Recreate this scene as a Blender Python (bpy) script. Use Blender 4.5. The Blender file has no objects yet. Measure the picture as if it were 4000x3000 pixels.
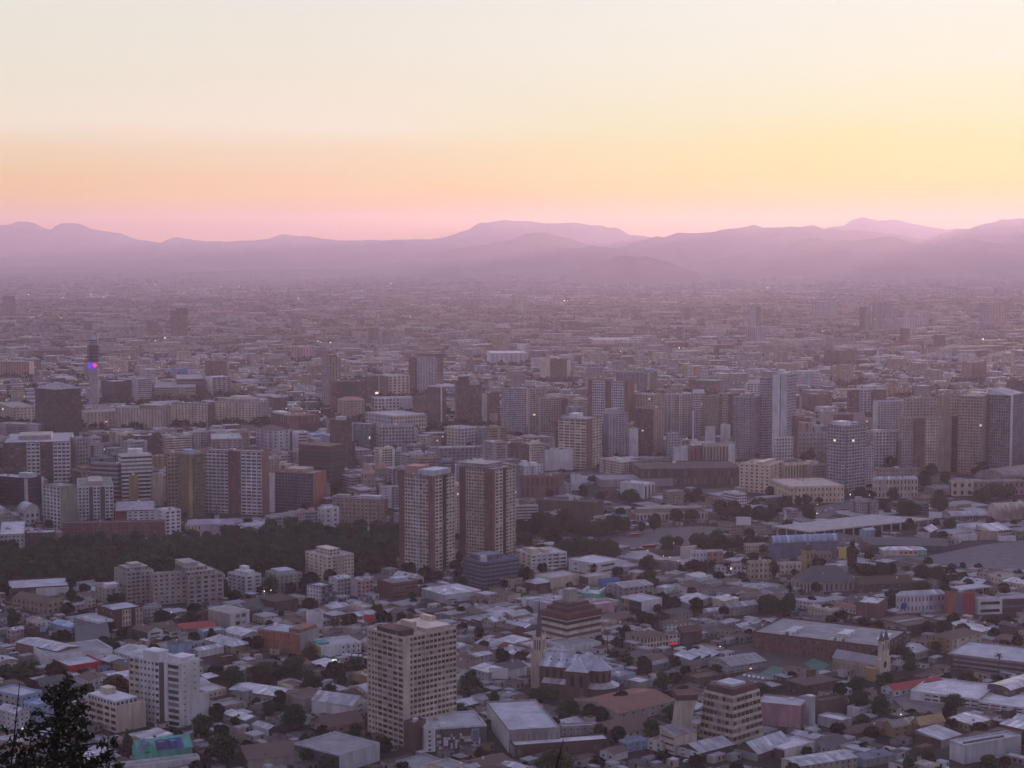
import bpy, math, random
import numpy as np
from mathutils import Vector, Matrix
random.seed(7); np.random.seed(7)
rad = math.radians
C = bpy.context.scene.collection
SC = bpy.context.scene

# ------------------------------------------------------------------ camera
H = 262.0            # camera height above the plain (m)
F = 6820.0           # focal length in pixels of the 4000 px wide photograph
PITCH = math.atan(510 / F)
cd = bpy.data.cameras.new('camera'); cam = bpy.data.objects.new('camera', cd); C.objects.link(cam)
cam.location = (0, 0, H); cam.rotation_euler = (math.pi / 2 - PITCH, 0, 0)
cd.sensor_width = 36; cd.lens = 36 * F / 4000; cd.clip_start = 1; cd.clip_end = 90000
SC.camera = cam

# ------------------------------------------------------------------ sky and sun
SUN_AZ, SUN_EL = 19.0, 2.3     # degrees to the right of the view, above the horizon
w = bpy.data.worlds.new('World'); SC.world = w; w.use_nodes = True
nt = w.node_tree; N = nt.nodes; LK = nt.links
for n in list(N): N.remove(n)
def wn(t, **k):
    n = N.new(t)
    for a, v in k.items(): setattr(n, a, v)
    return n
tc = wn('ShaderNodeTexCoord')
sep = wn('ShaderNodeSeparateXYZ'); LK.new(tc.outputs['Generated'], sep.inputs[0])
def ramp(stops, fac):
    r = wn('ShaderNodeValToRGB'); cr = r.color_ramp
    while len(cr.elements) < len(stops): cr.elements.new(0.5)
    for e, (p, c) in zip(cr.elements, stops): e.position = p; e.color = (*c, 1)
    LK.new(fac, r.inputs[0]); return r.outputs[0]
def s2l(*c):
    return tuple(((v / 255) / 12.92 if v / 255 <= .04045 else ((v / 255 + .055) / 1.055) ** 2.4) for v in c)
el = wn('ShaderNodeMapRange'); el.inputs[1].default_value = -0.02; el.inputs[2].default_value = 0.18; el.clamp = True
unev = wn('ShaderNodeTexNoise'); ump = wn('ShaderNodeMapping'); ump.inputs['Scale'].default_value = (3, 3, 26); LK.new(tc.outputs['Generated'], ump.inputs[0]); LK.new(ump.outputs[0], unev.inputs['Vector']); unev.inputs['Scale'].default_value = 1.6; unev.inputs['Detail'].default_value = 4
una = wn('ShaderNodeMath', operation='MULTIPLY_ADD'); LK.new(unev.outputs['Fac'], una.inputs[0]); una.inputs[1].default_value = .022; una.inputs[2].default_value = -.011
els = wn('ShaderNodeMath', operation='ADD'); LK.new(sep.outputs[2], els.inputs[0]); LK.new(una.outputs[0], els.inputs[1]); LK.new(els.outputs[0], el.inputs[0])
P = lambda deg: (math.sin(rad(deg)) + .02) / .2
far_side = ramp([(0, s2l(190, 130, 60)), (P(0.8), s2l(202, 140, 25)), (P(2.0), s2l(234, 192, 82)), (P(3.1), s2l(236, 213, 164)),
                 (P(4.1), s2l(240, 232, 204)), (P(5.5), s2l(235, 232, 208)), (P(8.2), s2l(231, 233, 221))], el.outputs[0])
sun_side = ramp([(0, s2l(235, 150, 30)), (P(0.8), s2l(244, 176, 10)), (P(2.0), s2l(233, 212, 52)), (P(3.1), s2l(225, 223, 118)),
                 (P(4.6), s2l(227, 232, 181)), (P(6.0), s2l(233, 238, 213)), (P(8.2), s2l(237, 241, 231))], el.outputs[0])
az = wn('ShaderNodeVectorMath', operation='DOT_PRODUCT'); LK.new(tc.outputs['Generated'], az.inputs[0])
az.inputs[1].default_value = (math.sin(rad(SUN_AZ)), math.cos(rad(SUN_AZ)), 0)
azr = wn('ShaderNodeMapRange', interpolation_type='SMOOTHSTEP'); azr.inputs[1].default_value = 0.89; azr.inputs[2].default_value = 1.0
LK.new(az.outputs['Value'], azr.inputs[0])
mixs = wn('ShaderNodeMix', data_type='RGBA'); LK.new(azr.outputs[0], mixs.inputs[0]); LK.new(far_side, mixs.inputs[6]); LK.new(sun_side, mixs.inputs[7])
# the dome above and behind the view: lavender dusk blue
hi = wn('ShaderNodeMapRange', interpolation_type='SMOOTHSTEP'); hi.inputs[1].default_value = 0.15; hi.inputs[2].default_value = 0.55; LK.new(sep.outputs[2], hi.inputs[0])
mixz = wn('ShaderNodeMix', data_type='RGBA'); LK.new(hi.outputs[0], mixz.inputs[0]); LK.new(mixs.outputs[2], mixz.inputs[6]); mixz.inputs[7].default_value = (.29, .335, .66, 1)
bk = wn('ShaderNodeMapRange', interpolation_type='SMOOTHSTEP'); bk.inputs[1].default_value = 0.55; bk.inputs[2].default_value = -0.4; LK.new(az.outputs['Value'], bk.inputs[0])
mixb = wn('ShaderNodeMix', data_type='RGBA'); LK.new(bk.outputs[0], mixb.inputs[0]); LK.new(mixz.outputs[2], mixb.inputs[6]); mixb.inputs[7].default_value = (.42, .395, .60, 1)
sky = wn('ShaderNodeTexSky'); sky.sky_type = 'NISHITA'; sky.sun_disc = False
sky.sun_elevation = rad(SUN_EL); sky.sun_rotation = rad(SUN_AZ); sky.dust_density = 4; sky.altitude = 700
bg1 = wn('ShaderNodeBackground'); LK.new(mixb.outputs[2], bg1.inputs[0]); bg1.inputs[1].default_value = 0.97
bg2 = wn('ShaderNodeBackground'); LK.new(sky.outputs[0], bg2.inputs[0]); bg2.inputs[1].default_value = 0.004
add = wn('ShaderNodeAddShader'); LK.new(bg1.outputs[0], add.inputs[0]); LK.new(bg2.outputs[0], add.inputs[1])
wo = wn('ShaderNodeOutputWorld'); LK.new(add.outputs[0], wo.inputs[0])
sd = bpy.data.lights.new('sun', 'SUN'); sun = bpy.data.objects.new('sun', sd); C.objects.link(sun)
sd.energy = 5.7; sd.angle = rad(.6); sd.color = (1, .66, .57)
sv = Vector((math.sin(rad(SUN_AZ)) * math.cos(rad(SUN_EL)), math.cos(rad(SUN_AZ)) * math.cos(rad(SUN_EL)), math.sin(rad(SUN_EL))))
sun.rotation_euler = sv.to_track_quat('Z', 'Y').to_euler()
SC.view_settings.view_transform = 'Standard'; SC.view_settings.look = 'None'; SC.view_settings.exposure = 0; SC.view_settings.gamma = 1
SC.render.engine = 'CYCLES'; SC.cycles.volume_bounces = 1; SC.cycles.max_bounces = 5; SC.cycles.diffuse_bounces = 2; SC.cycles.glossy_bounces = 2; SC.cycles.use_denoising = True
SC.render.filter_size = 1.7

# ------------------------------------------------------------------ photograph pixel <-> place
CP, SP = math.cos(PITCH), math.sin(PITCH)
def ray(X, Y):
    x, yc = (X - 2000) / F, (1500 - Y) / F
    return (x, CP + yc * SP, -SP + yc * CP)
def ground(X, Y, z=0.0):
    d = ray(X, Y); t = (z - H) / d[2]
    return d[0] * t, d[1] * t
def proj(x, y, z):
    zc = y * CP + (H - z) * SP
    yc = y * SP + (z - H) * CP
    return 2000 + F * x / zc, 1500 - F * yc / zc, zc
CROP = {'A0': (0, 2200), 'A1': (1000, 2200), 'A2': (2000, 2200), 'A3': (2900, 2200), 'B0': (0, 1600), 'B1': (1000, 1600), 'B2': (2000, 1600), 'B3': (2900, 1600),
        'C0': (0, 1000), 'C1': (1000, 1000), 'C2': (2000, 1000), 'C3': (2900, 1000)}
K = 1100 / 2212
def px(crop, x, y):
    a, b_ = CROP[crop]; return a + x * K, b_ + y * K

# ------------------------------------------------------------------ mesh helper
class MB:
    def __init__(s): s.v = []; s.f = []; s.uv = []; s.col = []
    def quad(s, a, b_, c, d, uv=(0, 0, 1, 1), col=None):
        i = len(s.v); s.v += [a, b_, c, d]; s.f.append((i, i + 1, i + 2, i + 3))
        u0, v0, u1, v1 = uv; s.uv += [(u0, v0), (u1, v0), (u1, v1), (u0, v1)]
        if col is not None: s.col += [col] * 4
    def tri(s, a, b_, c, uv=((0, 0), (1, 0), (.5, 1)), col=None):
        i = len(s.v); s.v += [a, b_, c]; s.f.append((i, i + 1, i + 2)); s.uv += list(uv)
        if col is not None: s.col += [col] * 3
    def box(s, x0, x1, y0, y1, z0, z1, nu=None, nv=1, col=None, top=True, bottom=False):
        """side walls with UV counted in window cells of about nu metres, a top, as separate quads"""
        n = lambda L: max(1, round(L / nu)) if nu else L
        s.quad((x0, y0, z0), (x1, y0, z0), (x1, y0, z1), (x0, y0, z1), (0, 0, n(x1 - x0), nv), col)
        s.quad((x1, y0, z0), (x1, y1, z0), (x1, y1, z1), (x1, y0, z1), (0, 0, n(y1 - y0), nv), col)
        s.quad((x1, y1, z0), (x0, y1, z0), (x0, y1, z1), (x1, y1, z1), (0, 0, n(x1 - x0), nv), col)
        s.quad((x0, y1, z0), (x0, y0, z0), (x0, y0, z1), (x0, y1, z1), (0, 0, n(y1 - y0), nv), col)
        if top: s.quad((x0, y0, z1), (x1, y0, z1), (x1, y1, z1), (x0, y1, z1), (0, 0, x1 - x0, y1 - y0), col)
        if bottom: s.quad((x0, y1, z0), (x1, y1, z0), (x1, y0, z0), (x0, y0, z0), (0, 0, 1, 1), col)
    def cyl(s, cx, cy, r0, r1, z0, z1, n=16, nv=1, nu=1.0, cap=True, col=None):
        for k in range(n):
            a, c = 2 * math.pi * k / n, 2 * math.pi * (k + 1) / n
            p = lambda t, r, z: (cx + r * math.cos(t), cy + r * math.sin(t), z)
            s.quad(p(a, r0, z0), p(c, r0, z0), p(c, r1, z1), p(a, r1, z1), (k * nu, 0, (k + 1) * nu, nv), col)
            if cap and r1 > .01: s.tri((cx, cy, z1), p(a, r1, z1), p(c, r1, z1), col=col)
    def mesh(s, name):
        m = bpy.data.meshes.new(name); m.from_pydata(s.v, [], s.f); ul = m.uv_layers.new(name='UVMap')
        ul.data.foreach_set('uv', np.array(s.uv, np.float32).ravel())
        if s.col and len(s.col) == len(s.v):
            ca = m.color_attributes.new('Col', 'FLOAT_COLOR', 'POINT')
            ca.data.foreach_set('color', np.array([(*c[:3], 1) for c in s.col], np.float32).ravel())
        m.update(); return m
    def build(s, name, mat, parent=None, color=None):
        return obj(name, s.mesh(name), mat, parent, color)
def obj(name, mesh, mat, parent=None, color=None):
    o = bpy.data.objects.new(name, mesh); C.objects.link(o)
    if mat is not None and len(mesh.materials) == 0: mesh.materials.append(mat)
    if parent is not None: o.parent = parent
    if color is not None: o.color = (*color, 1)
    return o
def thing(name, label, cat, loc, rot=0.0, group=None, mesh=None):
    o = bpy.data.objects.new(name, mesh); C.objects.link(o); o.location = loc; o.rotation_euler = (0, 0, rot)
    o['label'] = label; o['category'] = cat
    if group: o['group'] = group
    return o
def structure(o, kind='structure'): o['kind'] = kind; return o

# ------------------------------------------------------------------ colours (linear base colours)
COL = dict(cream=(.60, .52, .42), beige=(.39, .355, .32), white=(.66, .65, .65), palegrey=(.44, .44, .46), grey=(.31, .31, .32), darkgrey=(.11, .11, .115),
           brick=(.20, .115, .10), maroon=(.115, .065, .06), terracotta=(.26, .135, .10), orange=(.34, .15, .10), ochre=(.38, .29, .15), olive=(.20, .18, .09), teal=(.12, .30, .28),
           mint=(.15, .50, .36), blue=(.10, .22, .50), paleblue=(.34, .45, .60), slate=(.15, .17, .23), glass=(.03, .035, .05), pink=(.50, .31, .34), tan=(.38, .31, .24),
           brown=(.12, .092, .078), rust=(.155, .11, .092), red=(.36, .075, .065), yellow=(.58, .44, .09), lilac=(.43, .39, .47), black=(.03, .03, .03), concrete=(.34, .33, .325), salmon=(.42, .25, .21),
           silver=(.50, .51, .54), stone=(.48, .42, .32), olivegrey=(.27, .27, .21), dusty=(.34, .26, .25), warmcream=(.66, .55, .40), brightred=(.5, .05, .05))
def cc(c): return COL[c] if isinstance(c, str) else c

# ------------------------------------------------------------------ materials
def mat_new(name):
    m = bpy.data.materials.new(name); m.use_nodes = True; t = m.node_tree
    for n in list(t.nodes): t.nodes.remove(n)
    return m, t
class G:
    """small node-graph builder"""
    def __init__(s, t): s.t = t
    def n(s, typ, **k):
        n = s.t.nodes.new(typ)
        for a, v in k.items(): setattr(n, a, v)
        return n
    def put(s, sock, v):
        if hasattr(v, 'is_linked') or hasattr(v, 'links'): s.t.links.new(v, sock)
        else: sock.default_value = v
    def math(s, op, a, b_=0.0, c=None, clamp=False):
        n = s.n('ShaderNodeMath', operation=op); n.use_clamp = clamp; s.put(n.inputs[0], a); s.put(n.inputs[1], b_)
        if c is not None: s.put(n.inputs[2], c)
        return n.outputs[0]
    def mix(s, f, a, b_, blend='MIX'):
        n = s.n('ShaderNodeMix', data_type='RGBA', blend_type=blend); s.put(n.inputs[0], f)
        for i, v in ((6, a), (7, b_)):
            s.put(n.inputs[i], (*v, 1) if isinstance(v, tuple) and len(v) == 3 else v)
        return n.outputs[2]
    def rng(s, v, a, b_, c, d):
        n = s.n('ShaderNodeMapRange'); n.clamp = True; s.put(n.inputs[0], v)
        for i, q in ((1, a), (2, b_), (3, c), (4, d)): n.inputs[i].default_value = q
        return n.outputs[0]
    def noise(s, vec, scale, detail=3.0, rough=.55):
        n = s.n('ShaderNodeTexNoise'); s.put(n.inputs['Vector'], vec); n.inputs['Scale'].default_value = scale; n.inputs['Detail'].default_value = detail; n.inputs['Roughness'].default_value = rough
        return n.outputs['Fac']
    def white(s, vec):
        n = s.n('ShaderNodeTexWhiteNoise', noise_dimensions='3D'); s.put(n.inputs['Vector'], vec); return n.outputs
    def out(s, col, rough=.85, spec=.3, normal=None, emit=None, estr=0.0, metal=0.0):
        p = s.n('ShaderNodeBsdfPrincipled'); s.put(p.inputs['Base Color'], (*col, 1) if isinstance(col, tuple) else col); s.put(p.inputs['Roughness'], rough)
        p.inputs['Specular IOR Level'].default_value = spec; s.put(p.inputs['Metallic'], metal)
        if normal is not None: s.put(p.inputs['Normal'], normal)
        if emit is not None: s.put(p.inputs['Emission Color'], emit); s.put(p.inputs['Emission Strength'], estr)
        o = s.n('ShaderNodeOutputMaterial'); s.t.links.new(p.outputs[0], o.inputs[0]); return p
    def src(s, which):
        if which == 'obj': return s.n('ShaderNodeObjectInfo').outputs['Color']
        return s.n('ShaderNodeAttribute', attribute_name='Col').outputs['Color']
_mc = {}
def wall_mat(wu=0.0, wv=0.0, src='obj', blank=0.0, lit=0.002, glass=(.025, .027, .035), curtain=.35):
    """plaster or brick wall; when wu, wv > 0 the UV cells carry windows of that fraction"""
    key = ('wall', wu, wv, src, blank, lit, curtain)
    if key in _mc: return _mc[key]
    m, t = mat_new('wall_plaster'); g = G(t)
    base = g.src(src); tco = g.n('ShaderNodeTexCoord'); geo = g.n('ShaderNodeNewGeometry')
    pos = geo.outputs['Position']
    mp = g.n('ShaderNodeMapping'); g.put(mp.inputs[0], pos); mp.inputs['Scale'].default_value = (1, 1, .18)
    n1 = g.noise(mp.outputs[0], .35, 4); n2 = g.noise(pos, .06, 2)
    dirt = g.math('MULTIPLY', g.rng(n1, .3, .72, .66, 1.08), g.rng(n2, .3, .7, .82, 1.1))
    vm = g.n('ShaderNodeVectorMath', operation='SCALE'); g.put(vm.inputs[0], base); g.put(vm.inputs['Scale'], dirt); col = vm.outputs[0]
    rough = .88
    em = None
    if wu > 0:      # floor edges: a thin pale slab line and a dark row of painted balcony shade, and small differences between bays
        uq = g.n('ShaderNodeSeparateXYZ'); g.put(uq.inputs[0], tco.outputs['UV']); fv = g.math('FRACT', uq.outputs[1])
        slab = g.math('ADD', 1.0, g.math('SUBTRACT', g.math('MULTIPLY', g.math('GREATER_THAN', fv, .93), .14), g.math('MULTIPLY', g.math('LESS_THAN', fv, .07), .20)))
        bay = g.n('ShaderNodeCombineXYZ'); g.put(bay.inputs[0], g.math('FLOOR', uq.outputs[0])); oq = g.n('ShaderNodeObjectInfo'); g.put(bay.inputs[2], g.math('MULTIPLY', oq.outputs['Random'], 41.0))
        cb_ = g.n('ShaderNodeCombineXYZ'); g.put(cb_.inputs[0], g.math('FLOOR', uq.outputs[0])); g.put(cb_.inputs[1], g.math('FLOOR', uq.outputs[1]))
        kk = g.math('MULTIPLY', slab, g.math('MULTIPLY', g.rng(g.white(bay.outputs[0])[0], 0, 1, .86, 1.08), g.rng(g.white(cb_.outputs[0])[0], 0, 1, .92, 1.06)))
        vk = g.n('ShaderNodeVectorMath', operation='SCALE'); g.put(vk.inputs[0], col); g.put(vk.inputs['Scale'], kk); col = vk.outputs[0]
    if wu > 0:
        uvs = g.n('ShaderNodeSeparateXYZ'); g.put(uvs.inputs[0], tco.outputs['UV']); u, v = uvs.outputs[0], uvs.outputs[1]
        du = g.math('ABSOLUTE', g.math('SUBTRACT', g.math('FRACT', u), .5)); dv = g.math('ABSOLUTE', g.math('SUBTRACT', g.math('FRACT', v), .47))
        iu = g.math('LESS_THAN', du, wu / 2); iv = g.math('LESS_THAN', dv, wv / 2); ins = g.math('MULTIPLY', iu, iv)
        cell = g.n('ShaderNodeCombineXYZ'); g.put(cell.inputs[0], g.math('FLOOR', u)); g.put(cell.inputs[1], g.math('FLOOR', v))
        oi = g.n('ShaderNodeObjectInfo'); g.put(cell.inputs[2], g.math('MULTIPLY', oi.outputs['Random'], 97.0))
        r = g.white(cell.outputs[0]); rv = r[0]; rs = g.n('ShaderNodeSeparateColor'); g.put(rs.inputs[0], r[1])
        if blank > 0: ins = g.math('MULTIPLY', ins, g.math('GREATER_THAN', rs.outputs[0], blank))
        cur = g.math('POWER', rv, 3.0); gl = g.mix(g.math('MULTIPLY', cur, curtain * 2), glass, (.36, .33, .30))
        gl = g.mix(g.math('MULTIPLY', g.math('GREATER_THAN', rs.outputs[1], .9), .5), gl, (.16, .06, .05))
        col = g.mix(ins, col, gl); rough = g.math('SUBTRACT', .88, g.math('MULTIPLY', ins, .55))
        em = g.math('MULTIPLY', ins, g.math('MULTIPLY', g.math('GREATER_THAN', rs.outputs[2], 1 - lit), 1.1))
    if em is not None: g.out(col, rough, .35, emit=(1, .80, .55, 1), estr=em)
    else: g.out(col, rough, .3)
    _mc[key] = m; return m
def roof_mat(kind, src='obj'):
    key = ('roof', kind, src)
    if key in _mc: return _mc[key]
    m, t = mat_new('roof_' + kind); g = G(t); base = g.src(src); tco = g.n('ShaderNodeTexCoord'); geo = g.n('ShaderNodeNewGeometry'); pos = geo.outputs['Position']
    uvs = g.n('ShaderNodeSeparateXYZ'); g.put(uvs.inputs[0], tco.outputs['UV'])
    n1 = g.noise(pos, .12, 4, .6); n2 = g.noise(pos, .9, 3, .6)
    cell = g.n('ShaderNodeCombineXYZ')
    if kind == 'metal':
        g.put(cell.inputs[0], g.math('FLOOR', g.math('MULTIPLY', uvs.outputs[0], .4))); g.put(cell.inputs[1], g.math('FLOOR', g.math('MULTIPLY', uvs.outputs[1], .2)))
        oi = g.n('ShaderNodeObjectInfo'); g.put(cell.inputs[2], g.math('MULTIPLY', oi.outputs['Random'], 53.0))
        r = g.white(cell.outputs[0])[0]
        k = g.math('MULTIPLY', g.rng(r, 0, 1, .66, 1.12), g.rng(n2, .3, .7, .84, 1.10))
        c2 = g.n('ShaderNodeCombineXYZ'); g.put(c2.inputs[0], g.math('FLOOR', g.math('MULTIPLY', uvs.outputs[0], .45))); g.put(c2.inputs[2], g.math('MULTIPLY', oi.outputs['Random'], 31.0)); r2 = g.white(c2.outputs[0])[0]
        k = g.math('MULTIPLY', k, g.rng(r2, 0, 1, .78, 1.08)); k = g.math('ADD', k, g.math('MULTIPLY', g.math('GREATER_THAN', r2, .93), .35))
        corr = g.math('ABSOLUTE', g.math('SUBTRACT', g.math('FRACT', g.math('MULTIPLY', uvs.outputs[0], .8)), .5))
        k = g.math('MULTIPLY', k, g.rng(corr, .0, .5, .84, 1.04))
        vm = g.n('ShaderNodeVectorMath', operation='SCALE'); g.put(vm.inputs[0], base); g.put(vm.inputs['Scale'], k)
        col = g.mix(g.rng(n1, .52, .74, 0, .7), vm.outputs[0], (.15, .105, .085)); g.out(col, .55, .4)
    elif kind == 'tile':
        row = g.math('FRACT', g.math('MULTIPLY', uvs.outputs[1], 1.6)); k = g.math('MULTIPLY', g.rng(row, 0, .35, .7, 1.0), g.rng(n2, .3, .7, .75, 1.15))
        vm = g.n('ShaderNodeVectorMath', operation='SCALE'); g.put(vm.inputs[0], base); g.put(vm.inputs['Scale'], k)
        col = g.mix(g.rng(n1, .5, .75, 0, .6), vm.outputs[0], (.11, .085, .07)); g.out(col, .85, .25)
    else:
        k = g.math('MULTIPLY', g.rng(n1, .3, .72, .70, 1.12), g.rng(n2, .3, .7, .9, 1.06))
        g.put(cell.inputs[0], g.math('FLOOR', g.math('MULTIPLY', uvs.outputs[0], .16))); g.put(cell.inputs[1], g.math('FLOOR', g.math('MULTIPLY', uvs.outputs[1], .16)))
        k = g.math('MULTIPLY', k, g.rng(g.white(cell.outputs[0])[0], 0, 1, .88, 1.06))
        vm = g.n('ShaderNodeVectorMath', operation='SCALE'); g.put(vm.inputs[0], base); g.put(vm.inputs['Scale'], k); g.out(vm.outputs[0], .85, .25)
    _mc[key] = m; return m
def plain_mat(name, rough=.6, spec=.4, metal=0.0):
    key = ('plain', name)
    if key in _mc: return _mc[key]
    m, t = mat_new(name); g = G(t); b_ = g.src('obj'); geo = g.n('ShaderNodeNewGeometry'); n1 = g.noise(geo.outputs['Position'], 1.2, 3)
    vm = g.n('ShaderNodeVectorMath', operation='SCALE'); g.put(vm.inputs[0], b_); g.put(vm.inputs['Scale'], g.rng(n1, .3, .7, .85, 1.08)); g.out(vm.outputs[0], rough, spec, metal=metal)
    _mc[key] = m; return m
def emit_mat(name, col, strength):
    m, t = mat_new(name); g = G(t); g.out((.02, .02, .02), .5, .3, emit=(*col, 1), estr=strength); return m
def leaf_mat(name, cols):
    m, t = mat_new(name); g = G(t); geo = g.n('ShaderNodeNewGeometry'); oi = g.n('ShaderNodeObjectInfo')
    a = g.mix(oi.outputs['Random'], cols[0], cols[1]); c = g.mix(g.rng(geo.outputs['Random Per Island'], 0, 1, 0, 1), a, cols[2])
    p = g.out(c, .8, .15); return m
# ------------------------------------------------------------------ ground, hills, air
def ground_mat():
    m, t = mat_new('city_ground'); g = G(t); geo = g.n('ShaderNodeNewGeometry'); pos = geo.outputs['Position']
    a = g.noise(pos, .02, 4, .6); b_ = g.noise(pos, .0022, 5, .65); c = g.noise(pos, .35, 3, .6)
    near = g.mix(g.rng(a, .38, .62, 0, 1), (.030, .027, .026), (.062, .056, .054)); near = g.mix(g.rng(c, .45, .7, 0, .6), near, (.022, .026, .015))
    mp = g.n('ShaderNodeMapping'); g.put(mp.inputs[0], pos); mp.inputs['Scale'].default_value = (.55, 1, 1); v = g.n('ShaderNodeTexVoronoi'); g.put(v.inputs['Vector'], mp.outputs[0]); v.inputs['Scale'].default_value = .012
    far = g.mix(g.rng(b_, .40, .60, 0, 1), (.035, .036, .028), (.11, .09, .08))
    vs = g.n('ShaderNodeSeparateColor'); g.put(vs.inputs[0], v.outputs['Color']); far = g.mix(g.math('GREATER_THAN', vs.outputs[0], .86), far, (.28, .25, .24))
    sy = g.n('ShaderNodeSeparateXYZ'); g.put(sy.inputs[0], pos)
    g.out(g.mix(g.rng(sy.outputs[1], 3000, 6000, 0, 1), near, far), .95, .1); return m
gm = MB()
ys = [-140, 400, 1000, 2000, 4000, 8000, 14000, 29500]
for i in range(len(ys) - 1):
    for x0, x1 in ((-13000, -4000), (-4000, 0), (0, 4000), (4000, 13000)):
        gm.quad((x0, ys[i], 0), (x1, ys[i], 0), (x1, ys[i + 1], 0), (x0, ys[i + 1], 0))
structure(gm.build('ground', ground_mat()))
# the hillside under the viewpoint
hm, ht = mat_new('hillside_scrub'); hg = G(ht); hp = hg.n('ShaderNodeNewGeometry').outputs['Position']
hg.out(hg.mix(hg.rng(hg.noise(hp, .25, 4), .4, .6, 0, 1), (.05, .045, .03), (.10, .08, .05)), .95, .1)
hb = MB(); nx, ny = 40, 40; hv = {}
for j in range(ny + 1):
    for i in range(nx + 1):
        x = -420 + 840 * i / nx; y = -130 + 790 * j / ny
        z = (H - 9 - 0.36 * max(0, y)) + (5 if y < 20 else 0) - 3 * abs(math.sin(x * .013 + 1)) - 1.5 * math.sin(x * .05) * math.sin(y * .03) - abs(x) * .02
        hv[i, j] = (x, y, max(z, .2 if y < 640 else -.6))
for j in range(ny):
    for i in range(nx): hb.quad(hv[i, j], hv[i + 1, j], hv[i + 1, j + 1], hv[i, j + 1])
structure(hb.build('hillside', hm))
def hill_z(x, y): return (H - 9 - 0.36 * max(0, y)) + (5 if y < 20 else 0) - 3 * abs(math.sin(x * .013 + 1)) - 1.5 * math.sin(x * .05) * math.sin(y * .03) - abs(x) * .02

mm, mt = mat_new('mountain_scrub'); mg = G(mt); mpz = mg.n('ShaderNodeNewGeometry').outputs['Position']
mg.out(mg.mix(mg.rng(mg.noise(mpz, .0018, 6, .65), .4, .6, 0, 1), (.08, .065, .055), (.16, .12, .105)), .95, .05)
def ridge(name, x0, pts, dist, depth, ext=(0, 0)):
    """a range of hills whose skyline passes through the listed points of the photograph, built at its own distance"""
    xs = [x0 + p[0] * .6329 for p in pts]; zs = [760 + p[1] * .6329 for p in pts]
    xs = [xs[0] - 2200] + xs + [xs[-1] + 2200]; zs = [zs[0] + ext[0]] + zs + [zs[-1] + ext[1]]
    n = 520; rows = [(-1, 0), (-.75, .10), (-.5, .32), (-.25, .68), (-.1, .9), (0, 1), (.15, .9), (.5, .5), (1, 0)]
    mb = MB(); V = {}
    rs = np.random.RandomState(int(dist)); ph = rs.rand(12) * 6.3
    for i in range(n + 1):
        X = xs[0] + (xs[-1] - xs[0]) * i / n; Y = np.interp(X, xs, zs) 
        d = ray(X, Y); t = dist / d[1]; wx, wz = d[0] * t, max(2, H + d[2] * t)
        wob = sum(math.sin(wx / dist * (40 + 23 * q) + ph[q]) / (1 + q) for q in range(6))
        fine = sum(math.sin(wx / dist * (260 * 1.9 ** q) + ph[q + 5]) / 1.6 ** q for q in range(5)); wz = max(2, wz + (5 * wob + 4.5 * fine * min(1, wz / 300)) * dist / 25000)
        for r, (o, f) in enumerate(rows):
            jx = 260 * math.sin(wx * .0011 + r * 1.7 + ph[r % 6]) * (1 - abs(f - .5)) * .6 if 0 < f < 1 else 0
            gul = 1 + (.07 * math.sin(wx * .004 + ph[r % 5] + r) + .06 * math.sin(wx * .011 + ph[(r + 3) % 8] + 2 * r)) * (1 if 0 < f < 1 else 0)
            V[i, r] = (wx * (1 + o * depth / dist * .4) + jx, dist + o * depth + 200 * math.sin(wx * .0016 + ph[1]), wz * f * gul if f else -1)
    for i in range(n):
        for r in range(len(rows) - 1): mb.quad(V[i, r], V[i + 1, r], V[i + 1, r + 1], V[i, r + 1])
    o = mb.build(name, mm); structure(o)
    for p in o.data.polygons: p.use_smooth = True
ridge('mountain_range', 0, [(0, 185), (40, 178), (90, 165), (180, 170), (260, 205), (330, 215), (450, 175), (500, 180), (640, 235), (760, 240), (850, 280), (1000, 300), (1080, 265), (1200, 285), (1400, 290), (1640, 270), (1730, 245), (1900, 255), (2000, 275), (2212, 285), (2500, 283), (2730, 270), (2874, 220), (3014, 175), (3104, 155), (3254, 165), (3374, 175), (3504, 170), (3594, 175), (3694, 195), (3814, 210), (3874, 248), (3954, 255), (4200, 290)], 26500, 1800, (20, 150))
ridge('mountain_range', 2600, [(850, 290), (980, 215), (1030, 200), (1080, 195), (1150, 155), (1200, 142), (1260, 155), (1320, 163), (1430, 157), (1520, 180), (1600, 185), (1680, 205), (1760, 215), (1830, 205), (1880, 205), (2000, 220), (2212, 230)], 28500, 1100, (200, 30))
ridge('mountain_range', 1300, [(1640, 420), (1790, 325), (2000, 255), (2080, 260), (2130, 235), (2254, 235), (2344, 230), (2454, 210), (2554, 195), (2584, 182), (2654, 207), (2714, 205), (2804, 197), (2854, 203), (2944, 193), (3044, 215), (3254, 225), (3400, 240), (3560, 255), (3674, 280), (3800, 330)], 22500, 1800, (130, 120))
ridge('mountain_range', 2600, [(1300, 420), (1500, 330), (1620, 280), (1680, 245), (1780, 220), (1880, 205), (1980, 175), (2100, 155), (2212, 147), (2500, 130)], 24500, 1500, (140, 0))
ridge('mountain_range', 1300, [(200, 455), (400, 420), (540, 380), (680, 350), (800, 325), (930, 312), (1050, 290), (1200, 242), (1300, 235), (1400, 260), (1500, 290), (1640, 322), (1790, 340), (1950, 380), (2212, 430)], 20500, 1600, (40, 120))
ridge('mountain_range', 2600, [(60, 470), (150, 450), (400, 385), (550, 360), (700, 330), (800, 295), (920, 270), (1000, 280), (1150, 285), (1290, 262), (1400, 265), (1480, 290), (1600, 315), (1700, 320), (1800, 290), (1900, 275), (2000, 290), (2140, 300), (2212, 290), (2500, 300)], 19500, 1500, (60, 0))
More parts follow.
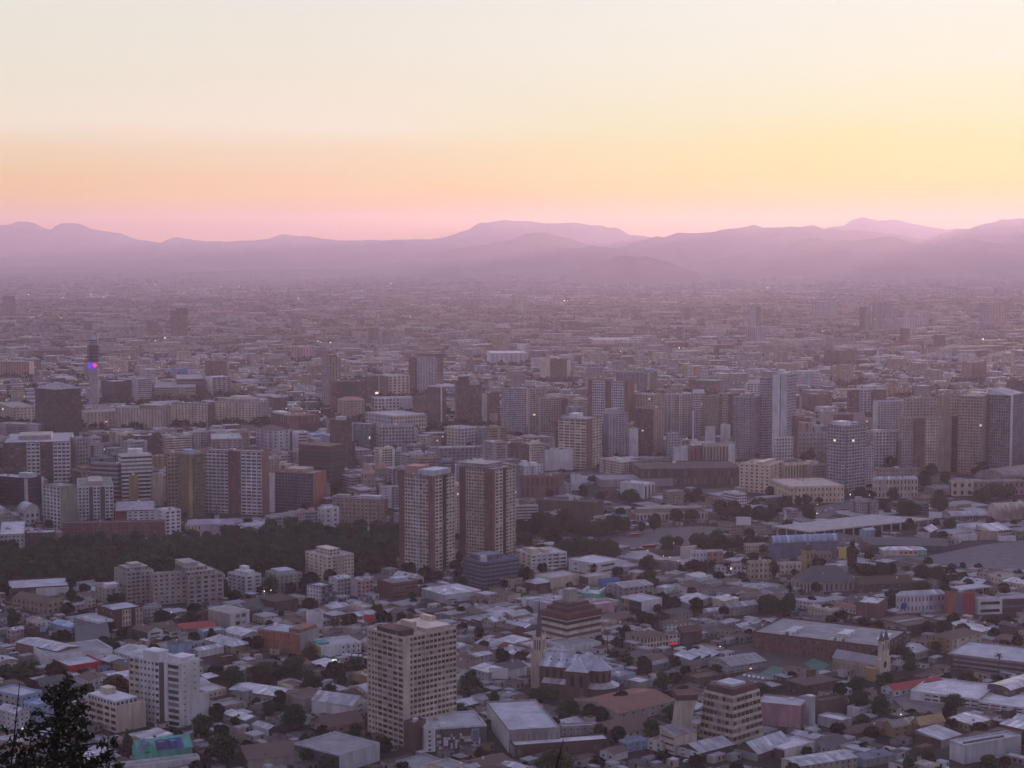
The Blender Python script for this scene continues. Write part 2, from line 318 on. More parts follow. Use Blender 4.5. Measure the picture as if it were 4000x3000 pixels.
ridge('hill', 1300, [(1440, 550), (1510, 466), (1600, 440), (1680, 405), (1730, 378), (1770, 373), (1830, 383), (1900, 383), (1960, 400), (2040, 412), (2100, 440), (2170, 466), (2240, 550)], 15500, 500, (60, 60))
HAZE = 3.8e-5
zm, zt = mat_new('haze_air'); vg = G(zt); pv = vg.n('ShaderNodeVolumePrincipled'); pv.inputs['Density'].default_value = HAZE; pv.inputs['Color'].default_value = (.88, .77, .98, 1); pv.inputs['Anisotropy'].default_value = .40
zo = vg.n('ShaderNodeOutputMaterial'); zt.links.new(pv.outputs[0], zo.inputs['Volume'])
zb = MB(); zb.box(-13500, 13500, -160, 30500, -2, 880, bottom=True); structure(zb.build('haze', zm), 'stuff')

# ------------------------------------------------------------------ one builder for every building
OCC = np.zeros((2600, 2200), bool)      # 2 m raster of taken ground: x -2200..2200, y 0..5200
PROT = np.full((375, 500), 1e9)         # 8 px raster of the photograph: distance of the façade that must stay visible there
HERO = []                               # (object, px box, short name)
def occ_poly(pts, grow=1.0):
    pts = np.array(pts); c = pts.mean(0); pts = c + (pts - c) * 1.0
    x0, y0 = pts.min(0) - grow; x1, y1 = pts.max(0) + grow
    i0, i1 = int((x0 + 2200) / 2), int((x1 + 2200) / 2) + 1; j0, j1 = int(y0 / 2), int(y1 / 2) + 1
    i0, j0 = max(0, i0), max(0, j0); i1, j1 = min(2199, i1), min(2599, j1)
    if i1 <= i0 or j1 <= j0: return None
    X, Y = np.meshgrid(-2200 + 2 * np.arange(i0, i1) + 1, 2 * np.arange(j0, j1) + 1)
    ins = np.ones(X.shape, bool); n = len(pts)
    s = 0
    for k in range(n):
        a, b_ = pts[k], pts[(k + 1) % n]; s += a[0] * b_[1] - b_[0] * a[1]
    sg = 1 if s > 0 else -1
    for k in range(n):
        a, b_ = pts[k], pts[(k + 1) % n]; L = math.hypot(*(b_ - a)) + 1e-9
        ins &= sg * ((b_[0] - a[0]) * (Y - a[1]) - (b_[1] - a[1]) * (X - a[0])) / L > -grow
    return j0, j1, i0, i1, ins
def occ_set(pts, grow=1.0):
    r = occ_poly(pts, grow)
    if r: OCC[r[0]:r[1], r[2]:r[3]] |= r[4]
def occ_frac(pts):
    r = occ_poly(pts, 0)
    if not r or r[4].sum() == 0: return 1.0
    return OCC[r[0]:r[1], r[2]:r[3]][r[4]].mean()
def protect(x0, x1, y0, y1, d):
    i0, i1, j0, j1 = int(max(0, x0) / 8), int(min(3999, x1) / 8) + 1, int(max(0, y0) / 8), int(min(2999, y1) / 8) + 1
    if i1 > i0 and j1 > j0: PROT[j0:j1, i0:i1] = np.minimum(PROT[j0:j1, i0:i1], d)
def covers(x0, x1, y0, y1, d):
    i0, i1, j0, j1 = int(max(0, x0) / 8), int(min(3999, x1) / 8) + 1, int(max(0, y0) / 8), int(min(2999, y1) / 8) + 1
    if i1 <= i0 or j1 <= j0: return 0.0
    r = PROT[j0:j1, i0:i1]; return float(((r > d + 4) & (r < 1e8)).mean())

_win = {}
def window_mesh(w_, h_, dep):
    key = (round(w_, 1), round(h_, 1))
    if key in _win: return _win[key]
    w_, h_ = key; mb = MB(); d = dep
    mb.quad((0, d, 0), (w_, d, 0), (w_, d, h_), (0, d, h_))
    m = mb.mesh('window'); m.materials.append(plain_mat('window_glass', .25, .6)); _win[key] = m; return m
class Face:
    """a vertical façade from A to B (left to right as seen from outside)"""
    def __init__(s, A, B):
        s.A, s.B = Vector((*A, 0)), Vector((*B, 0)); s.L = (s.B - s.A).length; s.d = (s.B - s.A).normalized(); s.n = Vector((s.d.y, -s.d.x, 0))
    def p(s, u, z, o=0.0): v = s.A + s.d * u + s.n * o; return (v.x, v.y, z)
PANELNAME = dict(brick='brick_panel', maroon='brick_panel', red='painted_panel', orange='painted_panel', terracotta='brick_panel')
def segs(txt, default):
    out = []
    for q in (txt or default).split():
        a = q.split(','); out.append((float(a[0]), a[1], int(a[2]) if len(a) > 2 else -1, float(a[3]) if len(a) > 3 else .5, float(a[4]) if len(a) > 4 else .5, float(a[5]) if len(a) > 5 else 0.0))
    return out
NWIN = [0]
def facade(parts, wins, face, sg, z0, z1, nf, real, taper=None):
    tot = sum(q[0] for q in sg); u = 0.0
    for fr, col, nu, wu, wv, proud in sg:
        L = face.L * fr / tot; u0, u1 = u, u + L; u += L
        if nu < 0: nu = max(1, round(L / 3.2))
        key = (col, wu if nu else 0, wv if nu else 0)
        if key != parts['main']: key = key + (len(parts),)
        mb = parts.setdefault(key, MB()); o = proud
        if o:
            mb.quad(face.p(u0, z0), face.p(u0, z0, o), face.p(u0, z1, o), face.p(u0, z1), (0, .3, .02, .32)); mb.quad(face.p(u1, z0, o), face.p(u1, z0), face.p(u1, z1), face.p(u1, z1, o), (0, .3, .02, .32)); mb.quad(face.p(u0, z1, o), face.p(u1, z1, o), face.p(u1, z1), face.p(u0, z1), (0, .3, .02, .32))
        if not nu or not real:
            mb.quad(face.p(u0, z0, o), face.p(u1, z0, o), face.p(u1, z1, o), face.p(u0, z1, o), (0, 0, nu, nf) if nu else (0, .3, .02, .32)); continue
        cw, ch = L / nu, (z1 - z0) / nf; w_, h_ = cw * wu, ch * wv; r = .35; uvb = (0, .3, .02, .32)
        for k in range(nf):
            zb_ = z0 + ch * (k + .52) - h_ / 2; zt_ = zb_ + h_; za = z0 + ch * k if k == 0 else z0 + ch * (k - .48) + h_ / 2
            mb.quad(face.p(u0, za, o), face.p(u1, za, o), face.p(u1, zb_, o), face.p(u0, zb_, o), uvb)
            pu = u0
            for j in range(nu):
                a = u0 + cw * (j + .5) - w_ / 2; b_ = a + w_
                mb.quad(face.p(pu, zb_, o), face.p(a, zb_, o), face.p(a, zt_, o), face.p(pu, zt_, o), uvb); pu = b_
                mb.quad(face.p(a, zb_, o), face.p(b_, zb_, o), face.p(b_, zb_, o - r), face.p(a, zb_, o - r), uvb)
                mb.quad(face.p(a, zb_, o), face.p(a, zb_, o - r), face.p(a, zt_, o - r), face.p(a, zt_, o), uvb)
                mb.quad(face.p(b_, zb_, o - r), face.p(b_, zb_, o), face.p(b_, zt_, o), face.p(b_, zt_, o - r), uvb)
                mb.quad(face.p(a, zt_, o - r), face.p(b_, zt_, o - r), face.p(b_, zt_, o), face.p(a, zt_, o), uvb)
                wins.append((face, a, zb_, o - r, w_, h_))
            mb.quad(face.p(pu, zb_, o), face.p(u1, zb_, o), face.p(u1, zt_, o), face.p(pu, zt_, o), uvb)
        mb.quad(face.p(u0, zt_, o), face.p(u1, zt_, o), face.p(u1, z1, o), face.p(u0, z1, o), uvb)
WINCOL = [(.03, .032, .04), (.045, .045, .05), (.025, .026, .03), (.08, .08, .09), (.20, .185, .17), (.06, .055, .05), (.12, .05, .04), (.33, .31, .29), (.035, .04, .035)]
def place_windows(root, wins, rs):
    wins.sort(key=lambda q: -q[2]); gmat = plain_mat('window_glass', .25, .6)
    for face, a, zb_, o, w_, h_ in wins[:100]:
        m = window_mesh(w_, h_, 0); wo_ = bpy.data.objects.new('window', m); C.objects.link(wo_); wo_.parent = root
        wo_.location = face.p(a, zb_, o); wo_.rotation_euler = (0, 0, math.atan2(face.d.y, face.d.x)); wo_.color = (*WINCOL[rs.randint(len(WINCOL))], 1)
    if len(wins) > 100:
        mb = MB()
        for face, a, zb_, o, w_, h_ in wins[100:]:
            mb.quad(face.p(a, zb_, o), face.p(a + w_, zb_, o), face.p(a + w_, zb_ + h_, o), face.p(a, zb_ + h_, o), col=WINCOL[rs.randint(len(WINCOL))])
        key = ('wincol',)
        if key not in _mc:
            m, t = mat_new('window_glass_rest'); g = G(t); g.out(g.src('attr'), .25, .6); _mc[key] = m
        mb.build('window', _mc[key], root)['kind'] = 'stuff'

def roof_parts(root, kind, col, Lr, Ll, h, wallcol, rise=None, parapet=True, detail=0, rs=None):
    rs = rs or np.random
    w0 = cc(wallcol); c = cc(col)
    if kind == 'none': return
    if kind == 'flat':
        mb = MB(); q = .0
        mb.quad((q, q, h - .25), (Lr - q, q, h - .25), (Lr - q, Ll - q, h - .25), (q, Ll - q, h - .25), (0, 0, Lr, Ll)); mb.build('roof', roof_mat('flat'), root, c)
        if parapet:
            pb = MB(); t = min(.35, Lr * .1, Ll * .1); ph = .7
            for x0, x1, y0, y1 in ((-.03, Lr + .03, -.03, t), (-.03, Lr + .03, Ll - t, Ll + .03), (-.03, t, t, Ll - t), (Lr - t, Lr + .03, t, Ll - t)): pb.box(x0, x1, y0, y1, h - .3, h + ph)
            pb.build('parapet', wall_mat(), root, w0)
        return
    mb = MB(); e = .5; z = h; swap = Ll > Lr
    T = (lambda x, y, zz: (y, x, zz)) if swap else (lambda x, y, zz: (x, y, zz))
    A, B = (Ll, Lr) if swap else (Lr, Ll)          # A: along the ridge, B: across
    def q(a, b_, c_, d, uv):
        P4 = [T(*p) for p in (a, b_, c_, d)]
        if swap: P4 = [P4[1], P4[0], P4[3], P4[2]]
        mb.quad(*P4, uv)
    rise = rise or B * .22
    if kind in ('gable', 'hip'):
        i = B * .5 if kind == 'hip' else 0.0; i = min(i, A * .45); s = math.hypot(B / 2, rise)
        q((-e, -e, z - .1), (A + e, -e, z - .1), (A + e - i, B / 2, z + rise), (-e + i, B / 2, z + rise), (0, 0, A, s)); q((A + e, B + e, z - .1), (-e, B + e, z - .1), (-e + i, B / 2, z + rise), (A + e - i, B / 2, z + rise), (0, 0, A, s))
        if kind == 'hip':
            for a, b_, c_ in (((-e, B + e, z - .1), (-e, -e, z - .1), (-e + i, B / 2, z + rise)), ((A + e, -e, z - .1), (A + e, B + e, z - .1), (A + e - i, B / 2, z + rise))):
                P3 = [T(*p) for p in (a, b_, c_)]
                if swap: P3 = [P3[1], P3[0], P3[2]]
                mb.tri(*P3, uv=((0, 0), (B, 0), (B / 2, s)))
        else:
            gb = MB()
            for x in (0, A):
                P3 = [T(x, 0, z), T(x, B, z), T(x, B / 2, z + rise)]; gb.tri(*P3, uv=((0, 0), (.02, 0), (.01, .02)))
            gb.build('gable', wall_mat(), root, w0)
    elif kind == 'shed':
        q((-e, -e, z), (A + e, -e, z), (A + e, B + e, z + rise), (-e, B + e, z + rise), (0, 0, A, B)); q((A + e, B + e, z), (-e, B + e, z), (-e, B + e, z + rise), (A + e, B + e, z + rise), (0, 0, A, .1))
        gb = MB()
        for x in (0, A):
            gb.tri(T(x, 0, z), T(x, B, z), T(x, B, z + rise), uv=((0, 0), (.02, 0), (.01, .02)))
        gb.build('gable', wall_mat(), root, w0)
    elif kind == 'vault':
        n = 10
        for k in range(n):
            t0, t1 = math.pi * k / n, math.pi * (k + 1) / n; f = lambda t: (B / 2 - (B / 2 + e) * math.cos(t), z + rise * math.sin(t))
            (ya, za), (yb_, zb_) = f(t0), f(t1); q((-e, ya, za), (A + e, ya, za), (A + e, yb_, zb_), (-e, yb_, zb_), (0, k * B / n, A, (k + 1) * B / n))
        gb = MB()
        for x in (0, A):
            for k in range(n):
                t0, t1 = math.pi * k / n, math.pi * (k + 1) / n; gb.tri(T(x, B / 2, z), T(x, B / 2 - B / 2 * math.cos(t0), z + rise * .97 * math.sin(t0)), T(x, B / 2 - B / 2 * math.cos(t1), z + rise * .97 * math.sin(t1)), uv=((0, 0), (.02, 0), (.01, .02)))
        gb.build('gable', wall_mat(), root, w0)
    elif kind == 'saw':
        n = max(2, round(A / 9)); s = A / n
        for k in range(n):
            q((k * s, -e, z), (k * s + s, -e, z + 2.2), (k * s + s, B + e, z + 2.2), (k * s, B + e, z), (0, 0, s, B)); q((k * s + s, -e, z + 2.2), (k * s + s + .02, -e, z), (k * s + s + .02, B + e, z), (k * s + s, B + e, z + 2.2), (0, 0, .1, B))
    dark = max(c) < .2 or c[0] > c[2] * 1.5
    rfo = mb.build('roof', roof_mat('tile' if dark else 'metal'), root, c)
    if kind in ('gable', 'hip', 'shed', 'vault') and detail:
        for k in range(rs.randint(0, detail + 1)):
            a, b_ = A * (.2 + .6 * rs.rand()), B * (.15 + .3 * rs.rand()); zz = z + rise * (b_ / (B / 2) if kind != 'shed' else b_ / B); cb = MB(); s = .35 + .3 * rs.rand(); P0 = T(a, b_, 0)
            cb.box(P0[0] - s, P0[0] + s, P0[1] - s, P0[1] + s, zz - .6, zz + .5 + rs.rand()); cb.build('roof_vent', plain_mat('vent_metal'), rfo, cc(('silver', 'darkgrey', 'white', 'rust')[rs.randint(4)]))

FEATS = []
def shell(root, Lr, Ll, h, L, R, roof, nf, real=0, z0=0.0, rs=None, detail=1, rise=None, back=True):
    rs = rs or np.random.RandomState(1)
    wins = []
    FL, FR = Face((0, Ll), (0, 0)), Face((0, 0), (Lr, 0))
    sl, sr = segs(L, '1,beige'), segs(R or L, '1,beige')
    q = max([(s_[0] * Ll / sum(z[0] for z in sl), s_) for s_ in sl] + [(s_[0] * Lr / sum(z[0] for z in sr), s_) for s_ in sr], key=lambda t: t[0])[1]
    parts = {'main': (q[1], q[3] if q[2] else 0, q[4] if q[2] else 0)}
    facade(parts, wins, FL, sl, z0, h, nf, real); facade(parts, wins, FR, sr, z0, h, nf, real)
    if back:
        for fc, sg in ((Face((Lr, 0), (Lr, Ll)), sl), (Face((Lr, Ll), (0, Ll)), sr)):
            q = max(sg, key=lambda s_: s_[0]); facade(parts, wins if 0 else [], fc, [(1, q[1], max(1, round(fc.L / 3.2)) if q[2] else 0, q[3], q[4], 0)], z0, h, nf, 0)
    main = parts.pop('main')
    for key, mb in parts.items():
        col, wu, wv = key[:3]; nm = 'wall' if key == main else PANELNAME.get(col, 'facade_panel')
        dk_ = .06 if col in ('black', 'glass', 'slate', 'darkgrey', 'teal') and wu > .75 else .24; wmat = wall_mat(0 if real else wu, 0 if real else wv, curtain=dk_)
        if real and wu:      # the unseen back faces of a building with real windows keep their window pattern
            wmat = wall_mat(wu, wv, curtain=dk_)
        mb.build(nm, wmat, root, cc(col))
    if wins: place_windows(root, wins, rs)
    rk = ((roof or 'flat,grey') + ',grey').split(','); roof_parts(root, rk[0], rk[1], Lr, Ll, h, sr[0][1], rise, True, detail, rs)
    return sl, sr
def b(crop, name, cat, label, xl, xc, xr, yt, yb=None, L='', R='', a=None, h=None, roof='flat,grey', fl=None, pent='', win=0, group=None, rise=None, short=None, prot=True, fh=2.9, dmin=6.0, det=1):
    """one building from the photograph: picture x of its left end, near corner and right end, picture y of the top and foot of that corner"""
    Xl, Yt = px(crop, xl, yt); Xc, Xr = px(crop, xc, 0)[0], px(crop, xr, 0)[0]
    if yb is not None:
        _, Yb = px(crop, 0, yb); cx, cy = ground(Xc, Yb); d = ray(Xc, Yt); h = max(2.5, H + d[2] * cy / d[1])
    else: cx, cy = ground(Xc, Yt, h); _, Yb, _ = proj(cx, cy, 0)
    wl, wr = max(1, Xc - Xl), max(1, Xr - Xc)
    a = rad(a) if a is not None else min(rad(80), max(rad(10), math.atan2(wl, wr)))
    ca, sa = math.cos(a), math.sin(a)
    def run(vx, vy, X):
        k = (X - 2000) / F; zc0 = cy * CP + (H - h) * SP; den = vx - k * vy * CP
        return (k * zc0 - cx) / den
    Ll, Lr = run(-sa, ca, Xl), run(ca, sa, Xr)
    Ll = min(140, max(dmin, abs(Ll))); Lr = min(140, max(dmin, abs(Lr)))
    rs = np.random.RandomState(int(Xc * 7 + Yt * 13) % 99991)
    root = thing(name, label, cat, (cx, cy, 0), a, group)
    nf = fl or max(1, round(h / fh))
    sl, sr = shell(root, Lr, Ll, h, L, R, roof, nf, win, rs=rs, rise=rise, detail=det)
    for q in pent.split():                      # roof huts, tiers and terraces: x0,x1,y0,y1 in fractions, height, colour, windows
        f = q.split(','); x0, x1, y0, y1 = (float(v) for v in f[:4]); ph = float(f[4]); pc = f[5] if len(f) > 5 else sr[0][1]
        zb_ = h - .24; wz = float(f[7]) if len(f) > 7 else zb_
        mb = MB(); mb.box(x0 * Lr, x1 * Lr, y0 * Ll, y1 * Ll, wz, zb_ + ph, 3.0, max(1, round(ph / 3)), top=False); wn_ = f[6] if len(f) > 6 else '0'
        hut = mb.build('rooftop_hut', wall_mat(.6, .5) if wn_ == '1' else wall_mat(), root, cc(pc))
        tb = MB(); tb.quad(*[(x0 * Lr - .1 if i in (0, 3) else x1 * Lr + .1, y0 * Ll - .1 if i < 2 else y1 * Ll + .1, zb_ + ph + .02) for i in range(4)], uv=(0, 0, 9, 9)); tb.build('hut_roof', roof_mat('flat'), hut, tuple(min(.75, v * 1.15) for v in cc(pc)))
    if roof.startswith('flat') and h > 11 and det:
        for k in range(rs.randint(1, 4)):
            s, q = .6 + rs.rand() * 1.3, .6 + rs.rand() * 1.3
            if Lr < 2 * s + 3 or Ll < 2 * q + 3: continue
            ux, uy = s + 1 + rs.rand() * (Lr - 2 * s - 2), q + 1 + rs.rand() * (Ll - 2 * q - 2); mb = MB(); mb.box(ux - s, ux + s, uy - q, uy + q, h - .2, h + .8 + 1.6 * rs.rand()); mb.build('rooftop_unit', plain_mat('vent_metal'), root, cc(('silver', 'grey', 'white', 'concrete')[rs.randint(4)]))
    W = lambda x, y: (cx + x * ca - y * sa, cy + x * sa + y * ca)
    foot = [W(0, 0), W(Lr, 0), W(Lr, Ll), W(0, Ll)]; occ_set(foot, 2.0)
    if prot: protect(Xl, Xr, Yt - 4, min(Yb, 3000) - 6, cy)
    root['_h'] = h
    HERO.append((root, (Xl, Xr, Yt, Yb), cy, short))
    return root, Lr, Ll, h
# ------------------------------------------------------------------ the buildings one can recognise, near to far
AB, OF, HS, WH = 'apartment block', 'office building', 'house', 'warehouse'
def ab(*a, **k): return b(a[0], 'apartment_block', AB, *a[1:], **k)
def tw(*a, **k): return b(a[0], 'apartment_tower', 'tower block', *a[1:], **k)
def of(*a, **k): return b(a[0], 'office_building', OF, *a[1:], **k)
def ho(*a, **k): return b(a[0], 'house', HS, *a[1:], **{'a': 45, **k})
def wh(*a, **k): return b(a[0], 'warehouse', WH, *a[1:], **{'a': 45, **k})
def sc(*a, **k): return b(a[0], 'school_building', 'school', *a[1:], **k)
# -- near left
ab('A0', 'white ten storey apartment block with brown stair strip behind the mint green house', 1010, 1415, 1568, 800, 1295, L='.3,cream,2,.72,.5 .42,white,4,.5,.42 .12,white,1,.8,.5 .14,brown,0 .08,white,0 .34,white,1,.85,.62', R='1,white,2,.18,.2', a=58, roof='flat,silver', fl=10, win=1, pent='.1,.6,.45,.75,5,white .3,.9,.05,.3,3,white', short='white ten storey block')
ab('A0', 'low blank white annex stepped against the white ten storey block', 1425, 1480, 1640, 1050, 1270, L='1,white,2,.4,.35', R='1,white,0', a=40, roof='flat,silver', win=1)
ab('A0', 'six storey white apartment block with a square tank on its roof, beside the conifer', 668, 915, 1138, 1135, 1335, L='.1,cream,1,.5,.4 .5,cream,2,.85,.55 .4,cream,2,.8,.55', R='.55,cream,0 .45,cream,0,.5,.5,.8', a=48, roof='flat,silver', fl=4, win=1, pent='.05,.8,.05,.95,3.4,white,1 .3,.6,.55,.8,7,cream', short='six storey block with a roof tank')
wh('A0', 'long orange walled warehouse with grey corrugated roof, left of the white ten storey block', 125, 450, 620, 690, h=8, L='1,terracotta,0', R='1,terracotta,0', a=52, roof='gable,silver', rise=1.5, short='orange walled warehouse')
wh('A0', 'blank white walled hall in front of the orange walled warehouse', 262, 372, 885, 735, 825, L='1,white,0', R='1,white,0', a=32, roof='flat,grey')
wh('A0', 'low grey roofed shed with a bright red fascia above the conifer', 400, 540, 802, 815, h=5, L='1,maroon,0', R='1,brightred,0', a=38, roof='flat,silver', prot=False)
ho('A0', 'ochre house with a pale hipped metal roof, behind the white ten storey block', 1605, 1830, 1972, 655, 718, L='1,tan,4,.3,.4', R='1,ochre,2,.3,.5', roof='hip,silver', fl=2, short='ochre hip roofed house')
of('A0', 'plain white two storey office with four dark windows and a blank beige flank', 1635, 1808, 1960, 400, 512, L='1,beige,0', R='.25,white,0 .6,white,2,.7,.5 .15,white,0', a=45, roof='flat,beige', fl=2, win=1, short='white office with four windows')
ho('A0', 'dark red brick house touching the blank flank of a white office', 1440, 1490, 1632, 405, 475, L='1,brick,2,.4,.4', R='1,brick,4,.4,.4', roof='flat,grey')
sc('A0', 'maroon school with white striped bays, in front of the stepped apartments', 765, 890, 1122, 375, 510, L='1,maroon,4,.35,.4', R='.3,maroon,0 .3,cream,3,.4,.6 .15,maroon,0 .25,cream,2,.4,.6', a=40, roof='flat,silver', fl=3, short='maroon school')
ab('A0', 'small pale grey flats adjoining the maroon school', 1110, 1130, 1270, 358, 445, R='1,palegrey,5,.5,.45', L='1,palegrey,1,.5,.45', a=35, roof='flat,grey')
ab('A0', 'left end of the stepped pinkish apartments, with a balconied tower', 895, 1000, 1205, 75, 325, L='1,beige,3,.5,.5', R='.5,beige,3,.7,.5 .5,beige,3,.5,.45,1', a=35, roof='flat,beige', pent='.1,.9,.2,.8,3,beige,1 .3,.7,.3,.7,5,beige', short='stepped pinkish apartments')
ab('A0', 'low corner block with white rooftop terrace at the end of the stepped apartments', 748, 830, 960, 205, 330, L='1,beige,3,.5,.45', R='1,beige,3,.5,.45', a=35, roof='flat,beige', pent='.2,.9,.1,.6,3,white')
ab('A0', 'middle slab of the stepped pinkish apartments with regular small windows', 1195, 1205, 1465, 90, 330, L='1,beige,1', R='1,beige,6,.42,.42', a=25, roof='flat,beige', win=1, fl=7)
ab('A0', 'right wing of the stepped pinkish apartments with planted terraces', 1370, 1480, 1755, 105, 320, L='1,beige,3,.5,.45', R='1,beige,5,.55,.5', a=30, roof='flat,beige', pent='0,.8,.1,.9,3,beige,1 0,.62,.2,.95,6,beige,1 0,.4,.3,.95,9,beige', fl=6)
ab('A0', 'small pale apartment block with stepped white penthouse right of the stepped apartments', 1790, 1930, 2052, 105, 250, L='1,palegrey,4,.5,.45', R='1,white,2,.5,.45', a=45, roof='flat,palegrey', pent='.2,.8,.2,.8,3,white .4,.7,.4,.7,6,white')
ab('A1', 'beige five storey apartments with a set back attic at the edge of the park', 75, 190, 362, 100, 235, L='1,beige,4,.45,.45', R='1,beige,5,.45,.45', a=35, roof='flat,palegrey', pent='.1,.8,.2,.8,3,palegrey')
wh('A0', 'long white roofed pavilion with a dark window strip below the park, at the far left', 60, 75, 540, 205, 275, R='.45,brown,9,.9,.4 .55,white,0', L='1,white,0', a=18, roof='flat,silver', fl=1)
ho('A0', 'tan old row of houses with tall openings under the long white roofed pavilion', 100, 375, 500, 315, 400, L='1,tan,8,.4,.55', R='1,tan,3,.4,.55', a=55, roof='gable,rust', fl=2)
ho('A0', 'pink house with a rusty roof in front of the left corner of the stepped apartments', 560, 590, 668, 330, 385, L='1,pink,1', R='1,pink,2,.4,.4', roof='gable,grey')
wh('A0', 'light blue hall with a pale roof beside a dark red shed', 400, 560, 662, 505, 550, L='1,paleblue,0', R='1,paleblue,3,.4,.3', a=48, roof='gable,paleblue', rise=1.5)
wh('A0', 'dark red walled shed between the light blue hall and a white hall', 570, 590, 760, 490, 545, L='1,maroon,0', R='1,maroon,0', a=25, roof='flat,grey')
wh('A0', 'white walled hall with one dark slot window in front of the maroon school', 600, 775, 893, 470, 550, L='1,white,0', R='.1,white,0 .9,white,1,.85,.3', a=42, roof='flat,silver', fl=1)
ho('A0', 'pair house with white gable and brown roof, left of the red roof strip', 1035, 1160, 1282, 545, 612, L='1,brown,3,.4,.4', R='1,white,1,.6,.4', roof='gable,rust', rise=3)
ho('A0', 'smaller white gabled house attached to the right of the brown roofed pair house', 1285, 1330, 1422, 540, 585, L='1,brick,1', R='1,white,1,.6,.4', roof='gable,rust', rise=2.5)
wh('A0', 'low shed with a long faded red roof in front of the dark red brick house', 1370, 1440, 1700, 520, h=4, L='1,maroon,0', R='1,grey,0', a=28, roof='gable,red', rise=1.5)
wh('A0', 'pale blue grey hall with ribbed walls, left of the ochre hip roofed house', 1555, 1600, 1775, 545, 615, L='1,paleblue,0', R='1,palegrey,7,.2,.8', roof='flat,silver', a=30, fl=1)
wh('A0', 'broad low white roofed store behind the ochre hip roofed house', 1745, 1900, 2052, 570, h=5, L='1,white,0', R='1,palegrey,0', roof='gable,white', rise=2)
ho('A0', 'dark maroon two storey house by the left margin', 190, 250, 312, 520, 595, L='1,maroon,3,.3,.4', R='1,maroon,2,.3,.4', roof='flat,brown')
ho('A0', 'pale house with pink front, left of the dark maroon two storey house', 50, 90, 190, 530, 600, L='1,palegrey,1', R='1,pink,3,.3,.4', roof='gable,silver')
ho('A0', 'tan roofed white house between dark maroon house and light blue hall', 205, 290, 402, 470, 530, L='1,white,2,.3,.4', R='1,white,3,.3,.4', roof='gable,tan')
wh('A0', 'white wall and lean roof shed between the orange warehouse and the grey slope roof', 585, 600, 860, 615, h=5, L='1,white,0', R='1,white,0', a=15, roof='shed,darkgrey', rise=2)
wh('A0', 'long white roofed shed beyond the trees right of the white ten storey block', 1800, 2185, 2330, 1045, 1085, L='1,grey,0', R='1,grey,0', a=62, roof='gable,white', rise=1.6, short='long white roofed shed')
ho('A0', 'tiny white roofed hut right of the top of the white ten storey block', 1570, 1630, 1722, 905, h=4, L='1,white,0', R='1,maroon,0', roof='shed,white', rise=1)
ho('A0', 'small white outbuilding just behind the white ten storey block', 1500, 1560, 1760, 690, h=4.5, L='1,palegrey,2,.3,.3', R='1,white,0', roof='gable,silver', rise=1.5)
ho('A0', 'maroon flat roofed shop in front of the ochre hip roofed house', 1720, 1740, 1862, 745, 790, L='1,maroon,0', R='1,maroon,2,.4,.3', roof='flat,palegrey', a=35)
ho('A0', 'blue painted houses half hidden behind the conifer', 190, 290, 420, 1120, 1290, L='1,paleblue,3,.3,.35', R='1,paleblue,3,.3,.35', roof='flat,paleblue', a=50)
ho('A0', 'white house with small windows behind the bare stalk at the lower left corner', -20, 120, 230, 1180, 1330, L='1,white,4,.3,.35', R='1,white,3,.3,.35', roof='gable,silver', a=50)
ho('A0', 'pale block of flats behind the conifer near the left margin', -60, 170, 330, 1050, 1140, L='1,palegrey,5,.4,.4', R='1,paleblue,4,.4,.4', roof='flat,silver', a=55)
wh('A0', 'near white walled building with small square windows at the bottom, under the mint house', 530, 552, 1570, 1655, h=6, L='1,white,0', R='.72,white,0 .28,white,4,.15,.25', a=24, roof='flat,concrete', fl=1, dmin=5)
wh('A0', 'grey roofed shed with a pale band, right of the mint green house', 1890, 1945, 2420, 1545, h=5, L='1,darkgrey,0', R='1,beige,0', a=20, roof='shed,rust', rise=2.5)
ho('A0', 'light roofed shed over dark walls, up from the mint green house toward the right', 1745, 1930, 2000, 1235, h=4.5, L='1,grey,2,.3,.3', R='1,grey,0', roof='shed,white', rise=1.2)
ho('A0', 'white sided shelter with peeled roof beside the light roofed shed', 1985, 2110, 2190, 1305, h=4.5, L='1,white,0', R='1,brown,0', roof='gable,silver', rise=1.4)
# -- near middle
b('A1', 'apartment_tower', 'tower block', 'twenty storey beige tower with a blank pale corner pier and rooftop masts', 872, 1158, 1575, 590, 1440, L='.12,cream,1,.5,.4 .16,cream,2,.7,.55 .72,cream,5,.86,.6', R='.12,cream,0,.5,.5,.7 .07,cream,1,.6,.55 .6,cream,8,.8,.56 .21,cream,3,.85,.56', a=42, roof='flat,cream', fl=19, win=1, pent='.0,.28,.12,.72,3.4,maroon,1 .32,.42,.25,.55,6,cream .5,.96,.1,.9,2.2,cream .86,.94,.5,.8,5,cream', short='beige corner tower', fh=2.8)
of('A1', 'brown timber clad cube at the foot of the beige corner tower', 1158, 1238, 1335, 1265, 1490, L='1,rust,0', R='1,rust,0', a=55, roof='flat,brown', short='brown cube')
of('A1', 'white hall with dark mosaic front of scattered white panels, beside the brown cube', 1236, 1320, 1812, 1310, 1485, L='1,white,0', R='.18,white,1,.25,.4 .82,darkgrey,0', a=14, roof='flat,silver', fl=5, short='mosaic fronted hall', pent='.02,.12,.2,.8,1.5,white')
wh('A1', 'large plain concrete coloured hall right of the mosaic fronted hall', 1812, 1985, 2390, 1320, 1490, L='1,white,0', R='1,concrete,9,.12,.7', a=12, roof='flat,silver', fl=1, short='plain concrete hall')
wh('A1', 'low grey extension stepped down from the plain concrete hall', 2385, 2400, 2655, 1290, 1400, L='1,concrete,0', R='1,concrete,5,.2,.4', a=10, roof='flat,silver')
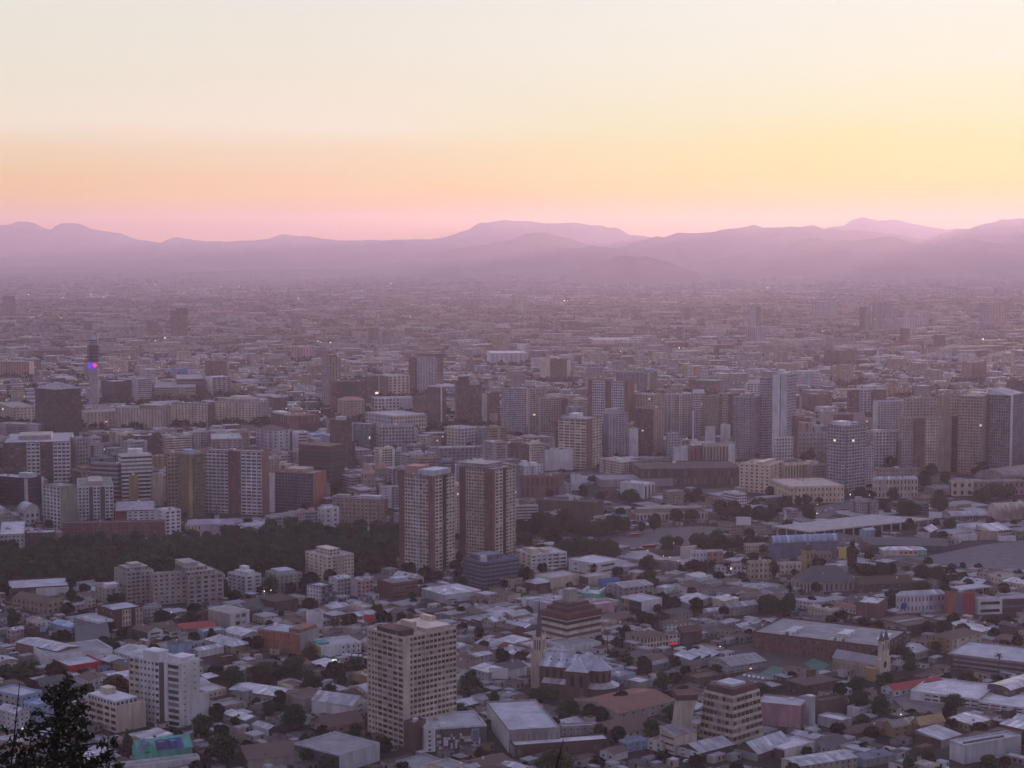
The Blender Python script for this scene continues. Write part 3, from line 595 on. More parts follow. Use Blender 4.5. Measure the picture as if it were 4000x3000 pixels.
wh('A2', 'flat white roofed annex with skylights in front of the plain concrete hall', -20, 20, 765, 1440, 1530, L='1,grey,0', R='1,brown,10,.3,.5', a=14, roof='flat,white', fl=1)
wh('A1', 'big white gabled warehouse left of the beige corner tower', 436, 758, 878, 1120, 1240, L='1,white,0', R='1,white,1,.3,.3', a=62, roof='gable,silver', rise=4, short='white gabled warehouse')
wh('A1', 'tan roofed grey box at the end of the long white roofed shed', 212, 378, 590, 1075, 1160, L='1,grey,0', R='1,tan,0', a=45, roof='flat,rust')
wh('A1', 'blank dark grey box hall at the very bottom, left of the beige corner tower', 300, 655, 972, 1515, h=9, L='1,darkgrey,0', R='1,silver,0', a=50, roof='flat,concrete')
ho('A1', 'row of white and beige garages under the foot of the beige tower', 430, 560, 850, 1290, 1350, L='1,cream,3,.3,.3', R='1,tan,4,.3,.3', roof='gable,rust', a=35)
sc('A1', 'orange painted school with ribbed front and a red upper roof', 12, 345, 498, 560, 720, L='.85,orange,10,.25,.5 .15,orange,0', R='1,concrete,0', a=62, roof='flat,silver', fl=3, win=1, pent='.1,.9,.02,.3,3,terracotta', short='orange school')
wh('A1', 'tall blank white firewall block behind the orange school', 402, 412, 528, 395, 528, L='1,white,0', R='1,white,0', a=20, roof='flat,palegrey')
wh('A1', 'white walled hall with a green awning and ochre end, right of the orange school', 410, 510, 825, 660, 738, L='1,ochre,0', R='.5,white,0 .5,white,4,.3,.5', a=28, roof='flat,palegrey', pent='.02,.3,.3,.7,1.5,teal')
ho('A1', 'ochre shop with a dark roof below the red billboard', 655, 690, 745, 465, 510, L='1,ochre,0', R='1,ochre,0', roof='gable,silver')
ab('B1', 'beige seven storey block with a raised central bay, between park and houses', 385, 560, 768, 1160, 1360, L='1,cream,5,.42,.42', R='.35,cream,2,.5,.45 .3,cream,2,.3,.35,1 .35,cream,3,.5,.45', a=38, roof='flat,palegrey', pent='.25,.65,.2,.8,5,cream,1', win=1, fl=7, short='beige seven storey block')
of('B1', 'white four storey office with a blue grey flank below the beige seven storey block', 398, 515, 602, 1395, 1515, L='1,white,5,.5,.42', R='1,slate,3,.9,.6', a=55, roof='flat,silver', fl=4, win=1)
ho('B1', 'rounded white block with small balconies right of the white four storey office', 570, 640, 742, 1335, 1460, L='1,white,1,.3,.3', R='1,palegrey,4,.55,.5', roof='vault,silver', rise=1.5, a=40)
ho('B1', 'pink terraced house with balconies beside the rounded white block', 742, 830, 922, 1350, 1478, L='.6,palegrey,0 .4,pink,1,.6,.5', R='1,pink,3,.6,.55', roof='flat,palegrey', a=45)
of('B1', 'maroon brick offices with ribbon windows left of the white round ended warehouse', 952, 1075, 1272, 1370, 1490, L='1,maroon,0', R='.5,brick,1,.92,.4 .5,brick,1,.92,.4', a=35, roof='flat,grey', fl=4, pent='.3,.8,.3,.7,2.5,silver')
wh('B1', 'big white warehouse with a rounded pale roof below the twin brick towers', 1300, 1480, 1768, 1455, 1525, L='1,palegrey,0', R='1,silver,0', a=35, roof='hip,white', rise=4, short='white round roofed warehouse')
ho('B1', 'white gabled hall at the foot of the left brick tower', 1080, 1230, 1315, 1330, 1380, L='1,beige,0', R='1,white,3,.4,.4', roof='gable,silver', rise=3)
tw('B1', 'left of the two brick striped towers by the river trees, slightly nearer', 1122, 1392, 1562, 530, 1305, L='.17,brick,3,.35,.4 .33,cream,4,.75,.55 .1,silver,1,.5,.5,.6 .27,cream,3,.75,.55 .13,brick,2,.3,.4,.5', R='.1,brick,0 .33,cream,2,.75,.6 .16,black,0,.5,.5,.4 .41,cream,3,.7,.55', a=56, roof='flat,concrete', fl=27, win=1, pent='.1,.9,.05,.5,5,silver .2,.7,.55,.95,7,salmon', short='left brick striped tower')
tw('B1', 'right of the two brick striped towers, behind the grey terraced office', 1596, 1862, 2038, 475, 1200, L='.2,maroon,0 .56,cream,7,.7,.55 .24,brick,2,.3,.4,.5', R='.1,brick,0 .34,cream,2,.75,.6 .12,black,0,.5,.5,.4 .44,cream,3,.7,.55', a=56, roof='flat,palegrey', fl=27, win=1, pent='.05,.8,.25,.98,4.5,concrete,1', short='right brick striped tower')
of('B1', 'grey terraced office with ribbon windows at the foot of the right brick tower', 1625, 1790, 2068, 1205, 1400, L='1,slate,1,1,.45', R='1,slate,1,1,.45', a=38, roof='flat,slate', fl=6, pent='.15,.7,.3,.9,4,slate,1 .0,.12,.05,.2,5,silver', short='grey terraced office')
# -- church with the pointed spire and its neighbours (the church itself is below)
b('A2', 'office_building', OF, 'stepped office of white bands crowned by brown tiers like a pyramid', 226, 430, 698, 450, 655, L='1,cream,1,1,.48', R='1,cream,1,1,.48', a=42, roof='none', fl=4, win=0, pent='-.02,1.02,-.02,1.02,3.8,maroon .07,.93,.07,.93,4.6,darkgrey .1,.9,.1,.9,6.8,maroon .17,.83,.17,.83,7.6,darkgrey .2,.8,.2,.8,9.6,maroon .36,.6,.38,.64,18,concrete', short='brown tiered office')
wh('A2', 'long white base building in front of the brown tiered office', 262, 430, 702, 665, 720, L='1,white,0', R='1,white,0', a=32, roof='flat,grey')
ho('A2', 'white villa with a hipped pale roof beside the church tower', 262, 340, 428, 690, 735, L='1,white,3,.4,.4', R='1,white,3,.4,.4', roof='hip,silver')
ho('A2', 'white parapet building right behind the church nave', 330, 400, 492, 700, 760, L='1,cream,3,.3,.4', R='1,white,0', roof='flat,palegrey')
of('A2', 'two storey arcaded cream building with arched galleries, right of the palm', 888, 1040, 1230, 590, 685, L='.3,beige,0 .7,beige,3,.45,.6', R='1,cream,8,.66,.7', a=32, roof='hip,rust', fl=2, win=1, rise=2.5, short='arcaded building')
ho('A2', 'white shop with three arches and a red sign next to the arcaded building', 1228, 1236, 1322, 560, 645, L='1,white,0', R='1,white,3,.6,.45', roof='gable,rust', a=28, fl=2, short='white shop with the red sign')
ho('A2', 'dark maroon roofed house right of the white shop with the red sign', 1320, 1340, 1492, 545, 640, L='1,darkgrey,0', R='.5,darkgrey,0 .5,brown,2,.5,.3', roof='shed,maroon', a=25, rise=3)
of('A2', 'white corner building with yellow framed window grid and grey glazed side', 856, 1018, 1180, 305, 405, L='.38,ochre,2,.6,.6 .62,slate,1,.9,.85', R='1,white,0', a=38, roof='flat,silver', fl=2, short='yellow framed corner building')
wh('A2', 'pinkish blank walled hall right behind the brown tiered office', 600, 660, 806, 330, 420, L='1,concrete,0', R='1,pink,0', a=32, roof='flat,silver')
wh('A2', 'long white flat roofed store left behind the brown tiered office', 76, 110, 430, 290, 355, L='1,white,0', R='1,silver,0', a=20, roof='flat,white')
ab('A2', 'worn grey three storey flats above the yellow framed corner building', 745, 880, 1112, 195, 290, L='1,grey,3,.4,.4', R='1,concrete,6,.5,.5', a=33, roof='gable,grey', rise=2)
ho('A2', 'small white cube house right of the worn grey flats', 1130, 1200, 1280, 200, 245, L='1,white,0', R='1,white,0', roof='flat,white')
wh('A2', 'long grey ridged shed right of the yellow framed corner building', 1222, 1400, 1545, 325, 385, L='1,grey,0', R='1,grey,0', a=60, roof='gable,silver', rise=2.5)
wh('A2', 'grey hall with small openings in the middle of the market sheds', 1640, 1710, 1935, 350, 418, L='1,concrete,0', R='1,concrete,6,.2,.3', a=30, roof='gable,grey', rise=2.5)
ho('A2', 'small cream curved building among the market sheds', 1500, 1540, 1712, 385, 418, L='1,cream,0', R='1,cream,4,.2,.4', roof='vault,silver', rise=2, a=25)
ho('A2', 'white colonial house with rusty hipped roof behind the arcaded building', 1160, 1220, 1435, 480, 530, L='1,white,2,.3,.5', R='1,white,6,.3,.5', roof='hip,rust', a=25)
ho('A2', 'dark tiled hip roofed house with a row of small windows above the white colonial house', 1180, 1250, 1420, 400, 450, L='1,brown,3,.3,.4', R='1,beige,6,.35,.5', roof='hip,darkgrey', a=25)
of('A2', 'tapering office of beige bands under a maroon crown with rooftop aerials', 1465, 1735, 1990, 1068, 1480, L='1,cream,8,.95,.57', R='1,cream,7,.95,.57', a=45, roof='flat,silver', fl=7, win=1, pent='.03,.97,.03,.97,4.2,maroon .2,.7,.2,.8,5.5,silver', short='tapering banded office')
ho('A2', 'yellow shuttered building with brown window strips at the foot of the curved pale tower', 1160, 1275, 1452, 1360, 1510, L='1,cream,1,.9,.3', R='1,cream,0', a=35, roof='shed,grey', fl=3)
ho('A2', 'low white house in front of the yellow shuttered building', 1062, 1180, 1270, 1420, 1490, L='1,white,2,.3,.4', R='1,cream,0', roof='flat,grey')
ho('A2', 'group of grey metal gables in front of the tapering banded office', 1300, 1480, 1740, 1490, 1560, L='1,white,2,.3,.3', R='1,brown,0', roof='gable,silver', a=40, rise=3)
wh('A2', 'wide grey pitched roof hall at the bottom right of the tapering banded office', 1745, 1930, 2200, 1500, 1560, L='1,grey,0', R='1,brown,0', a=45, roof='gable,silver', rise=5)
ho('A2', 'white box house with dark base left of the round tree at the bottom', 690, 800, 910, 1500, 1560, L='1,white,2,.3,.3', R='1,white,0', roof='gable,rust', rise=1.5)
ho('A2', 'low teal walled house left of the white house by the curved pale tower', 838, 900, 1062, 1420, 1490, L='1,teal,2,.3,.4', R='1,paleblue,3,.2,.4', roof='flat,grey', a=35)
wh('A2', 'brick red tiled courtyard range in front of the church trees', 500, 840, 1290, 1180, h=6, L='1,beige,0', R='1,beige,6,.2,.4', a=40, roof='gable,terracotta', rise=3)
wh('A2', 'dark red hip roofed corner house with white dormers beside the plain concrete hall', 640, 850, 1230, 1340, 1420, L='1,beige,4,.2,.4', R='1,white,7,.3,.4', a=35, roof='hip,rust', rise=5, fl=2)
wh('A2', 'small flat white roofed store right of the church apse', 878, 1010, 1108, 945, 1000, L='1,concrete,0', R='1,concrete,0', a=48, roof='flat,white')
ho('A2', 'brown flat roofed terrace house between the church and the sports courts', 1355, 1460, 1650, 910, 970, L='1,brown,3,.4,.3', R='1,rust,5,.4,.4', a=35, roof='flat,rust')
ho('A2', 'turquoise and white gabled house among trees right of the church', 1080, 1110, 1230, 800, 850, L='1,white,1,.3,.4', R='1,teal,2,.3,.4', roof='gable,grey')
wh('A2', 'wide pale shed roofs beside the sports courts, below the arcaded building', 1270, 1400, 1640, 760, h=5, L='1,grey,0', R='1,grey,0', roof='saw,silver', a=30)
wh('A2', 'long grey hall at the edge of the sports courts', 1540, 1720, 1995, 810, 865, L='1,palegrey,0', R='1,grey,8,.5,.3', a=33, roof='gable,grey', rise=3)
# -- near right
b('A3', 'theatre', 'theatre', 'pink tapering fly tower wall with a white stripe along its roof', 112, 455, 515, 1130, 1300, L='.85,pink,0 .15,pink,0', R='1,pink,4,.5,.5', a=68, roof='flat,silver', fl=4, short='pink tapering wall')
of('A3', 'brown clad box with a strip of lights beside the pale pylon', 540, 610, 822, 1090, 1200, L='1,rust,0', R='1,rust,0', a=30, roof='flat,brown')
ho('A3', 'flat brown hat roofed pavilion with a cube lantern, behind the brown clad box', 345, 500, 745, 960, 1050, L='1,brown,4,.5,.5', R='1,rust,4,.4,.3', a=35, roof='hip,rust', rise=2, pent='.45,.62,.5,.7,6,brown')
ho('A3', 'white cube house right of the pale pylon', 822, 900, 1022, 1150, 1210, L='1,white,0', R='1,white,2,.4,.3', roof='flat,white', a=42)
wh('A3', 'flat white terrace roof left of the white cube house', 590, 780, 860, 1245, h=5, L='1,palegrey,0', R='1,palegrey,0', roof='flat,white', a=45)
wh('A3', 'barn with a dark hipped roof and a brick red front', 790, 850, 1152, 1340, 1395, L='1,brown,0', R='1,terracotta,0', a=28, roof='hip,rust', rise=3.5, short='red fronted barn')
ho('A3', 'salmon firewall house with an ochre pitched roof', 1330, 1395, 1590, 1275, 1365, L='1,brick,0', R='1,salmon,0', a=30, roof='gable,ochre', rise=4)
ho('A3', 'ochre roofed house left of the salmon firewall', 1110, 1180, 1380, 1290, 1370, L='1,ochre,0', R='1,ochre,3,.3,.3', a=30, roof='gable,olivegrey', rise=3)
wh('A3', 'white sheet roof tilted below the salmon firewall', 1365, 1560, 1720, 1390, h=5, L='1,maroon,0', R='1,grey,0', a=40, roof='shed,silver', rise=2)
wh('A3', 'large smooth white block at the lower right corner with a roof slit', 1628, 1740, 2192, 1440, 1580, L='1,white,0', R='1,silver,0', a=28, roof='flat,silver', pent='.1,.8,.4,.5,.8,darkgrey', short='smooth white corner block')
wh('A3', 'long shed with a bright corrugated roof at the bottom edge', 305, 440, 905, 1595, h=5.5, L='1,cream,0', R='1,beige,10,.2,.5', a=26, roof='gable,silver', rise=1.2)
ho('A3', 'blue roofed low sheds right of the long corrugated shed', 890, 960, 1180, 1545, h=4, L='1,paleblue,0', R='1,grey,0', roof='shed,slate', a=30, rise=1.5)
wh('A3', 'white flat roofed shed under the red fronted barn toward the left', 175, 330, 575, 1470, h=5, L='1,brown,0', R='1,white,0', roof='flat,white', a=38)
sc('A3', 'long white school wing with dark ribbon windows facing the yard', 1320, 1850, 1990, 1075, 1140, L='.2,white,0 .8,white,7,.8,.45', R='1,white,2,.5,.4', a=60, roof='flat,white', fl=2, win=1, short='white school')
sc('A3', 'second white school wing continuing out of the frame with paired windows', 1855, 2290, 2420, 1155, 1200, L='1,white,5,.8,.5', R='1,white,2,.5,.4', a=58, roof='flat,white', fl=2, win=1)
sc('A3', 'red roofed range behind the white school', 1090, 1190, 1590, 1000, 1050, L='1,white,2,.4,.4', R='.5,white,4,.3,.4 .5,white,0', a=30, roof='gable,red', rise=2.5)
sc('A3', 'very long brick college with a pale flat roof carrying round coolers', 80, 1085, 1290, 660, 800, L='1,brick,30,.35,.45', R='1,maroon,6,.4,.45', a=60, roof='flat,concrete', fl=3, pent='.15,.5,.7,.78,1.8,silver .3,.6,.32,.4,2.2,white .3,.7,.05,.1,1.5,white', short='long brick college')
of('A3', 'cream walled office with a brown tiled roof right of the twin spired church', 1475, 1640, 1882, 600, 720, L='1,ochre,3,.3,.45', R='1,cream,4,.3,.4', a=40, roof='hip,rust', rise=3, fl=3)
of('A3', 'long grey office with horizontal bands at the right edge beside the palm', 1612, 2230, 2380, 790, 900, L='.07,maroon,0 .93,grey,1,1,.5', R='1,grey,1,1,.5', a=58, roof='flat,silver', fl=3, short='long grey banded office')
b('A3', 'sports_hall', 'sports hall', 'wide white roof with a curved eave by the right edge above the white school', 1925, 2100, 2400, 1000, h=7, L='1,brown,4,.8,.5', R='1,brown,6,.8,.5', a=42, roof='vault,white', rise=2.2)
of('A3', 'lilac and white classical facade with a round dark blue mural', 1216, 1232, 1592, 258, 398, L='1,white,1', R='.65,white,8,.35,.5 .35,lilac,4,.4,.5', a=14, roof='hip,silver', fl=2, win=1, rise=3, short='lilac classical facade')
of('A3', 'orange red modern block split by a grey strip, next to the lilac facade', 1590, 1612, 1826, 240, 405, L='1,orange,0', R='.3,orange,0 .25,slate,0 .45,red,0', a=8, roof='flat,brown', short='orange red block')
of('A3', 'grey white offices with dark glazing right of the orange red block', 1826, 1850, 2230, 285, 405, L='1,white,0', R='.5,white,1,.8,.4 .5,slate,1,.95,.7', a=10, roof='flat,silver', fl=2)
of('A3', 'square brick block with white pilasters and a pale roof', 892, 1060, 1142, 325, 445, L='.3,brick,0 .5,brick,4,.12,.9 .2,brick,0', R='1,brick,3,.1,.9', a=62, roof='flat,white', fl=1)
wh('A3', 'flat brown roofed curved range right of the square brick block', 1040, 1290, 1560, 500, 560, L='1,grey,0', R='1,brown,0', a=30, roof='flat,rust', pent='.1,.9,.4,.5,.8,grey')
ho('A3', 'white hipped outbuilding between brick block and lilac facade', 1140, 1180, 1236, 380, 410, L='1,maroon,0', R='1,white,0', roof='hip,white')
b('B3', 'mansion', 'old mansion', 'old mansion with a huge dark tiled roof and white arcade', 385, 480, 905, 1365, 1440, L='1,stone,3,.5,.7', R='.3,white,5,.6,.9 .7,beige,8,.35,.7', a=12, roof='hip,darkgrey', rise=11, fl=1, short='dark roofed mansion')
b('B3', 'mansion', 'old mansion', 'lower dark roofed wing joined to the right of the old mansion', 900, 905, 1345, 1375, 1440, L='1,brown,2', R='1,brown,10,.35,.5', a=10, roof='hip,brown', rise=6, fl=2)
# -- the river bank and stations
ab('B2', 'white low apartments with rooftop towers right of the right brick tower', 30, 150, 432, 1145, 1260, L='1,cream,3,.5,.4', R='.6,white,4,.6,.45 .4,white,2,.8,.5', a=25, roof='flat,white', fl=4, pent='.1,.3,.2,.6,4,cream .45,.6,.2,.6,3,cream', win=1)
of('B2', 'white modern building with one long dark slot in front of the bridge', 446, 660, 850, 1215, 1300, L='1,white,2,.2,.3', R='.2,white,0 .6,white,1,.9,.35 .2,white,0', a=45, roof='flat,white', fl=2, short='white slot building')
wh('B2', 'long cream blank walled hall below the white slot building', 180, 310, 530, 1330, 1410, L='1,cream,0', R='1,cream,0', a=40, roof='flat,palegrey')
wh('B2', 'cream hall with a brown gable end left of the bright blue box', 530, 600, 772, 1320, 1395, L='1,brown,1,.3,.4', R='1,cream,0', a=35, roof='flat,palegrey')
wh('B2', 'bright blue box building', 680, 700, 852, 1345, 1400, L='1,blue,0', R='1,blue,0', a=22, roof='flat,blue', short='bright blue box')
ho('B2', 'mint green and white hall behind the brown tiered office', 545, 690, 746, 1455, 1500, L='1,mint,0', R='1,mint,0', a=70, roof='flat,white', pent='.1,.9,.02,.1,3,white .1,.9,.9,.98,3,white')
ho('B2', 'dark maroon house with a pale metal roof below the long cream hall', 100, 190, 320, 1370, 1425, L='1,maroon,2,.3,.3', R='1,maroon,2,.3,.3', roof='hip,silver', a=40)
ho('B2', 'white and salmon riverside house with red painted centre', 1412, 1420, 1660, 1120, 1210, L='1,white,1', R='.45,white,4,.3,.5 .55,salmon,3,.4,.4', a=12, roof='flat,grey', fl=2)
ho('B2', 'row of narrow white fronts behind the street trees right of the salmon house', 1600, 1610, 1860, 1235, 1300, L='1,white,1', R='1,white,8,.4,.6', a=12, roof='gable,grey', fl=2)
of('B2', 'stone coloured three storey corner house with shops', 1860, 1870, 2045, 1200, 1335, L='1,stone,1', R='1,stone,5,.4,.5', a=14, roof='flat,grey', fl=3)
of('B3', 'pale yellow buildings right of the stone corner house', 275, 300, 462, 1215, 1300, L='1,cream,1', R='1,cream,5,.35,.5', a=14, roof='flat,palegrey', fl=2)
ho('B3', 'small cream house with a balustrade, left of the blue grey market hall', 18, 30, 182, 1065, 1130, L='1,cream,1', R='.6,cream,5,.35,.5 .4,stone,2,.3,.4', a=14, roof='flat,palegrey', fl=2)
wh('B3', 'blue grey market hall with a pale vaulted roof', 215, 240, 745, 1050, 1180, L='1,slate,0', R='1,slate,0', a=14, roof='vault,paleblue', rise=6, fl=2, short='blue grey market hall')
ho('B3', 'cream house with pink upper floor right of the domed tower', 555, 570, 700, 1130, 1215, L='1,tan,1', R='1,tan,4,.35,.5', a=14, roof='flat,rust', fl=2)
wh('B3', 'white flat roofed store right of the domed tower, before the palm', 590, 640, 832, 1240, 1285, L='1,white,0', R='1,white,0', a=16, roof='flat,silver')
wh('B3', 'cream hall with red graffiti and a mint end beside the gravel lot', 1072, 1110, 1450, 1105, 1148, L='1,cream,3,.3,.3', R='.8,cream,0 .2,mint,0', a=4, roof='hip,white', rise=2, short='graffiti hall')
wh('B3', 'white gabled shed on the railway yard', 1372, 1470, 1535, 965, 1010, L='1,silver,0', R='1,brown,0', roof='gable,white', rise=4, a=60)
wh('B3', 'pale blue green box on the railway yard below the flat station roof', 918, 960, 1042, 950, 1005, L='1,paleblue,0', R='1,paleblue,0', roof='gable,silver', a=35)
wh('B3', 'long dark roofed goods shed on the railway yard', 925, 960, 1620, 1060, h=5, L='1,brown,0', R='1,darkgrey,0', a=-6, roof='gable,darkgrey', rise=2)
wh('B3', 'white walled low store left of the pink yard wall', 1650, 1670, 1845, 990, 1030, L='1,white,0', R='1,white,0', a=6, roof='flat,maroon')
wh('B3', 'pinkish yard building near the right edge', 1845, 1860, 2010, 970, 1025, L='1,tan,0', R='1,tan,0', a=6, roof='flat,rust')
wh('B3', 'low white container like store right of the pinkish yard building', 2008, 2020, 2150, 1005, 1035, L='1,white,0', R='1,white,0', a=6, roof='flat,white')
ho('B3', 'small brick and white house behind the graffiti hall', 915, 930, 1000, 1060, 1110, L='1,brick,1', R='1,brick,3,.4,.4', a=8, roof='flat,maroon')
b('B3', 'station_building', 'station', 'pink station front with arched windows below the arched hall', 1622, 1640, 2215, 565, 680, L='1,salmon,1', R='.3,cream,3,.4,.5 .7,dusty,10,.35,.5', a=5, roof='flat,dusty', fl=2, short='pink station front')
of('B3', 'wide pale classical block with a grey hipped roof at the right edge', 1708, 1760, 2120, 375, 450, L='1,palegrey,3,.35,.5', R='1,palegrey,16,.35,.5', a=8, roof='hip,silver', rise=5, fl=3)
of('B3', 'second pale roofed classical block behind the first at the right edge', 2020, 2040, 2300, 310, 420, L='1,palegrey,1', R='1,palegrey,8,.35,.5', a=8, roof='flat,silver', fl=3)
of('B3', 'white classical three storey palace facing the park', 1024, 1036, 1380, 550, 700, L='1,white,1', R='1,cream,12,.4,.6', a=8, roof='hip,silver', rise=3, fl=3, short='white classical palace', win=1)
of('B3', 'pale pink terrace of old houses behind the white classical palace', 1038, 1050, 1390, 465, 560, L='1,pink,1', R='1,beige,14,.35,.45', a=4, roof='flat,salmon', fl=3)
of('B3', 'long low yellowish corner building at the foot of the cream hotel', 216, 372, 800, 610, 740, L='1,warmcream,7,.35,.4', R='1,warmcream,14,.35,.45', a=10, roof='flat,cream', fl=3, win=0, short='yellowish corner building')
of('B2', 'cream hotel with eight rows of square windows', 1786, 2022, 2150, 440, 660, L='1,warmcream,6,.45,.5', R='1,warmcream,4,.4,.4', a=60, roof='flat,stone', fl=8, win=1, pent='.1,.9,.3,.5,3,cream', short='cream hotel')
of('B3', 'cream block with tall dark pilasters right of the cream hotel', 300, 330, 488, 420, 640, L='1,warmcream,0', R='1,warmcream,7,.5,.85', a=18, roof='flat,stone', fl=1, pent='.1,.7,.2,.6,4,slate')
tw('B3', 'dark gridded tower with a white rooftop box and blue corner strip', 668, 800, 968, 135, 665, L='1,palegrey,6,.72,.62', R='.07,slate,0,.5,.5,.5 .93,palegrey,7,.72,.62', a=40, roof='flat,grey', fl=21, pent='.05,.5,.25,.8,5,white', short='dark gridded tower')
tw('B3', 'low side block attached to the right of the dark gridded tower', 960, 970, 1035, 300, 600, L='1,palegrey,1', R='1,palegrey,3,.6,.5', a=25, roof='flat,grey')
tw('B3', 'white gridded slab right of the dark gridded tower', 1030, 1045, 1206, 175, 450, L='1,white,1', R='1,white,6,.62,.55', a=12, roof='flat,grey', fl=11, pent='0,.4,.2,.8,2.5,white', short='white gridded slab')
# -- the old centre, left
of('B0', 'dark blue glass office in a white frame at the left margin', -90, 222, 342, 545, 750, L='.92,glass,9,.85,.6 .08,white,0,.5,.5,.6', R='.85,glass,3,.85,.6 .15,white,0,.5,.5,.6', a=62, roof='flat,silver', fl=7, pent='.3,.7,.05,.35,5,silver')
ab('B0', 'apartment block with white square window grid and a blank olive grey flank', 335, 478, 605, 610, 935, L='1,white,5,.6,.62', R='1,olivegrey,0', a=48, roof='flat,olivegrey', fl=11, short='white grid flats')
ab('B0', 'ribbed continuation of the white grid flats with alternating dark bays', 605, 620, 890, 610, 880, L='1,white,1', R='.3,white,3,.6,.6 .12,darkgrey,0 .2,white,2,.7,.6 .14,darkgrey,0 .24,white,2,.7,.6', a=15, roof='flat,olivegrey', fl=10, pent='.3,.7,.2,.8,4,beige')
b('B0', 'pavilion', 'pavilion', 'white pavilion with a rounded metal roof left of the white grid flats', 138, 200, 312, 810, 905, L='1,white,1,.5,.5', R='1,white,3,.5,.5', a=35, roof='vault,silver', rise=8, fl=2)
ab('B0', 'wide white balconied block with brown recesses at the far left', -40, 30, 548, 265, 600, L='1,beige,3', R='.35,brown,4,.7,.5 .2,white,3,.75,.55 .2,brown,2,.6,.5 .25,white,4,.8,.55', a=12, roof='flat,palegrey', fl=11, pent='.2,.7,.3,.7,5,beige', short='wide balconied block')
tw('B0', 'pale blank tower slab right of the wide balconied block', 545, 606, 692, 228, 560, L='1,silver,0', R='1,concrete,4,.5,.5', a=45, roof='flat,paleblue', fl=11)
ab('B0', 'brown terraced flats behind the white grid flats', 560, 640, 760, 490, 640, L='1,brown,2', R='1,tan,3,.5,.5', a=35, roof='flat,rust', pent='.2,.8,.2,.8,4,terracotta')
of('B0', 'grey ribbon window office left of the curved white one', 712, 930, 965, 430, 740, L='1,grey,1,1,.5', R='1,grey,1,1,.5', a=70, roof='flat,palegrey', fl=9)
of('B0', 'curved white ribbon window office with a cream wall behind it', 926, 960, 1192, 365, 740, L='1,white,1,1,.5', R='1,white,1,1,.5', a=22, roof='flat,silver', fl=12, pent='.3,.75,.3,.8,6,white', short='curved ribbon office')
tw('B0', 'narrow ochre slab between the curved ribbon office and the olive tower', 1020, 1030, 1086, 520, 770, L='1,ochre,0', R='1,ochre,0', a=30, roof='flat,ochre')
tw('B0', 'pale olive slab with a square ochre head', 1188, 1198, 1282, 515, 760, L='1,olivegrey,0', R='1,stone,0', a=25, roof='flat,stone')
tw('B0', 'ochre topped tower behind the pale olive slab', 1180, 1200, 1312, 370, 600, L='1,ochre,2', R='1,ochre,3,.4,.5', a=25, roof='flat,paleblue')
tw('B0', 'brown grey balconied tower left of the dark olive tower', 1300, 1320, 1395, 345, 800, L='1,rust,2', R='1,tan,3,.6,.55', a=25, roof='flat,grey', fl=15)
tw('B0', 'dark olive tower with an orange vertical stripe', 1388, 1490, 1612, 355, 850, L='.85,olive,5,.6,.6 .15,terracotta,0', R='.2,ochre,0 .8,olive,5,.6,.6', a=45, roof='flat,olivegrey', fl=17, pent='.2,.6,.3,.8,4,paleblue', short='dark olive tower')
tw('B0', 'wide white balconied tower with two dark red brick strips', 1602, 2060, 2112, 335, 830, L='.42,white,6,.8,.52 .22,brick,4,.3,.35,.6 .36,white,4,.8,.52', R='1,terracotta,0', a=72, roof='flat,palegrey', fl=18, short='red striped white tower')
tw('B0', 'blank white slab at the right foot of the red striped white tower', 2062, 2085, 2158, 515, 810, L='1,tan,1', R='1,white,0', a=25, roof='flat,white')
of('B0', 'beige stepped roof block above the red striped white tower', 1640, 1660, 1905, 235, 420, L='1,beige,1', R='1,beige,6,.5,.4', a=12, roof='flat,palegrey')
ab('B0', 'white flats with red striped balconies at the park edge', 895, 905, 1218, 800, 900, L='1,red,1,.9,.5', R='.3,red,1,.9,.5 .7,white,5,.5,.4', a=12, roof='flat,palegrey', fl=4)
ab('B0', 'white cube block with five dark window columns beside the park trees', 1216, 1300, 1420, 800, 1005, L='1,white,1,.3,.3', R='1,white,3,.6,.5', a=40, roof='flat,white', fl=7, pent='.1,.3,.2,.6,2,white .6,.8,.3,.6,2,white', win=1)
ab('B0', 'long pinkish brick row facing the park trees', 475, 490, 1290, 895, 1040, L='1,brick,1', R='1,brick,26,.4,.45', a=6, roof='flat,grey', fl=5)
ab('B0', 'low red brown flats at the park edge by the left margin', 180, 200, 428, 975, 1085, L='1,maroon,1', R='1,maroon,7,.4,.4', a=10, roof='flat,palegrey', fl=4)
ab('B0', 'white and grey flats at the left end of the park', -20, 0, 190, 985, 1110, L='1,white,1', R='1,palegrey,6,.5,.45', a=15, roof='flat,white', fl=4)
of('B0', 'white colonial museum half sunk among the park trees', 1458, 1470, 1835, 905, 1000, L='1,cream,1', R='.3,cream,4,.35,.5 .4,lilac,0 .3,cream,4,.35,.5', a=8, roof='hip,lilac', rise=3, fl=2)
tw('B1', 'dark grey office slab with an orange end wall', 148, 452, 552, 505, 800, L='1,slate,12,.8,.6', R='1,orange,0', a=68, roof='flat,grey', fl=12, pent='.1,.9,.3,.8,4,tan', short='orange ended slab')
of('B1', 'dark glass block with a maroon top and white floor lines', 335, 575, 697, 330, 660, L='1,darkgrey,1,1,.8', R='1,darkgrey,1,1,.8', a=60, roof='flat,silver', fl=11, pent='0,1,0,1,6,maroon', short='maroon topped glass block')
tw('B1', 'dark brown tower rising behind the maroon topped glass block', 580, 690, 752, 90, 470, L='1,brown,5,.5,.5', R='1,maroon,4,.5,.6', a=58, roof='flat,brown', fl=15, pent='.2,.7,.2,.7,5,silver', short='dark brown tower')
tw('B1', 'lower brown half of the dark brown tower', 690, 700, 778, 262, 460, L='1,brown,1', R='1,brown,4,.5,.5', a=25, roof='flat,rust')
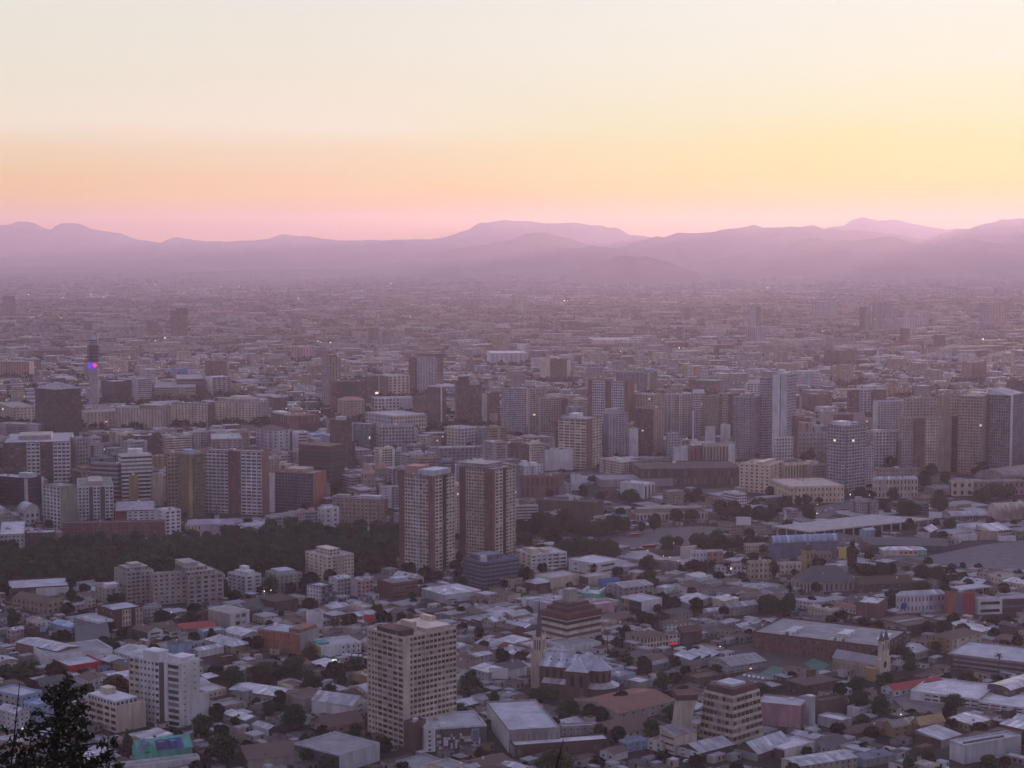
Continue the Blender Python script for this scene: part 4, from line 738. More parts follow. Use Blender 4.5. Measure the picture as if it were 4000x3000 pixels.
of('B1', 'curved teal glass office with white cornice', 750, 900, 942, 118, 300, L='1,teal,10,.55,.9', R='1,slate,3,.7,.8', a=70, roof='flat,silver', fl=8)
of('B1', 'grey white office with a bold grid of deep square windows', 940, 965, 1245, 135, 300, L='1,white,1', R='1,palegrey,11,.62,.6', a=12, roof='flat,slate', fl=6, short='bold grid office')
ab('B1', 'long brown riverside apartments stepping up behind the trees', 600, 1010, 1038, 715, 900, L='1,tan,13,.45,.45', R='1,terracotta,1', a=75, roof='flat,beige', fl=6, pent='.0,1,.1,.5,4,silver .1,.9,.7,.95,4,beige')
ab('B1', 'small white flats left of the left brick tower', 972, 985, 1118, 610, 800, L='1,white,1', R='.6,white,1,.3,.3 .4,palegrey,2,.6,.5', a=20, roof='flat,white')
ho('B1', 'cluster of white terraces under the orange ended slab', 485, 540, 652, 780, 930, L='1,white,2,.3,.4', R='1,white,2,.3,.4', roof='flat,white', a=40, fl=4)
of('B1', 'flat grey block with a small yellow rooftop sign', 1415, 1440, 1770, 305, 430, L='1,grey,1', R='1,grey,10,.5,.5', a=12, roof='flat,palegrey', fl=5)
of('B1', 'white flat roofed government block with a cubic rooftop hut', 1480, 1612, 1742, 150, 300, L='1,cream,5,.5,.5', R='1,white,5,.6,.6', a=48, roof='flat,palegrey', fl=6)
of('B1', 'orange brown arcaded long block behind the right brick tower', 2030, 2040, 2420, 530, 690, L='1,terracotta,1', R='1,terracotta,10,.45,.8', a=12, roof='flat,grey', fl=2)
of('B2', 'white offices with black ribbon windows behind the right brick tower', 20, 30, 205, 760, 900, L='1,white,1', R='1,white,1,.94,.5', a=15, roof='flat,palegrey', fl=6)
of('B2', 'dark glass riverside office with a white fin', 205, 215, 540, 510, 640, L='1,slate,1', R='.75,slate,7,.9,.85 .25,white,0,.5,.5,.6', a=10, roof='flat,palegrey', fl=3)
of('B2', 'brown library like block behind the bank trees with two lit openings', 190, 660, 722, 735, 900, L='1,brown,0', R='1,brown,0', a=70, roof='flat,brown')
of('B2', 'white hall with three tall dark arches', 850, 1036, 1122, 590, 700, L='1,white,0', R='1,white,3,.5,.85', a=50, roof='flat,white', fl=1, short='white triple arch hall')
of('B2', 'white blank office cube left of the brick striped white tower', 250, 262, 482, 325, 480, L='1,white,0', R='1,white,0', a=14, roof='flat,white', pent='.2,.5,.3,.6,3,white')
tw('B2', 'white balconied tower with one dark red brick strip', 335, 582, 706, 80, 470, L='.12,brown,1 .88,cream,5,.85,.55', R='.42,brick,2,.25,.3 .58,cream,3,.65,.6', a=62, roof='flat,concrete', fl=17, win=1, pent='.2,.6,.4,.65,6,white', short='brick striped white tower')
of('B2', 'very long dark market arcade with a flat roof', 925, 1010, 1795, 470, 600, L='1,brown,1', R='1,brown,30,.55,.7', a=6, roof='flat,brown', fl=2, short='long dark arcade')
of('B2', 'pale blank block on top of the long dark arcade', 1264, 1275, 1382, 300, 520, L='1,palegrey,0', R='1,white,0', a=15, roof='flat,teal')
of('B2', 'old blackened hall with tall arches right of the pale blank block', 1490, 1500, 1752, 270, 500, L='1,concrete,0', R='.8,stone,8,.5,.85 .2,white,0', a=10, roof='flat,teal', fl=1)
of('B2', 'reddish stub of an old facade between the pale blank block and the blackened hall', 1385, 1395, 1490, 290, 500, L='1,brick,0', R='1,terracotta,3,.3,.8', a=10, roof='flat,brown', fl=1)
ho('B2', 'pale blue green hall roofs beside the dark glass riverside office', 250, 330, 470, 590, 660, L='1,palegrey,2', R='1,palegrey,4,.4,.4', roof='gable,silver', a=20)
ho('B2', 'dark red townhouse left of the big round tree by the white triple arch hall', 695, 760, 830, 640, 700, L='1,brick,2', R='1,brick,2,.4,.4', roof='hip,maroon', a=40)
wh('B2', 'flat grey market roof between the arcade and the white triple arch hall', 640, 700, 1270, 555, h=8, L='1,grey,0', R='1,grey,0', roof='flat,grey', a=8)
of('B2', 'cream old market hall with a curved arched front facing the square', 930, 975, 1540, 820, 880, L='1,salmon,1', R='1,cream,20,.5,.7', a=10, roof='flat,rust', fl=1, pent='.05,.95,.3,.9,4,olivegrey', short='curved market hall')
# -- the government quarter and the towers behind
of('C0', 'dark glass tower with a pale hipped crown, left of the slender communications tower', 275, 445, 634, 1050, 1420, L='1,glass,6,.88,.93', R='1,black,8,.92,.95', a=48, roof='hip,grey', rise=9, fl=22, pent='', short='dark glass crowned tower')
of('C0', 'black office box in thin white frames, right of the slender communications tower', 792, 896, 1032, 990, 1150, L='1,black,5,.9,.85', R='1,black,5,.9,.85', a=45, roof='flat,silver', fl=9)
of('C0', 'pale slatted tower right of the black office box', 1034, 1086, 1192, 968, 1150, L='1,silver,0', R='1,palegrey,1,1,.5', a=35, roof='flat,silver', fl=12)
of('C0', 'low ochre striped government block', 1190, 1210, 1535, 1035, 1130, L='1,ochre,1', R='.6,stone,1,1,.5 .15,ochre,0 .25,stone,1,1,.5', a=10, roof='flat,grey', fl=7)
of('C0', 'grey brown slatted block behind the ochre striped one', 1372, 1390, 1602, 970, 1100, L='1,brown,1,1,.5', R='1,brown,1,1,.5', a=12, roof='flat,grey', fl=8)
of('C0', 'white and dark framed tower in the government quarter', 1600, 1670, 1814, 955, 1100, L='1,white,0', R='1,palegrey,4,.75,.7', a=35, roof='flat,white', fl=10)
of('C0', 'cream government block with regular windows, just right of the dark glass crowned tower', 640, 680, 905, 1230, 1350, L='1,cream,3,.45,.45', R='1,cream,8,.45,.45', a=25, roof='flat,concrete', fl=7)
of('C0', 'wide beige government block with three window groups', 905, 1282, 1342, 1205, 1360, L='1,cream,16,.45,.5', R='1,beige,3,.5,.6', a=72, roof='flat,grey', fl=9, pent='.0,.95,.05,.5,6,beige,1', short='wide beige government block')
of('C0', 'second beige government block with a flat parapet', 1345, 1632, 1692, 1165, 1345, L='1,cream,11,.45,.5', R='1,brown,3,.5,.6', a=72, roof='flat,grey', fl=10)
of('C0', 'third beige government block under a terraced top', 1692, 2028, 2112, 1155, 1320, L='1,cream,13,.45,.5', R='1,beige,4,.5,.5', a=70, roof='flat,grey', fl=9, pent='.1,.9,.2,.85,5,beige .2,.7,.3,.7,9,cream')
ab('C0', 'broad beige slab of flats at the far left edge', -20, 232, 268, 832, 950, L='1,salmon,12,.5,.5', R='1,cream,0', a=75, roof='flat,beige', fl=10)
of('C0', 'low beige offices at the left margin below the broad slab', -30, 100, 275, 1190, 1330, L='1,beige,6,.5,.45', R='1,cream,6,.5,.45', a=30, roof='flat,concrete', fl=6)
of('C0', 'flat grey roofed long building in front of the dark glass crowned tower', -30, 300, 395, 1330, 1420, L='1,palegrey,1', R='1,grey,1', a=70, roof='flat,palegrey')
tw('C0', 'lone dark tower far away at the left margin', 18, 70, 122, 318, 470, L='1,darkgrey,4', R='1,darkgrey,4', a=45, roof='flat,darkgrey', fl=24)
tw('C0', 'far chequered brown tower, the wider of two', 1338, 1400, 1472, 430, 650, L='1,brown,4,.6,.6', R='1,brown,4,.6,.6', a=45, roof='flat,brown', fl=20, pent='0,.2,0,.3,9,brown .4,.6,0,.3,9,brown .8,1,0,.3,9,brown')
tw('C0', 'far chequered brown tower, the shorter of two', 1150, 1195, 1248, 515, 630, L='1,rust,4,.6,.6', R='1,rust,4,.6,.6', a=45, roof='flat,brown', fl=14)
of('C0', 'blue and pale panelled tower in the middle distance', 1336, 1400, 1478, 890, 970, L='1,paleblue,4', R='1,blue,0', a=45, roof='flat,paleblue')
ab('C0', 'brick red slab of flats behind the white and dark framed tower', 1610, 1780, 1802, 825, 950, L='1,brick,9,.5,.5', R='1,salmon,1', a=72, roof='flat,grey', fl=9)
of('C1', 'red brown vertically ribbed office', 115, 262, 502, 1262, 1380, L='1,maroon,8,.5,.9', R='.3,brick,0,.5,.5,.8 .7,maroon,10,.5,.9', a=30, roof='flat,terracotta', fl=2, pent='.0,.3,.4,.9,4,white', short='red ribbed office')
ab('C1', 'white narrow flats below the red ribbed office', 285, 318, 418, 1390, 1540, L='1,white,0', R='1,white,1,.7,.5', a=20, roof='flat,white', fl=6)
ab('C1', 'rounded brown headed block beside the white narrow flats', 0, 130, 265, 1375, 1540, L='1,lilac,4,.4,.4', R='1,white,3,.3,.4', a=40, roof='hip,rust', fl=6)
tw('C1', 'beige grey tower left of the dark U shaped office', 514, 575, 668, 800, 1200, L='1,concrete,4,.5,.6', R='1,tan,4,.5,.6', a=35, roof='flat,brown', fl=24, pent='.3,.8,.2,.8,4,rust')
of('C1', 'dark office with red brown sides and a glass top beam', 578, 600, 862, 990, 1260, L='1,maroon,1', R='.22,maroon,2,.5,.5 .55,glass,6,.8,.8 .23,maroon,2,.5,.5', a=12, roof='flat,darkgrey', fl=15, short='dark U shaped office')
of('C1', 'classic beige block with small domed roof in front of the dark U shaped office', 640, 655, 852, 1135, 1290, L='1,tan,1', R='1,tan,7,.4,.5', a=12, roof='hip,salmon', rise=5, fl=8)
of('C1', 'teal black glass tower right of the dark U shaped office', 770, 880, 962, 955, 1190, L='1,teal,4,.9,.9', R='1,black,3,.95,.95', a=48, roof='flat,darkgrey', fl=14)
of('C1', 'cream and brown curved office with a pale cornice', 958, 1042, 1206, 945, 1120, L='.1,white,0 .9,brown,4,.6,.6', R='1,cream,5,.6,.65', a=28, roof='flat,palegrey', fl=8)
tw('C1', 'slim brown tower beside a taller grey one with a brown cap', 1198, 1250, 1275, 800, 1080, L='1,maroon,3,.5,.5', R='1,brown,2,.5,.5', a=55, roof='flat,brown', fl=18)
tw('C1', 'grey tower with brown cap on the skyline of the centre', 1264, 1420, 1470, 790, 1090, L='1,palegrey,7,.55,.55', R='1,brown,2,.5,.5', a=60, roof='flat,brown', fl=20, pent='0,1,0,1,5,maroon', short='brown capped grey tower')
of('C1', 'vertically striped dark tower with a pale corner and plus shaped beam', 1346, 1452, 1494, 1030, 1350, L='1,darkgrey,12,.5,.97', R='.25,white,0 .75,maroon,1,.6,1', a=62, roof='flat,grey', fl=16, pent='.1,.6,.1,.4,4,white')
of('C1', 'stepped brown glass tower with rows of lit windows', 1562, 1580, 1772, 1020, 1320, L='1,brown,2,.5,.5', R='1,brown,9,.7,.5', a=15, roof='flat,brown', fl=16, pent='.0,.55,.1,.9,8,maroon .1,.5,.2,.8,14,maroon .5,.9,.1,.9,7,lilac', short='stepped lit tower')
tw('C1', 'wide grey slab striped by white floor lines', 1926, 2125, 2140, 1045, 1390, L='1,silver,10,.88,.6', R='1,grey,1', a=74, roof='flat,palegrey', fl=23, short='white lined slab')
tw('C2', 'narrower striped tower touching the white lined slab', 125, 140, 255, 1045, 1400, L='1,silver,1', R='1,beige,5,.8,.55', a=15, roof='flat,palegrey', fl=22)
ab('C1', 'cream small block beneath the white lined slab', 1820, 1835, 1900, 1240, 1340, L='1,tan,0', R='1,tan,0', a=20, roof='flat,tan')
tw('C1', 'brown grey block between the stepped lit tower and the white lined slab', 1775, 1815, 1915, 1080, 1340, L='1,palegrey,0', R='1,brown,4,.5,.5', a=25, roof='flat,brown', fl=13)
of('C1', 'low white grid offices in front of the cream and brown curved office', 905, 930, 1235, 1120, 1250, L='1,white,2,.6,.6', R='.65,white,7,.6,.6 .35,palegrey,0', a=14, roof='flat,palegrey', fl=5)
of('C1', 'brown flat offices behind the vertically striped dark tower', 1225, 1240, 1348, 1110, 1260, L='1,brown,2', R='1,rust,5,.5,.5', a=15, roof='flat,grey')
of('C1', 'curved cream colonnaded government hall', 860, 1080, 1340, 1260, 1390, L='1,palegrey,9,.5,.4', R='1,cream,12,.5,.5', a=35, roof='flat,palegrey', fl=4)
tw('C1', 'far stepped pinkish towers, the left pair', 275, 370, 462, 720, 820, L='1,salmon,4', R='1,pink,4', a=45, roof='flat,salmon', fl=11)
tw('C1', 'far sepia tower standing alone before the haze', 1856, 1930, 1996, 620, 760, L='1,ochre,5,.5,.5', R='1,tan,5,.5,.5', a=45, roof='flat,ochre', fl=18, pent='.3,.7,.3,.7,6,ochre')
of('C1', 'small white block right of the far sepia tower', 2044, 2060, 2128, 698, 765, L='1,white,0', R='1,white,3,.3,.3', a=25, roof='flat,white')
wh('C1', 'long white hall with green tint in the middle distance', 1815, 1840, 2135, 765, 850, L='1,white,0', R='1,silver,8,.3,.4', a=5, roof='flat,white')
tw('C2', 'cream tower of a far pair before the haze', 218, 295, 302, 795, 985, L='1,cream,0', R='1,beige,1', a=74, roof='flat,cream', fl=16, pent='.1,.9,.4,.7,7,maroon')
tw('C2', 'grey brown tower of a far pair before the haze', 296, 400, 462, 815, 985, L='1,brown,6,.5,.5', R='.5,brown,2 .5,cream,0', a=52, roof='flat,brown', fl=15)
# -- the tower cluster, right of centre
tw('C2', 'red and white tower with two panels of white balcony grid', 594, 905, 962, 985, 1480, L='.12,brick,2,.3,.4 .32,white,6,.75,.62,.5 .16,brick,2,.3,.4 .32,white,6,.75,.62,.5 .08,brick,0', R='1,terracotta,4,.25,.4', a=70, roof='flat,maroon', fl=24, short='red and white grid tower')
tw('C2', 'very dark block with rooftop blue tank and a cream column', 815, 1062, 1142, 918, 1090, L='1,slate,8,.6,.6', R='.2,tan,0,.5,.5,1 .8,darkgrey,4,.6,.6', a=65, roof='flat,darkgrey', fl=11, pent='.5,.9,.1,.3,4,blue')
of('C2', 'unfinished dark block with green netting on top', 1392, 1600, 1718, 985, 1090, L='1,brown,8,.7,.7', R='.3,brick,0 .7,teal,4,.6,.6', a=55, roof='flat,teal', fl=6)
tw('C2', 'beige slab right of the white lined slab, under a dark rooftop frame', 208, 225, 440, 1120, 1420, L='1,beige,1', R='.75,beige,8,.7,.55 .25,brown,2,.5,.5', a=12, roof='flat,brown', fl=18)
tw('C2', 'slim dark tower beside the beige slab', 330, 345, 375, 1290, 1560, L='1,maroon,1', R='1,maroon,1', a=20, roof='flat,brown')
tw('C2', 'blue grey tower with blank left flank, right of the brick striped white tower', 716, 760, 912, 1240, 1570, L='1,slate,0', R='1,palegrey,6,.55,.5', a=25, roof='flat,grey', fl=20, pent='.0,.6,.2,.8,6,palegrey')
tw('C2', 'lower blank white slab at the right side of the blue grey tower', 925, 932, 992, 1360, 1580, L='1,white,0', R='1,white,0', a=20, roof='flat,white')
tw('C2', 'red brown tower with a beige right side', 966, 1110, 1192, 1200, 1570, L='1,maroon,6,.55,.5', R='1,tan,4,.5,.5', a=58, roof='flat,maroon', fl=20, short='red brown tower')
tw('C2', 'beige tower standing just behind the red brown tower', 960, 1110, 1200, 1095, 1480, L='1,tan,7,.5,.5', R='1,beige,4,.5,.5', a=58, roof='flat,tan', fl=20)
tw('C2', 'grey green tower with bright vertical balcony lines', 1196, 1215, 1402, 1090, 1420, L='1,concrete,1', R='.2,palegrey,1,.4,.5 .12,white,1,.6,.6,.6 .2,concrete,2,.4,.5 .12,white,1,.6,.6,.6 .36,concrete,3,.5,.5', a=12, roof='flat,grey', fl=18, short='grey green tower')
tw('C2', 'pale green grey balconied tower next in the tower row', 1404, 1420, 1525, 1080, 1430, L='1,concrete,1', R='.6,silver,3,.8,.5 .4,olivegrey,3,.5,.5', a=15, roof='flat,palegrey', fl=19, pent='.1,.9,.2,.8,5,white')
tw('C2', 'olive brown tower third in the tower row', 1525, 1540, 1640, 1100, 1450, L='1,olivegrey,1', R='1,olivegrey,5,.5,.5', a=15, roof='flat,grey', fl=18)
tw('C2', 'brown and beige tower last in the tower row', 1630, 1650, 1740, 1085, 1470, L='1,brown,1', R='.5,beige,2,.7,.5 .5,brown,2,.5,.5', a=15, roof='flat,palegrey', fl=19)
of('C2', 'pale blue grey mid rise in front of the grey green tower', 1208, 1225, 1320, 1395, 1590, L='1,palegrey,1', R='1,silver,4,.6,.55', a=15, roof='flat,palegrey', fl=9)
tw('C2', 'blank white wall slab, the left of two before the tower row', 1518, 1528, 1598, 1345, 1500, L='1,white,0', R='1,white,0', a=15, roof='flat,white')
tw('C2', 'blank white wall slab, the right of two before the tower row', 1640, 1650, 1716, 1330, 1500, L='1,white,0', R='1,white,0', a=15, roof='flat,white')
tw('C2', 'grey balconied tower left of the tall white shaft', 1738, 1875, 1962, 1115, 1600, L='1,concrete,7,.6,.5', R='1,lilac,5,.6,.5', a=56, roof='flat,grey', fl=26, pent='.2,.6,.2,.6,5,concrete')
ab('C2', 'white topped block peeping over the grey balconied tower', 1830, 1845, 2055, 1000, 1200, L='1,white,1', R='1,white,8,.7,.5', a=12, roof='flat,palegrey', fl=11, pent='.1,.5,.2,.8,5,white')
tw('C3', 'dark slatted tower at the left side of the tall white shaft', 140, 188, 245, 960, 1590, L='1,lilac,3,.7,.5', R='1,grey,3,.8,.55', a=45, roof='flat,grey', fl=30)
tw('C3', 'tallest white shaft tower with a blank front and slatted right side', 238, 345, 425, 935, 1630, L='.5,white,0 .06,slate,1,.8,.5 .44,silver,0', R='1,palegrey,4,.8,.55', a=58, roof='flat,white', fl=30, pent='.3,.9,.3,.9,3,white .2,.6,.5,.8,6,white', short='tallest white shaft')
ab('C3', 'white gridded low tower at the foot of the tallest white shaft', 248, 262, 400, 1430, 1640, L='1,white,1', R='1,white,6,.6,.6', a=18, roof='flat,palegrey', fl=8)
tw('C3', 'thin brick red slab right of the tallest white shaft', 396, 402, 432, 1260, 1620, L='1,brick,1', R='1,brick,1', a=20, roof='flat,brick')
of('C3', 'brown T shaped block with a white roof fascia and a grey column', 820, 835, 1130, 1055, 1280, L='1,maroon,2', R='.28,maroon,4,.5,.5 .3,palegrey,3,.6,.6,1.5 .42,maroon,5,.5,.5', a=10, roof='flat,white', fl=11, pent='0,1,0,.3,2,white')
of('C3', 'dark headed block with two square beige flanks behind the dark gridded tower', 612, 640, 962, 1245, 1420, L='1,beige,0', R='.22,beige,0 .5,brown,5,.6,.6 .28,concrete,0', a=10, roof='flat,brown', fl=7)
of('C3', 'grey terraces with planted roofs right of the thin brick red slab', 425, 440, 668, 1390, 1560, L='1,concrete,1', R='1,concrete,8,.5,.4', a=10, roof='flat,rust', fl=5)
ab('C3', 'pale wide slab behind the white gridded slab', 1025, 1060, 1275, 1145, 1400, L='1,silver,0', R='1,palegrey,9,.6,.5', a=14, roof='flat,palegrey', fl=14)
tw('C3', 'pinkish beige tower with dark rooftop right of the pale wide slab', 1262, 1280, 1525, 1120, 1640, L='1,beige,1', R='1,beige,9,.55,.5', a=12, roof='flat,brown', fl=22)
tw('C3', 'orange beige tower with blank bay, at the middle of the right cluster', 1520, 1540, 1702, 1095, 1680, L='1,tan,1', R='.5,tan,0 .5,cream,4,.55,.5', a=12, roof='flat,tan', fl=23)
tw('C3', 'front tower of the right cluster with red brown and cream strips', 1230, 1250, 1645, 1275, 1700, L='1,tan,1', R='.22,beige,4,.5,.5 .24,brick,3,.45,.5,.6 .26,cream,5,.5,.5 .28,tan,0,.5,.5,.6', a=8, roof='flat,salmon', fl=17, short='red brown and cream striped tower')
tw('C3', 'dark red brown tower at the right edge of the striped front tower', 1640, 1655, 1705, 1265, 1690, L='1,maroon,1', R='1,maroon,2,.5,.5', a=20, roof='flat,brown', fl=18)
tw('C3', 'beige balconied tower with an orange right edge', 1700, 1875, 1958, 1105, 1720, L='1,tan,8,.7,.5', R='.5,beige,2,.5,.5 .5,terracotta,0', a=62, roof='flat,concrete', fl=26, short='beige balconied tower')
tw('C3', 'dark blue gridded tower with a white slanting crown and white fin', 1938, 2095, 2215, 1095, 1720, L='1,grey,9,.74,.8', R='.14,white,0,.5,.5,.8 .86,slate,5,.6,.6', a=55, roof='shed,palegrey', rise=6, fl=26, short='white crowned dark blue tower')
tw('C3', 'dark brown tower behind the white crowned dark blue tower', 2078, 2120, 2240, 985, 1400, L='1,maroon,3', R='1,brown,5,.6,.6', a=30, roof='flat,brown', fl=20)
ab('C3', 'ochre mid rise in the middle distance right of the tallest white shaft', 735, 800, 872, 860, 1010, L='1,ochre,4,.5,.5', R='1,tan,4,.5,.5', a=45, roof='flat,ochre', fl=10)
ab('C3', 'salmon flats pair in the far right distance', 1722, 1800, 1918, 840, 985, L='1,salmon,5,.5,.5', R='1,terracotta,5,.5,.5', a=40, roof='flat,salmon', fl=10)
tw('C3', 'far hazy dark tower at the left of the right horizon cluster', 920, 960, 1002, 398, 610, L='1,darkgrey,3', R='1,grey,3', a=45, roof='flat,grey', fl=26)
tw('C3', 'far hazy broad tower group, tallest of the right horizon cluster', 1020, 1110, 1182, 360, 610, L='1,grey,6', R='1,grey,6', a=45, roof='flat,grey', fl=28)
tw('C3', 'far hazy pale row of lower towers in the right horizon cluster', 1192, 1270, 1375, 495, 605, L='1,lilac,5', R='1,palegrey,5', a=40, roof='flat,grey', fl=14)
tw('C3', 'far hazy tower in the right horizon cluster with a darker top', 1290, 1310, 1345, 400, 520, L='1,palegrey,2', R='1,grey,3', a=45, roof='flat,grey', fl=20)
tw('C3', 'far hazy rightmost tower of the right horizon cluster', 1378, 1420, 1462, 440, 560, L='1,palegrey,3', R='1,lilac,3', a=45, roof='flat,grey', fl=15)
tw('C3', 'far slim tower with a darker right face, alone above a wide base', 48, 105, 145, 400, 640, L='1,palegrey,4', R='1,darkgrey,3', a=52, roof='flat,darkgrey', fl=26)
tw('C3', 'far wide block in front of the far slim tower', 25, 100, 185, 560, 725, L='1,concrete,5', R='1,lilac,5', a=45, roof='flat,grey', fl=16)
tw('C2', 'small far dark tower beside a bright lamp', 1292, 1330, 1356, 560, 680, L='1,darkgrey,2,.5,.5', R='.8,slate,2 .2,cream,0', a=55, roof='flat,darkgrey', fl=14)
tw('C3', 'faint far block fading into haze left of the right horizon cluster', 545, 640, 745, 360, 500, L='1,grey,5', R='1,grey,5', a=45, roof='flat,grey', fl=14)
tw('C3', 'faint far block fading into haze by the right edge', 1875, 1960, 2080, 370, 560, L='1,grey,5', R='1,salmon,5', a=45, roof='flat,grey', fl=16)
tw('C3', 'dim brown flats group behind the church needle spire', 640, 760, 900, 745, 850, L='1,brown,7', R='1,rust,8', a=40, roof='flat,brown', fl=10)
ab('C3', 'old brown terrace with lit slits before the pale roofed classical blocks', 1115, 1130, 1330, 1035, 1110, L='1,tan,1', R='1,ochre,5,.3,.6', a=8, roof='flat,rust')
wh('C2', 'far long pale depot hall in the middle distance', 585, 640, 1170, 660, 715, L='1,palegrey,0', R='.4,cream,0 .6,palegrey,6,.3,.5', a=4, roof='flat,palegrey')
# ------------------------------------------------------------------ single landmarks with shapes of their own
def at(crop, x, y, z=0.0):
    X, Y = px(crop, x, y); gx, gy = ground(X, Y, z); return gx, gy, K * gy / F     # place and metres per zoomed pixel
def note(root, crop, x0, x1, y0, y1, d, short=None, prot=True, r=None):
    X0, Y0 = px(crop, x0, y0); X1, Y1 = px(crop, x1, y1); HERO.append((root, (X0, X1, Y0, Y1), d, short))
    if prot: protect(X0, X1, Y0, Y1, d)
    if r: x, y = root.location[:2]; occ_set([(x - r, y - r), (x + r, y - r), (x + r, y + r), (x - r, y + r)])
def prism(mb, pts, y0, y1):
    """outline in the x-z plane (counter-clockwise seen from -y) given depth"""
    n = len(pts); i = len(mb.v)
    mb.v += [(p[0], y0, p[1]) for p in pts] + [(p[0], y1, p[1]) for p in pts]; mb.f.append(tuple(range(i, i + n))); mb.uv += [(0, 0)] * n
    mb.f.append(tuple(range(i + 2 * n - 1, i + n - 1, -1))); mb.uv += [(0, 0)] * n
    for k in range(n):
        a, c = k, (k + 1) % n; mb.f.append((i + c, i + a, i + n + a, i + n + c)); mb.uv += [(0, 0)] * 4
def cone(mb, cx, cy, r, z0, z1, n=8):
    for k in range(n):
        a, c = 2 * math.pi * (k + .5) / n, 2 * math.pi * (k + 1.5) / n
        mb.tri((cx + r * math.cos(a), cy + r * math.sin(a), z0), (cx + r * math.cos(c), cy + r * math.sin(c), z0), (cx, cy, z1))
def bx(root, name, mat, col, *boxes):
    mb = MB()
    for q in boxes: mb.box(*q, bottom=True)
    return mb.build(name, mat, root, cc(col))
WM = wall_mat()
# church with the tall pointed spire
gx, gy = ground(2106, 2684)
ch = thing('church', 'brick church with a pale metal roof, cream bell tower and dark needle spire', 'church', (gx, gy, 0), rad(-21))
bx(ch, 'bell_tower', WM, 'cream', (-3.3, 3.3, -3.3, 3.3, 0, 22), (-3.1, 3.1, -3.1, 3.1, 22, 31), *[(sx * 3.4 - .5, sx * 3.4 + .5, sy * 3.4 - .5, sy * 3.4 + .5, 0, 24) for sx in (-1, 1) for sy in (-1, 1)])
for sx in (-1.5, 0, 1.5):
    bx(ch, 'belfry_opening', plain_mat('dark_opening'), 'black', (sx - .35, sx + .35, -3.16, -3.02, 23.5, 29.5)); bx(ch, 'belfry_opening', plain_mat('dark_opening'), 'black', (3.02, 3.16, sx - .35, sx + .35, 23.5, 29.5))
m_ = MB(); cone(m_, 0, 0, 2.2, 31, 55); m_.build('spire', roof_mat('flat'), ch, cc('darkgrey'))
for sx in (-2.8, 2.8):
    for sy in (-2.8, 2.8): m_ = MB(); cone(m_, sx, sy, .7, 31, 35, 6); m_.build('pinnacle', WM, ch, cc('cream'))
bx(ch, 'spire_cross', plain_mat('vent_metal'), 'darkgrey', (-.08, .08, -.08, .08, 55.5, 59), (-.7, .7, -.08, .08, 57.4, 57.6))
bx(ch, 'nave', WM, 'rust', (2.5, 38, -6.5, 6.5, 0, 15)); 
def gable_roof(mb, x0, x1, y0, y1, z, rise, alongx=True, hip0=0, hip1=0):
    if alongx:
        ym = (y0 + y1) / 2; mb.quad((x0, y0, z), (x1, y0, z), (x1 - hip1, ym, z + rise), (x0 + hip0, ym, z + rise), (0, 0, x1 - x0, y1 - y0)); mb.quad((x1, y1, z), (x0, y1, z), (x0 + hip0, ym, z + rise), (x1 - hip1, ym, z + rise), (0, 0, x1 - x0, y1 - y0))
        mb.tri((x0, y1, z), (x0, y0, z), (x0 + hip0, ym, z + rise)); mb.tri((x1, y0, z), (x1, y1, z), (x1 - hip1, ym, z + rise))
    else:
        xm = (x0 + x1) / 2; mb.quad((x0, y1, z), (x0, y0, z), (xm, y0 + hip0, z + rise), (xm, y1 - hip1, z + rise), (0, 0, y1 - y0, x1 - x0)); mb.quad((x1, y0, z), (x1, y1, z), (xm, y1 - hip1, z + rise), (xm, y0 + hip0, z + rise), (0, 0, y1 - y0, x1 - x0))
        mb.tri((x0, y0, z), (x1, y0, z), (xm, y0 + hip0, z + rise)); mb.tri((x1, y1, z), (x0, y1, z), (xm, y1 - hip1, z + rise))
m_ = MB(); gable_roof(m_, 2.5, 38.5, -7.2, 7.2, 15, 7.5); m_.build('nave_roof', roof_mat('metal'), ch, (.50, .53, .62))
bx(ch, 'transept', WM, 'rust', (22, 35, -14, 14, 0, 15.05)); m_ = MB(); gable_roof(m_, 21.3, 35.7, -14.8, 14.8, 15.1, 7.45, False, 5, 5); m_.build('transept_roof', roof_mat('metal'), ch, (.50, .53, .62))
m_ = MB(); m_.cyl(38, 0, 7.4, 7.4, 0, 14.9, 16, cap=False); m_.build('apse', WM, ch, cc('rust')); m_ = MB(); cone(m_, 38, 0, 8.2, 14.9, 22.2, 16); m_.build('apse_roof', roof_mat('metal'), ch, (.50, .53, .62))
bx(ch, 'side_chapel', WM, 'rust', (6, 21.9, -11, -6.6, 0, 6)); m_ = MB(); m_.quad((5.5, -11.6, 6), (22, -11.6, 6), (22, -6.5, 8), (5.5, -6.5, 8), (0, 0, 16, 5)); m_.build('chapel_roof', roof_mat('metal'), ch, cc('silver'))
m_ = MB(); m_.cyl(38, 0, 12, 12, 0, 5, 16, cap=False); m_.build('ambulatory', WM, ch, cc('brown')); m_ = MB(); m_.cyl(38, 0, 12.6, 7.3, 5, 7.5, 16, cap=False); m_.build('ambulatory_roof', roof_mat('metal'), ch, cc('silver'))
def lancet(root, face, u, z, w_, h_):
    m_ = MB(); P4 = [face.p(u - w_ / 2, z, .06), face.p(u + w_ / 2, z, .06), face.p(u + w_ / 2, z + h_ * .75, .06), face.p(u - w_ / 2, z + h_ * .75, .06)]; m_.quad(*P4); m_.tri(P4[3], P4[2], face.p(u, z + h_, .06)); m_.build('lancet_window', plain_mat('window_glass', .25, .6), root, cc('glass'))
f_ = Face((2.5, -6.5), (22, -6.5))
for u in (5, 9.5, 14, 18): lancet(ch, f_, u, 8.5, 1.8, 5.5)
